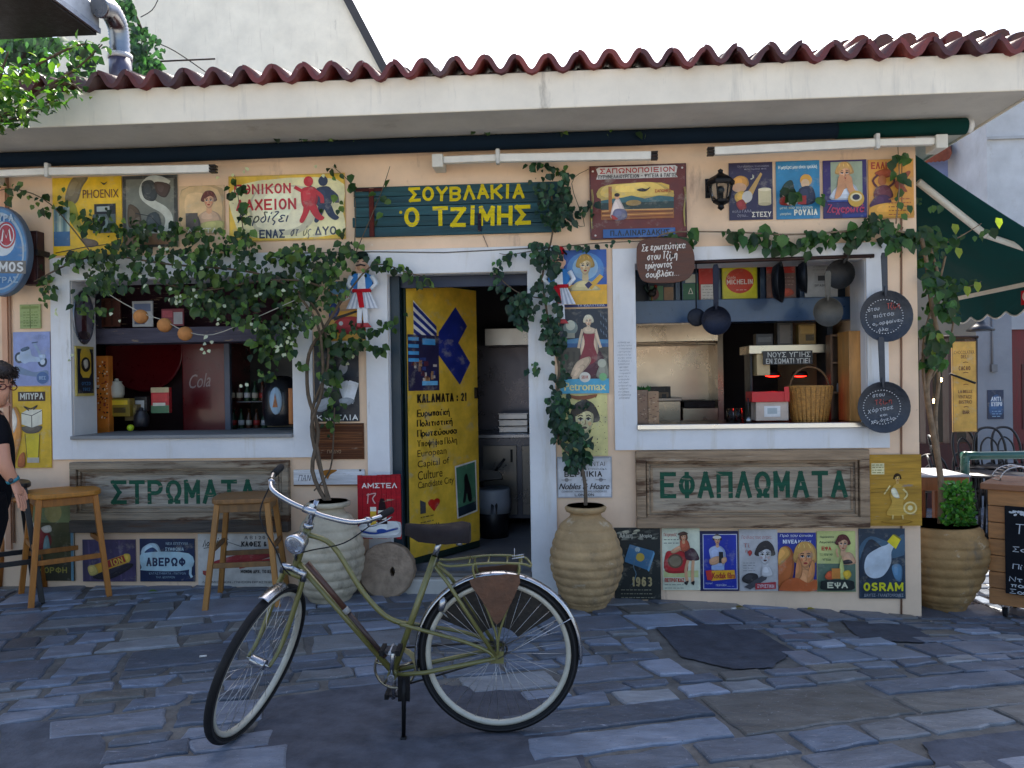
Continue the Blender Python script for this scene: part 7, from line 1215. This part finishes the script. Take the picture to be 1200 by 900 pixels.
m = M(); P_ = [(.2*math.cos(a)*1.05, .2*math.sin(a)*.9) for a in [R(-20)+R(220)*i/16 for i in range(17)]]; v = []
for k, (x, y) in enumerate(P_):
    for s_, z in ((1, zt+.02), (1.12, zt+.15), (1.02, zt+.15), (.9, zt+.02)): v.append((x*s_, y*s_, z))
m.add(v, [(i*4+j, i*4+(j+1) % 4, i*4+4+(j+1) % 4, i*4+4+j) for i in range(16) for j in range(4)]+[(0, 1, 2, 3), (67, 66, 65, 64)], '#c07a2e', True); m.build('backrest', 'wood', t)
for x, y in ((-.13, -.13), (.13, -.13), (-.13, .13), (.13, .13)): m = M(); m.tube([(x, y, zt-.03), (x*1.4, y*1.4, 0)], .02, '#a8672a', 8); m.build('leg', 'wood', t)

# ------------------------------------------------------------------ bicycle: local x forwards, y to its left, z up, origin under the rear hub
RWH, WB, HA, ST, RK = .345, 1.063, 1.248, 1.369, .067
bx, by = -.309, -2.404; bg = Vector((bx, by, gz(bx, by)+.010))
bk = thing('bicycle', 'old olive green city bicycle with chrome handlebar standing on its kickstand', 'bicycle', bg); bk.rotation_euler = (Matrix.Rotation(3.187, 3, 'Z')@Matrix.Rotation(-.051, 3, 'X')@Matrix.Rotation(-.014, 3, 'Y')).to_euler()
OL, CHR, BLK = '#6d6a38', '#acaeb2', '#141416'
ax = Vector((-math.cos(HA), 0, math.sin(HA))); fwd = Vector((math.sin(HA), 0, math.cos(HA))); FH = Vector((WB, 0, RWH)); AX = FH-fwd*RK; RH = Vector((0, 0, RWH))
SM = Matrix.Translation(AX)@Matrix.Rotation(ST, 4, ax)@Matrix.Translation(-AX)
def wheel(h, T, nm, fixed=0):
    m = M(T); n = 64; ring = lambda r, y=0: [h+Vector((r*math.cos(2*PI*i/n), y, r*math.sin(2*PI*i/n))) for i in range(n)]
    m.tube(ring(RWH-.0175), .0178, BLK, 12, closed=True); m.tube(ring(RWH-.017, .0185), .004, '#2a2a2c', 6, closed=True); w = m.build('wheel', 'rubber', bk)
    m = M(T); r0, r1 = RWH-.034, RWH-.056; L_ = []
    for i in range(n):
        c, s_ = math.cos(2*PI*i/n), math.sin(2*PI*i/n)
        for r, y in ((r0, .013), (r0-.008, .0145), (r1+.004, .010), (r1, 0), (r1+.004, -.010), (r0-.008, -.0145), (r0, -.013)): L_.append(h+Vector((r*c, y, r*s_)))
    k = 7; m.add(L_, [(i*k+j, i*k+(j+1) % k, ((i+1) % n)*k+(j+1) % k, ((i+1) % n)*k+j) for i in range(n) for j in range(k)], '#bcb8a8', True); m.build('rim', 'enamel', w)
    m = M(T); m.tube([h+Vector((0, y, 0)) for y in (-.055, .055)], .006, CHR, 8); m.tube([h+Vector((0, y, 0)) for y in (-.034, -.030, .030, .034)], [.022, .022, .022], CHR, 14); m.tube([h+Vector((0, y, 0)) for y in (-.03, .03)], .013, CHR, 12); m.build('hub', 'chrome', w)
    m = M(T)
    for i in range(36):
        s_ = 1 if i % 2 else -1; a0 = 2*PI*i/36; off = R(38)*(1 if (i//2) % 2 else -1)
        m.tube([h+Vector((.02*math.cos(a0+off), s_*.031, .02*math.sin(a0+off))), h+Vector(((r1+.004)*math.cos(a0), s_*.004, (r1+.004)*math.sin(a0)))], .0011, '#b8b8b8', 4)
    m.build('spokes', 'steel', w)
wheel(RH, None, 'rear'); wheel(FH, SM, 'front')
def Bp(u, v, y=0): return Vector((-(u-583)/270+.0, y, RWH-(v-766)/270))
HB, HT = AX+ax*.415, AX+ax*.595; BB = Bp(461, 789); BB.y = 0
m = M(); m.tube([HB, HT], .0165, OL, 14); m.tube([AX+ax*.44, BB], .0138, OL, 14); ST_ = Bp(510, 652); m.tube([BB, ST_], .0138, OL, 14)
m.tube([BB+Vector((0, -.038, 0)), BB+Vector((0, .038, 0))], .021, OL, 14)
m.tube([HT-ax*.03, Bp(392, 640), Bp(425, 692), Bp(452, 722), Bp(478, 733)], .0115, OL, 12, sm=5)
for s_ in (-1, 1):
    e_ = RH+Vector((.01, s_*.055, 0)); m.tube([BB+Vector((-.02, s_*.026, 0)), BB+Vector((-.14, s_*.05, .02)), e_], .0095, OL, 10); m.tube([ST_+Vector((-.005, s_*.02, -.04)), ST_+Vector((-.06, s_*.05, -.1)), e_+Vector((0, 0, .01))], .0085, OL, 10)
    m.tube([Bp(470, 731, s_*.012), Bp(500, 737, s_*.03), Bp(545, 747, s_*.052), e_+Vector((.03, 0, .03)), e_], .008, OL, 10, sm=3)
    m.box(-.025, .03, s_*.055-.003, s_*.055+.003, RWH-.02, RWH+.03, OL)
m.build('frame', 'enamel', bk)
m = M()
for z in (.44, .45): pass
m.tube([AX+ax*.405, AX+ax*.415], .023, CHR, 14); m.tube([AX+ax*.595, AX+ax*.615], .022, CHR, 14); m.tube([AX+ax*.615, AX+ax*.72], .0115, CHR, 12); sp_ = M(); sp_.tube([ST_, ST_+(ST_-BB).normalized()*.075], .0125, CHR, 12); sp_.build('seat_post', 'chrome', bk)
m.build('headset', 'chrome', bk)
m = M(SM); CR = AX+ax*.395
for s_ in (-1, 1): m.tube([CR+Vector((0, s_*.018, .0)), CR+Vector((0, s_*.047, -.02))-ax*.0, AX+ax*.16+Vector((.0, s_*.052, 0)), AX+ax*.06+fwd*.02+Vector((0, s_*.053, 0)), FH+Vector((0, s_*.052, 0))], [.012, .012, .0115, .009, .0075], OL, 10, sm=4)
m.tube([CR+Vector((0, -.05, -.012)), CR+Vector((0, .05, -.012))], .014, OL, 12); m.build('fork', 'enamel', bk)
m = M(SM)
for s_ in (-1, 1): m.tube([CR+Vector((.004, s_*.05, -.02)), CR+Vector((.004, s_*.05, .012)), CR+Vector((.004, 0, .018))], .015, CHR, 10)
m.build('fork_crown', 'chrome', bk)
def guard(h, a0, a1, T, nm, r=RWH+.016, wd=.027, n=30):
    m = M(T); v = []; k = 7
    for i in range(n+1):
        a = R(a0+(a1-a0)*i/n)
        for j in range(k): q = -1+2*j/(k-1); rr = r-.012*q*q; v.append(h+Vector((rr*math.cos(a), wd*q, rr*math.sin(a))))
    m.add(v, [(i*k+j, i*k+j+1, (i+1)*k+j+1, (i+1)*k+j) for i in range(n) for j in range(k-1)], CHR, True); o = m.build('mudguard', 'chrome', bk); s_ = o.modifiers.new('Solid', 'SOLIDIFY'); s_.thickness = .0015; return o
guard(RH, -12, 186, None, 'r'); guard(FH, 84, 109, SM, 'f')
m = M()
for s_ in (-1, 1): m.tube([RH+Vector((0, s_*.06, 0)), RH+Vector(((RWH+.012)*math.cos(R(152))*-1*-1, s_*.03, (RWH+.012)*math.sin(R(152))))], .0025, CHR, 6)
m.build('guard_stay', 'chrome', bk)
# rack and leather skirt guard
m = M(); zr = RH.z+RWH+.052
for s_ in (-1, 1): 
    m.tube([ST_+Vector((-.02, s_*.022, -.02)), Vector((.20, s_*.05, zr-.004)), Vector((.04, s_*.06, zr+.012)), Vector((-.10, s_*.055, zr+.008)), Vector((-.135, s_*.03, zr-.01)), Vector((-.14, 0, zr-.012))], .0055, OL, 8, sm=4)
    for x in (.10, -.09): m.tube([Vector((x, s_*.06, zr+.008)), Vector((x*.95, s_*.062, zr-.05)), Vector((x*.1, s_*.064, RWH+.12)), RH+Vector((0, s_*.063, .02))], .005, OL, 8, sm=3)
for x in (.12, .04, -.04, -.10): m.tube([(x, -.056, zr+.009), (x, .056, zr+.009)], .004, OL, 6)
m.tube([(-.06, -.02, zr+.02), (-.11, -.02, zr+.028), (-.11, .02, zr+.028), (-.06, .02, zr+.02)], .0025, CHR, 6); m.tube([(-.07, 0, zr+.015), (-.07, 0, zr+.06)], .0015, CHR, 5); m.build('rack', 'enamel', bk)
def q2(u, v, y): p = Bp(u, v); p.y = y; return p
for s_ in (1, -1):
    m = M(); m.prism(smooth_loop([tuple(q2(u, v, s_*.070)) for u, v in ((551, 674), (578, 669), (608, 668), (604, 688), (592, 712), (582, 725), (574, 712), (562, 692))], 2), (0, s_*.003, 0), '#5a3a26'); m.build('skirt_guard', 'leather', bk)
m = M(); L_ = [RH+Vector((r*math.cos(R(a)), -.045, r*math.sin(R(a)))) for r, ang in ((.285, range(28, 150, 8)), (.10, range(146, 27, -12))) for a in ang]; m.prism(L_, (0, -.003, 0), '#15120f'); m.build('coat_guard', 'leather', bk)
# saddle
S0 = ST_+(ST_-BB).normalized()*.075; SZ = S0.z+.035
m = M(); prof = [(-.13, .020, .012), (-.125, .066, .016), (-.09, .085, .021), (-.03, .075, .013), (.03, .05, .010), (.09, .030, .012), (.135, .022, .016), (.15, .008, .012)]; v = []; k = 10
for x, w, h in prof:
    for j in range(k): a = PI*j/(k-1); v.append((S0.x+x, w*math.cos(a), SZ+h+.020*math.sin(a)-.05*(1-math.sin(a))**1.5*(1.0 if x < .1 else .6)))
m.add(v, [(i*k+j, i*k+j+1, (i+1)*k+j+1, (i+1)*k+j) for i in range(len(prof)-1) for j in range(k-1)]+[tuple(range(k-1, -1, -1)), tuple(range((len(prof)-1)*k, len(prof)*k))], '#1a1314', True); sd_ = m.build('saddle', 'rubber', bk)
m = M()
for s_ in (-1, 1): m.tube([(S0.x-.10, s_*.05, SZ-.01), (S0.x-.08, s_*.03, SZ-.035), (S0.x+.05, s_*.02, SZ-.03), (S0.x+.12, s_*.008, SZ+.01)], .0035, CHR, 6, sm=3); m.lathe([(.014, 0), (.012, .01), (.014, .02), (.012, .03), (.014, .04)], CHR, 10, (S0.x-.085, s_*.05, SZ-.045))
m.tube([(S0.x-.01, -.03, SZ-.03), (S0.x-.01, .03, SZ-.03)], .009, CHR, 8); m.build('rail', 'chrome', sd_)
# handlebar
HC = AX+ax*.692; m = M(SM); m.tube([HC, HC+fwd*.035+ax*.005], .011, CHR, 10); H0 = HC+fwd*.04
pts = [H0+Vector((x, y, z)) for x, y, z in ((-.20, -.275, -.005), (-.12, -.262, .0), (-.02, -.20, .0), (.01, -.09, -.005), (.0, 0, -.015), (.01, .09, -.005), (-.02, .20, .0), (-.12, .262, .0), (-.20, .275, -.005))]
m.tube(pts, .0112, CHR, 12, sm=5); m.tube([H0+Vector((0, -.03, -.015)), H0+Vector((0, .03, -.015))], .0165, CHR, 12); hb_ = m.build('handlebar', 'chrome', bk)
for s_ in (-1, 1):
    m = M(SM); m.tube([H0+Vector((-.13, s_*.264, -.001)), H0+Vector((-.205, s_*.277, -.005)), H0+Vector((-.215, s_*.279, -.006))], [.0155, .0165, .014], '#1a1a1c', 12); m.build('grip', 'rubber', hb_)
    m = M(SM); m.tube([H0+Vector((-.07, s_*.238, -.006)), H0+Vector((-.075, s_*.245, -.03)), H0+Vector((-.14, s_*.272, -.034)), H0+Vector((-.20, s_*.29, -.03))], .0045, CHR, 7, sm=3); m.tube([H0+Vector((-.06, s_*.228, 0)), H0+Vector((-.08, s_*.245, 0))], .015, CHR, 10); m.build('brake_lever', 'chrome', hb_)
m = M(SM); m.tube([H0+Vector((-.075, -.245, -.03)), H0+Vector((.05, -.2, -.10)), H0+Vector((.09, -.08, -.20)), CR+Vector((.07, -.02, .06)), CR+Vector((.03, 0, .0))], .003, '#17171a', 6, sm=5); m.tube([H0+Vector((-.075, .245, -.03)), H0+Vector((.03, .19, -.08)), H0+Vector((.06, .07, -.15)), AX+ax*.5+Vector((.02, .02, 0))], .003, '#17171a', 6, sm=5); m.build('brake_cable', 'rubber', bk)
# lamp
LC = AX+ax*.535+fwd*.075; m = M(SM); dl = Vector((1, 0, -.05)).normalized(); m.lathe([(0, -.075), (.02, -.07), (.036, -.045), (.044, -.01), (.046, .006), (.043, .012), (.038, .012)], '#c8ccd2', 24, LC, ax=dl); m.tube([LC-dl*.03, AX+ax*.47+fwd*.03, AX+ax*.45+fwd*.015], .006, '#6a6a70', 6); lp_ = m.build('headlight', 'chrome', bk)
m = M(SM); m.lathe([(0, .020), (.018, .018), (.032, .014), (.040, .009)], '#d8d8c8', 20, LC, ax=dl); m.build('lens', 'glass', lp_); m = M(SM); m.lathe([(0, -.03), (.02, -.02), (.038, .004)], '#cfc8a0', 20, LC, ax=dl); m.build('reflector', 'chrome', lp_)
# drive train
m = M(); c = BB+Vector((0, -.045, 0)); n = 44
m.tube([c+Vector((.088*math.cos(2*PI*i/40), 0, .088*math.sin(2*PI*i/40))) for i in range(40)], .006, '#a8a08c', 6, closed=True)
for i in range(5): a = 2*PI*i/5+.3; m.tube([c, c+Vector((.086*math.cos(a), 0, .086*math.sin(a)))], .006, '#a8a08c', 6)
m.build('chainring', 'steel', bk); m = M()
m.tube([c+Vector((-.0, 0, .088)), RH+Vector((0, -.045, .035))], .004, '#2c2a28', 6); m.tube([c+Vector((0, 0, -.088)), RH+Vector((0, -.045, -.035))], .004, '#2c2a28', 6); m.tube([RH+Vector((.036*math.cos(2*PI*i/20), -.045, .036*math.sin(2*PI*i/20))) for i in range(20)], .005, '#4a4640', 6, closed=True); m.build('chain', 'iron', bk)
m = M(); v_ = [c+Vector((.12*math.cos(R(a)), .012, .105*math.sin(R(a)))) for a in range(40, 181, 14)]+[c+Vector((.09*math.cos(R(a)), .012, .09*math.sin(R(a)))) for a in range(180, 39, -14)]; m.prism(v_, (0, .01, 0), '#b0a478'); m.build('chain_guard', 'enamel', bk)
for s_, dx, dz in ((1, -.012, .145), (-1, .012, -.145)):
    e_ = BB+Vector((dx, s_*.062, dz)); m = M(); m.tube([BB+Vector((0, s_*.05, 0)), e_], .009, CHR, 8); m.tube([BB+Vector((0, s_*.04, 0)), BB+Vector((0, s_*.066, 0))], .015, CHR, 12); cr = m.build('crank', 'chrome', bk)
    m = M(); o_ = e_+Vector((0, s_*.055, 0)); m.tube([e_, e_+Vector((0, s_*.10, 0))], .006, CHR, 8); m.box(o_.x-.042, o_.x-.024, o_.y-.042, o_.y+.042, o_.z-.011, o_.z+.011, BLK); m.box(o_.x+.024, o_.x+.042, o_.y-.042, o_.y+.042, o_.z-.011, o_.z+.011, BLK); m.box(o_.x-.024, o_.x+.024, o_.y-.03, o_.y+.03, o_.z-.005, o_.z+.005, '#3a3a3c'); m.build('pedal', 'rubber', cr)
# kickstand, pump
KS = BB+Vector((-.05, .03, -.01)); kw = Matrix.Translation(bg)@bk.rotation_euler.to_matrix().to_4x4(); q = kw.inverted()@(lambda p: Vector((p.x, p.y, gz(p.x, p.y)+.008)))(gp(473, 868))
m = M(); m.tube([KS, KS+(q-KS)*.3, q], [.012, .010, .009], BLK, 8); m.tube([q+Vector((.012, .0, 0)), q+Vector((-.012, 0, 0))], .012, BLK, 8); m.bar(KS+Vector((.0, 0, .01)), KS+Vector((-.0, .0, -.10)), .05, .02, BLK); m.build('kickstand', 'iron', bk)
m = M(); d0, d1 = AX+ax*.42+Vector((-.055, .022, .02)), BB+Vector((.03, .022, .075)); m.tube([d0, d0+(d1-d0)*.5], .0125, '#4a2e24', 10); m.tube([d0+(d1-d0)*.5, d1], .0105, '#3a2a26', 10); m.tube([d0+(d1-d0)*.48, d0+(d1-d0)*.53], .015, '#8a8a88', 10); m.build('air_pump', 'plastic', bk)
m = M(); m.lathe([(0, -.03), (.014, -.02), (.016, .02), (.006, .035), (0, .036)], CHR, 12, RH+Vector((.235, .05, .225)), ax=(-.3, 0, 1)); m.tube([RH+Vector((.235, .05, .20)), RH+Vector((.20, .05, .16))], .005, '#6a6a68', 6); m.build('dynamo', 'chrome', bk)

# ------------------------------------------------------------------ woman at the left edge
YP = -1.62; e0 = at(12, 456, YP); s1 = 940/((at(10, 456, YP)-CAM).dot(FW))      # px per metre at her depth
def pp(u, v, dy=0): p = at(u-5, v, YP+dy); return p
foot = gz(e0.x-.15, YP); org = Vector((pp(-16, 600).x, YP, foot)); wm = thing('person', 'woman with short dark hair and glasses in black clothes at the left edge', 'person', org)
def skin(name, vs, es, rs_, mt, col, parent, root=0, lev=2):
    me = bpy.data.meshes.new(name); me.from_pydata([tuple(Vector(v)-org) for v in vs], es, []); o = bpy.data.objects.new(name, me); COL.objects.link(o)
    md = o.modifiers.new('Skin', 'SKIN'); md.use_smooth_shade = True; sb = o.modifiers.new('Sub', 'SUBSURF'); sb.levels = lev; sb.render_levels = lev
    me.skin_vertices[0].data[root].use_root = True
    for d_, r_ in zip(me.skin_vertices[0].data, rs_): d_.radius = (r_ if hasattr(r_, '__len__') else (r_, r_))
    dg = bpy.context.evaluated_depsgraph_get(); dg.update(); nm = bpy.data.meshes.new_from_object(o.evaluated_get(dg)); bpy.data.objects.remove(o)
    ca = nm.color_attributes.get('Col') or nm.color_attributes.new('Col', 'FLOAT_COLOR', 'CORNER'); ca.data.foreach_set('color', [*hx(col), 1.]*len(nm.loops))
    nm.materials.clear(); nm.materials.append(MATS[mt]); nm.polygons.foreach_set('use_smooth', [True]*len(nm.polygons)); q = bpy.data.objects.new(name, nm); COL.objects.link(q); q.parent = parent; return q
SKN = '#c98f72'
pel, wst, chs, nck, hdb = pp(-20, 600), pp(-15, 560), pp(-8, 506), pp(-5, 480, .02), pp(0, 470, .0)
shR, shL = pp(-1, 500, -.14), pp(-20, 498, .16); elR, wrR = pp(9, 545, -.17), pp(23, 567, -.12)
hipR, hipL = pp(-16, 612, -.08), pp(-24, 612, .09); knR, knL = pp(-38, 700, -.09), pp(-46, 700, .09)
anR, anL = Vector((knR.x-.08, knR.y, foot+.08)), Vector((knL.x-.08, knL.y, foot+.08)); toR, toL = anR+Vector((.17, 0, -.05)), anL+Vector((.17, 0, -.05))
body = skin('body', [pel, wst, chs, nck, hdb, shR, elR, wrR, shL, pp(-16, 548, .2), pp(-4, 590, .16), hipR, knR, anR, toR, hipL, knL, anL, toL],
     [(0, 1), (1, 2), (2, 3), (3, 4), (2, 5), (5, 6), (6, 7), (2, 8), (8, 9), (9, 10), (0, 11), (11, 12), (12, 13), (13, 14), (0, 15), (15, 16), (16, 17), (17, 18)],
     [.12, .09, .095, .055, .055, .06, .042, .028, .06, .045, .03, .085, .058, .042, .035, .085, .058, .042, .035], 'skin', SKN, wm)
# head in profile, looking right and down
hd = Matrix.Translation(pp(-1, 450)-org)@Matrix.Rotation(R(14), 4, 'Y')@Matrix.Rotation(R(-12), 4, 'Z')    # local +x is the face
m = M(hd); n = 24; rows = [(-.118, .035, .045, .015), (-.108, .062, .055, .012), (-.085, .078, .062, .008), (-.06, .083, .067, .004), (-.03, .083, .070, .0), (.0, .084, .073, -.002), (.03, .090, .077, -.006), (.07, .088, .074, -.012), (.1, .066, .058, -.016), (.118, .03, .03, -.018)]
v = []
for z, a, b_, o_ in rows:
    for j in range(n):
        t_ = 2*PI*j/n; x, y = a*math.cos(t_), b_*math.sin(t_); f_ = max(0, math.cos(t_))**10
        x += f_*(.020*math.exp(-((z+.030)/.016)**2)+.012*math.exp(-((z+.012)/.022)**2)+.008*math.exp(-((z+.064)/.010)**2)+.010*math.exp(-((z+.098)/.016)**2)-.010*math.exp(-((z-.012)/.010)**2)); v.append((x+o_, y, z))
m.add(v, [(i*n+j, i*n+(j+1) % n, (i+1)*n+(j+1) % n, (i+1)*n+j) for i in range(len(rows)-1) for j in range(n)]+[tuple(range(n-1, -1, -1)), tuple(range((len(rows)-1)*n, len(rows)*n))], SKN, True); hdo = m.build('head', 'skin', wm, sub=1)
m = M(hd)
for s_ in (-1, 1): m.ball((.068, s_*.032, .004), (.012, .014, .010), '#d8d0c8', 10); m.ball((.078, s_*.032, .002), (.004, .006, .006), '#2a1a12', 8); m.box(.068, .082, s_*.034-.017, s_*.034+.017, .026, .032, '#3a2418')
m.build('eyes', 'plastic', hdo); m = M(hd); m.ball((.078, 0, -.060), (.009, .022, .004), '#a85a50', 10); m.ball((.078, 0, -.068), (.009, .019, .005), '#b0645a', 10); m.build('mouth', 'skin', hdo)
for s_ in (-1, 1): m = M(hd); m.ball((-.010, s_*.076, -.008), (.020, .010, .030), SKN, 12); m.ball((-.006, s_*.083, -.008), (.010, .005, .018), '#a8705a', 8); m.build('ear', 'skin', hdo)
m = M(hd)
hv = []
rowsH = [(.132, .015, .015, -.03), (.122, .06, .055, -.025), (.095, .098, .088, -.018), (.06, .106, .094, -.020), (.035, .098, .092, -.028), (.0, .080, .090, -.050), (-.035, .066, .082, -.060), (-.065, .045, .066, -.064)]
for z, a, b_, o_ in rowsH:
    for j in range(n): t_ = 2*PI*j/n; k_ = 1+.05*math.sin(t_*7+z*60)+.04*math.sin(t_*11-z*90); hv.append((a*math.cos(t_)*k_+o_+(.012 if z > .06 and math.cos(t_) > .5 else 0), b_*math.sin(t_)*k_, z))
m.add(hv, [(i*n+j, (i+1)*n+j, (i+1)*n+(j+1) % n, i*n+(j+1) % n) for i in range(len(rowsH)-1) for j in range(n)]+[tuple(range(n)), tuple(range(len(rowsH)*n-1, (len(rowsH)-1)*n-1, -1))], '#1f1512', True)
for k_ in range(260):
    t_ = rv.uniform(0, 2*PI); zz = rv.uniform(.01, .125); i_ = min(range(len(rowsH)), key=lambda i: abs(rowsH[i][0]-zz)); z, a, b_, o_ = rowsH[i_]; p = Vector((a*math.cos(t_)+o_, b_*math.sin(t_), zz)); d_ = Vector((rv.uniform(-.4, .9), math.sin(t_)*.5, rv.uniform(-.9, .3))).normalized(); m.tube([p, p+d_*.012+Vector((math.cos(t_), math.sin(t_), 0))*.003, p+d_*.024-Vector((0, 0, .006))], [.004, .003, .001], vary('#2a1c16', .4), 4)
m.build('hair', 'leather', wm)
m = M(hd)
for s_ in (-1, 1): m.tube([(.094+.0*i, s_*.034+.022*math.cos(2*PI*i/16), .004+.016*math.sin(2*PI*i/16)) for i in range(16)], .0028, '#5a1c1e', 6, closed=True); m.tube([(.094, s_*.056, .008), (.05, s_*.078, .010), (-.01, s_*.086, .006)], .0026, '#5a1c1e', 6)
m.tube([(.096, -.012, .006), (.1, 0, .009), (.096, .012, .006)], .0026, '#5a1c1e', 6); m.build('glasses', 'plastic', wm)
# clothes
top_ = skin('shirt', [pp(-20, 622), wst, chs, pp(-5, 484, .02), shR, shR+(elR-shR)*.62, shL, shL+(pp(-16, 548, .2)-shL)*.62], [(0, 1), (1, 2), (2, 3), (2, 4), (4, 5), (2, 6), (6, 7)], [.165, .15, .14, .066, .066, .056, .066, .056], 'fabric', '#15151a', wm)
m = M(Matrix.Translation(-org))
for h_, k_, a_ in ((hipR, knR, anR), (hipL, knL, anL)): m.tube([h_+Vector((.01, 0, .16)), h_+Vector((0, 0, .02)), (h_+k_)/2, k_, (k_+a_)/2, a_+Vector((0, 0, .01))], [.10, .125, .112, .088, .075, .066], '#17171c', 16, sm=3)
m.build('trousers', 'fabric', wm)
for a_, b_ in ((anR, toR), (anL, toL)): m = M(Matrix.Translation(-org)); m.tube([a_+Vector((-.05, 0, -.045)), a_+Vector((.03, 0, -.04)), b_+Vector((.02, 0, 0))], [.042, .045, .035], '#1a1a1c', 12, sm=3); m.build('shoe', 'leather', wm)
m = M(Matrix.Translation(-org)); d_ = (wrR-elR).normalized(); m.tube([wrR-d_*.035, wrR-d_*.018], .0335, '#2a7a8a', 14); m.ball(wrR-d_*.026+Vector((.01, -.03, .0)), (.014, .008, .014), '#2c2c34', 10); m.build('wristwatch', 'plastic', wm)
# right hand resting on the stool: palm, thumb and four bent fingers
hx0 = wrR; hd_ = (pp(31, 588, -.12)-wrR).normalized(); sd_ = Vector((.1, -1, 0)).normalized(); sd_ = (sd_-hd_*sd_.dot(hd_)).normalized(); nn = hd_.cross(sd_)
V_ = [hx0-hd_*.02, hx0+hd_*.03, hx0+hd_*.075]; E_ = [(0, 1), (1, 2)]; Rr = [(.025, .02), (.036, .016), (.038, .015)]
skin('palm', V_, E_, Rr, 'skin', SKN, wm)
for i_, (off, ln) in enumerate(((-.028, .070), (-.009, .080), (.010, .076), (.027, .060))):
    b0 = hx0+hd_*.066+sd_*off; b1 = b0+hd_*ln*.5+nn*.004; b2 = b1+(hd_*.75-Vector((0, 0, .5))).normalized()*ln*.33; b3 = b2+(hd_*.4-Vector((0, 0, 1))).normalized()*ln*.28
    skin('finger', [b0-hd_*.015, b0, b1, b2, b3], [(0, 1), (1, 2), (2, 3), (3, 4)], [.0095, .0095, .0088, .0078, .0062], 'skin', SKN, wm)
b0 = hx0+hd_*.022-sd_*.026; skin('thumb', [b0, b0-sd_*.018+hd_*.025, b0-sd_*.022+hd_*.055, b0-sd_*.016+hd_*.078], [(0, 1), (1, 2), (2, 3)], [.013, .012, .0105, .008], 'skin', SKN, wm)

# a few fallen leaves and cigarette ends on the paving
for u, v, c, lab in ((946, 718, '#a89a2c', 'yellow fallen leaf on the paving below the red stove advert row'), (173, 697, '#6a8a2c', 'green fallen leaf on the paving below the blue serif sign'), (862, 716, '#8a7a3a', 'brown fallen leaf on the paving near the lower posters')):
    p = gp(u, v); m = M(); m.leaf(Vector((0, 0, .0)), Vector((1, .3, .05)), Vector((0, 0, 1)), .07, .045, c); o = m.build('fallen_leaf', 'leaf', None); o.location = p+Vector((0, 0, .022)); tag(o, lab, 'leaf')
for u, v, lab in ((234, 774, 'white cigarette end on the paving left of the front wheel'), (857, 717, 'white scrap of paper on the paving under the posters')):
    p = gp(u, v); m = M(); m.tube([(0, 0, 0), (.035, .012, 0)], .006, '#d8d4cc', 8); o = m.build('cigarette_end', 'paper', None); o.location = p+Vector((0, 0, .022)); tag(o, lab, 'litter')
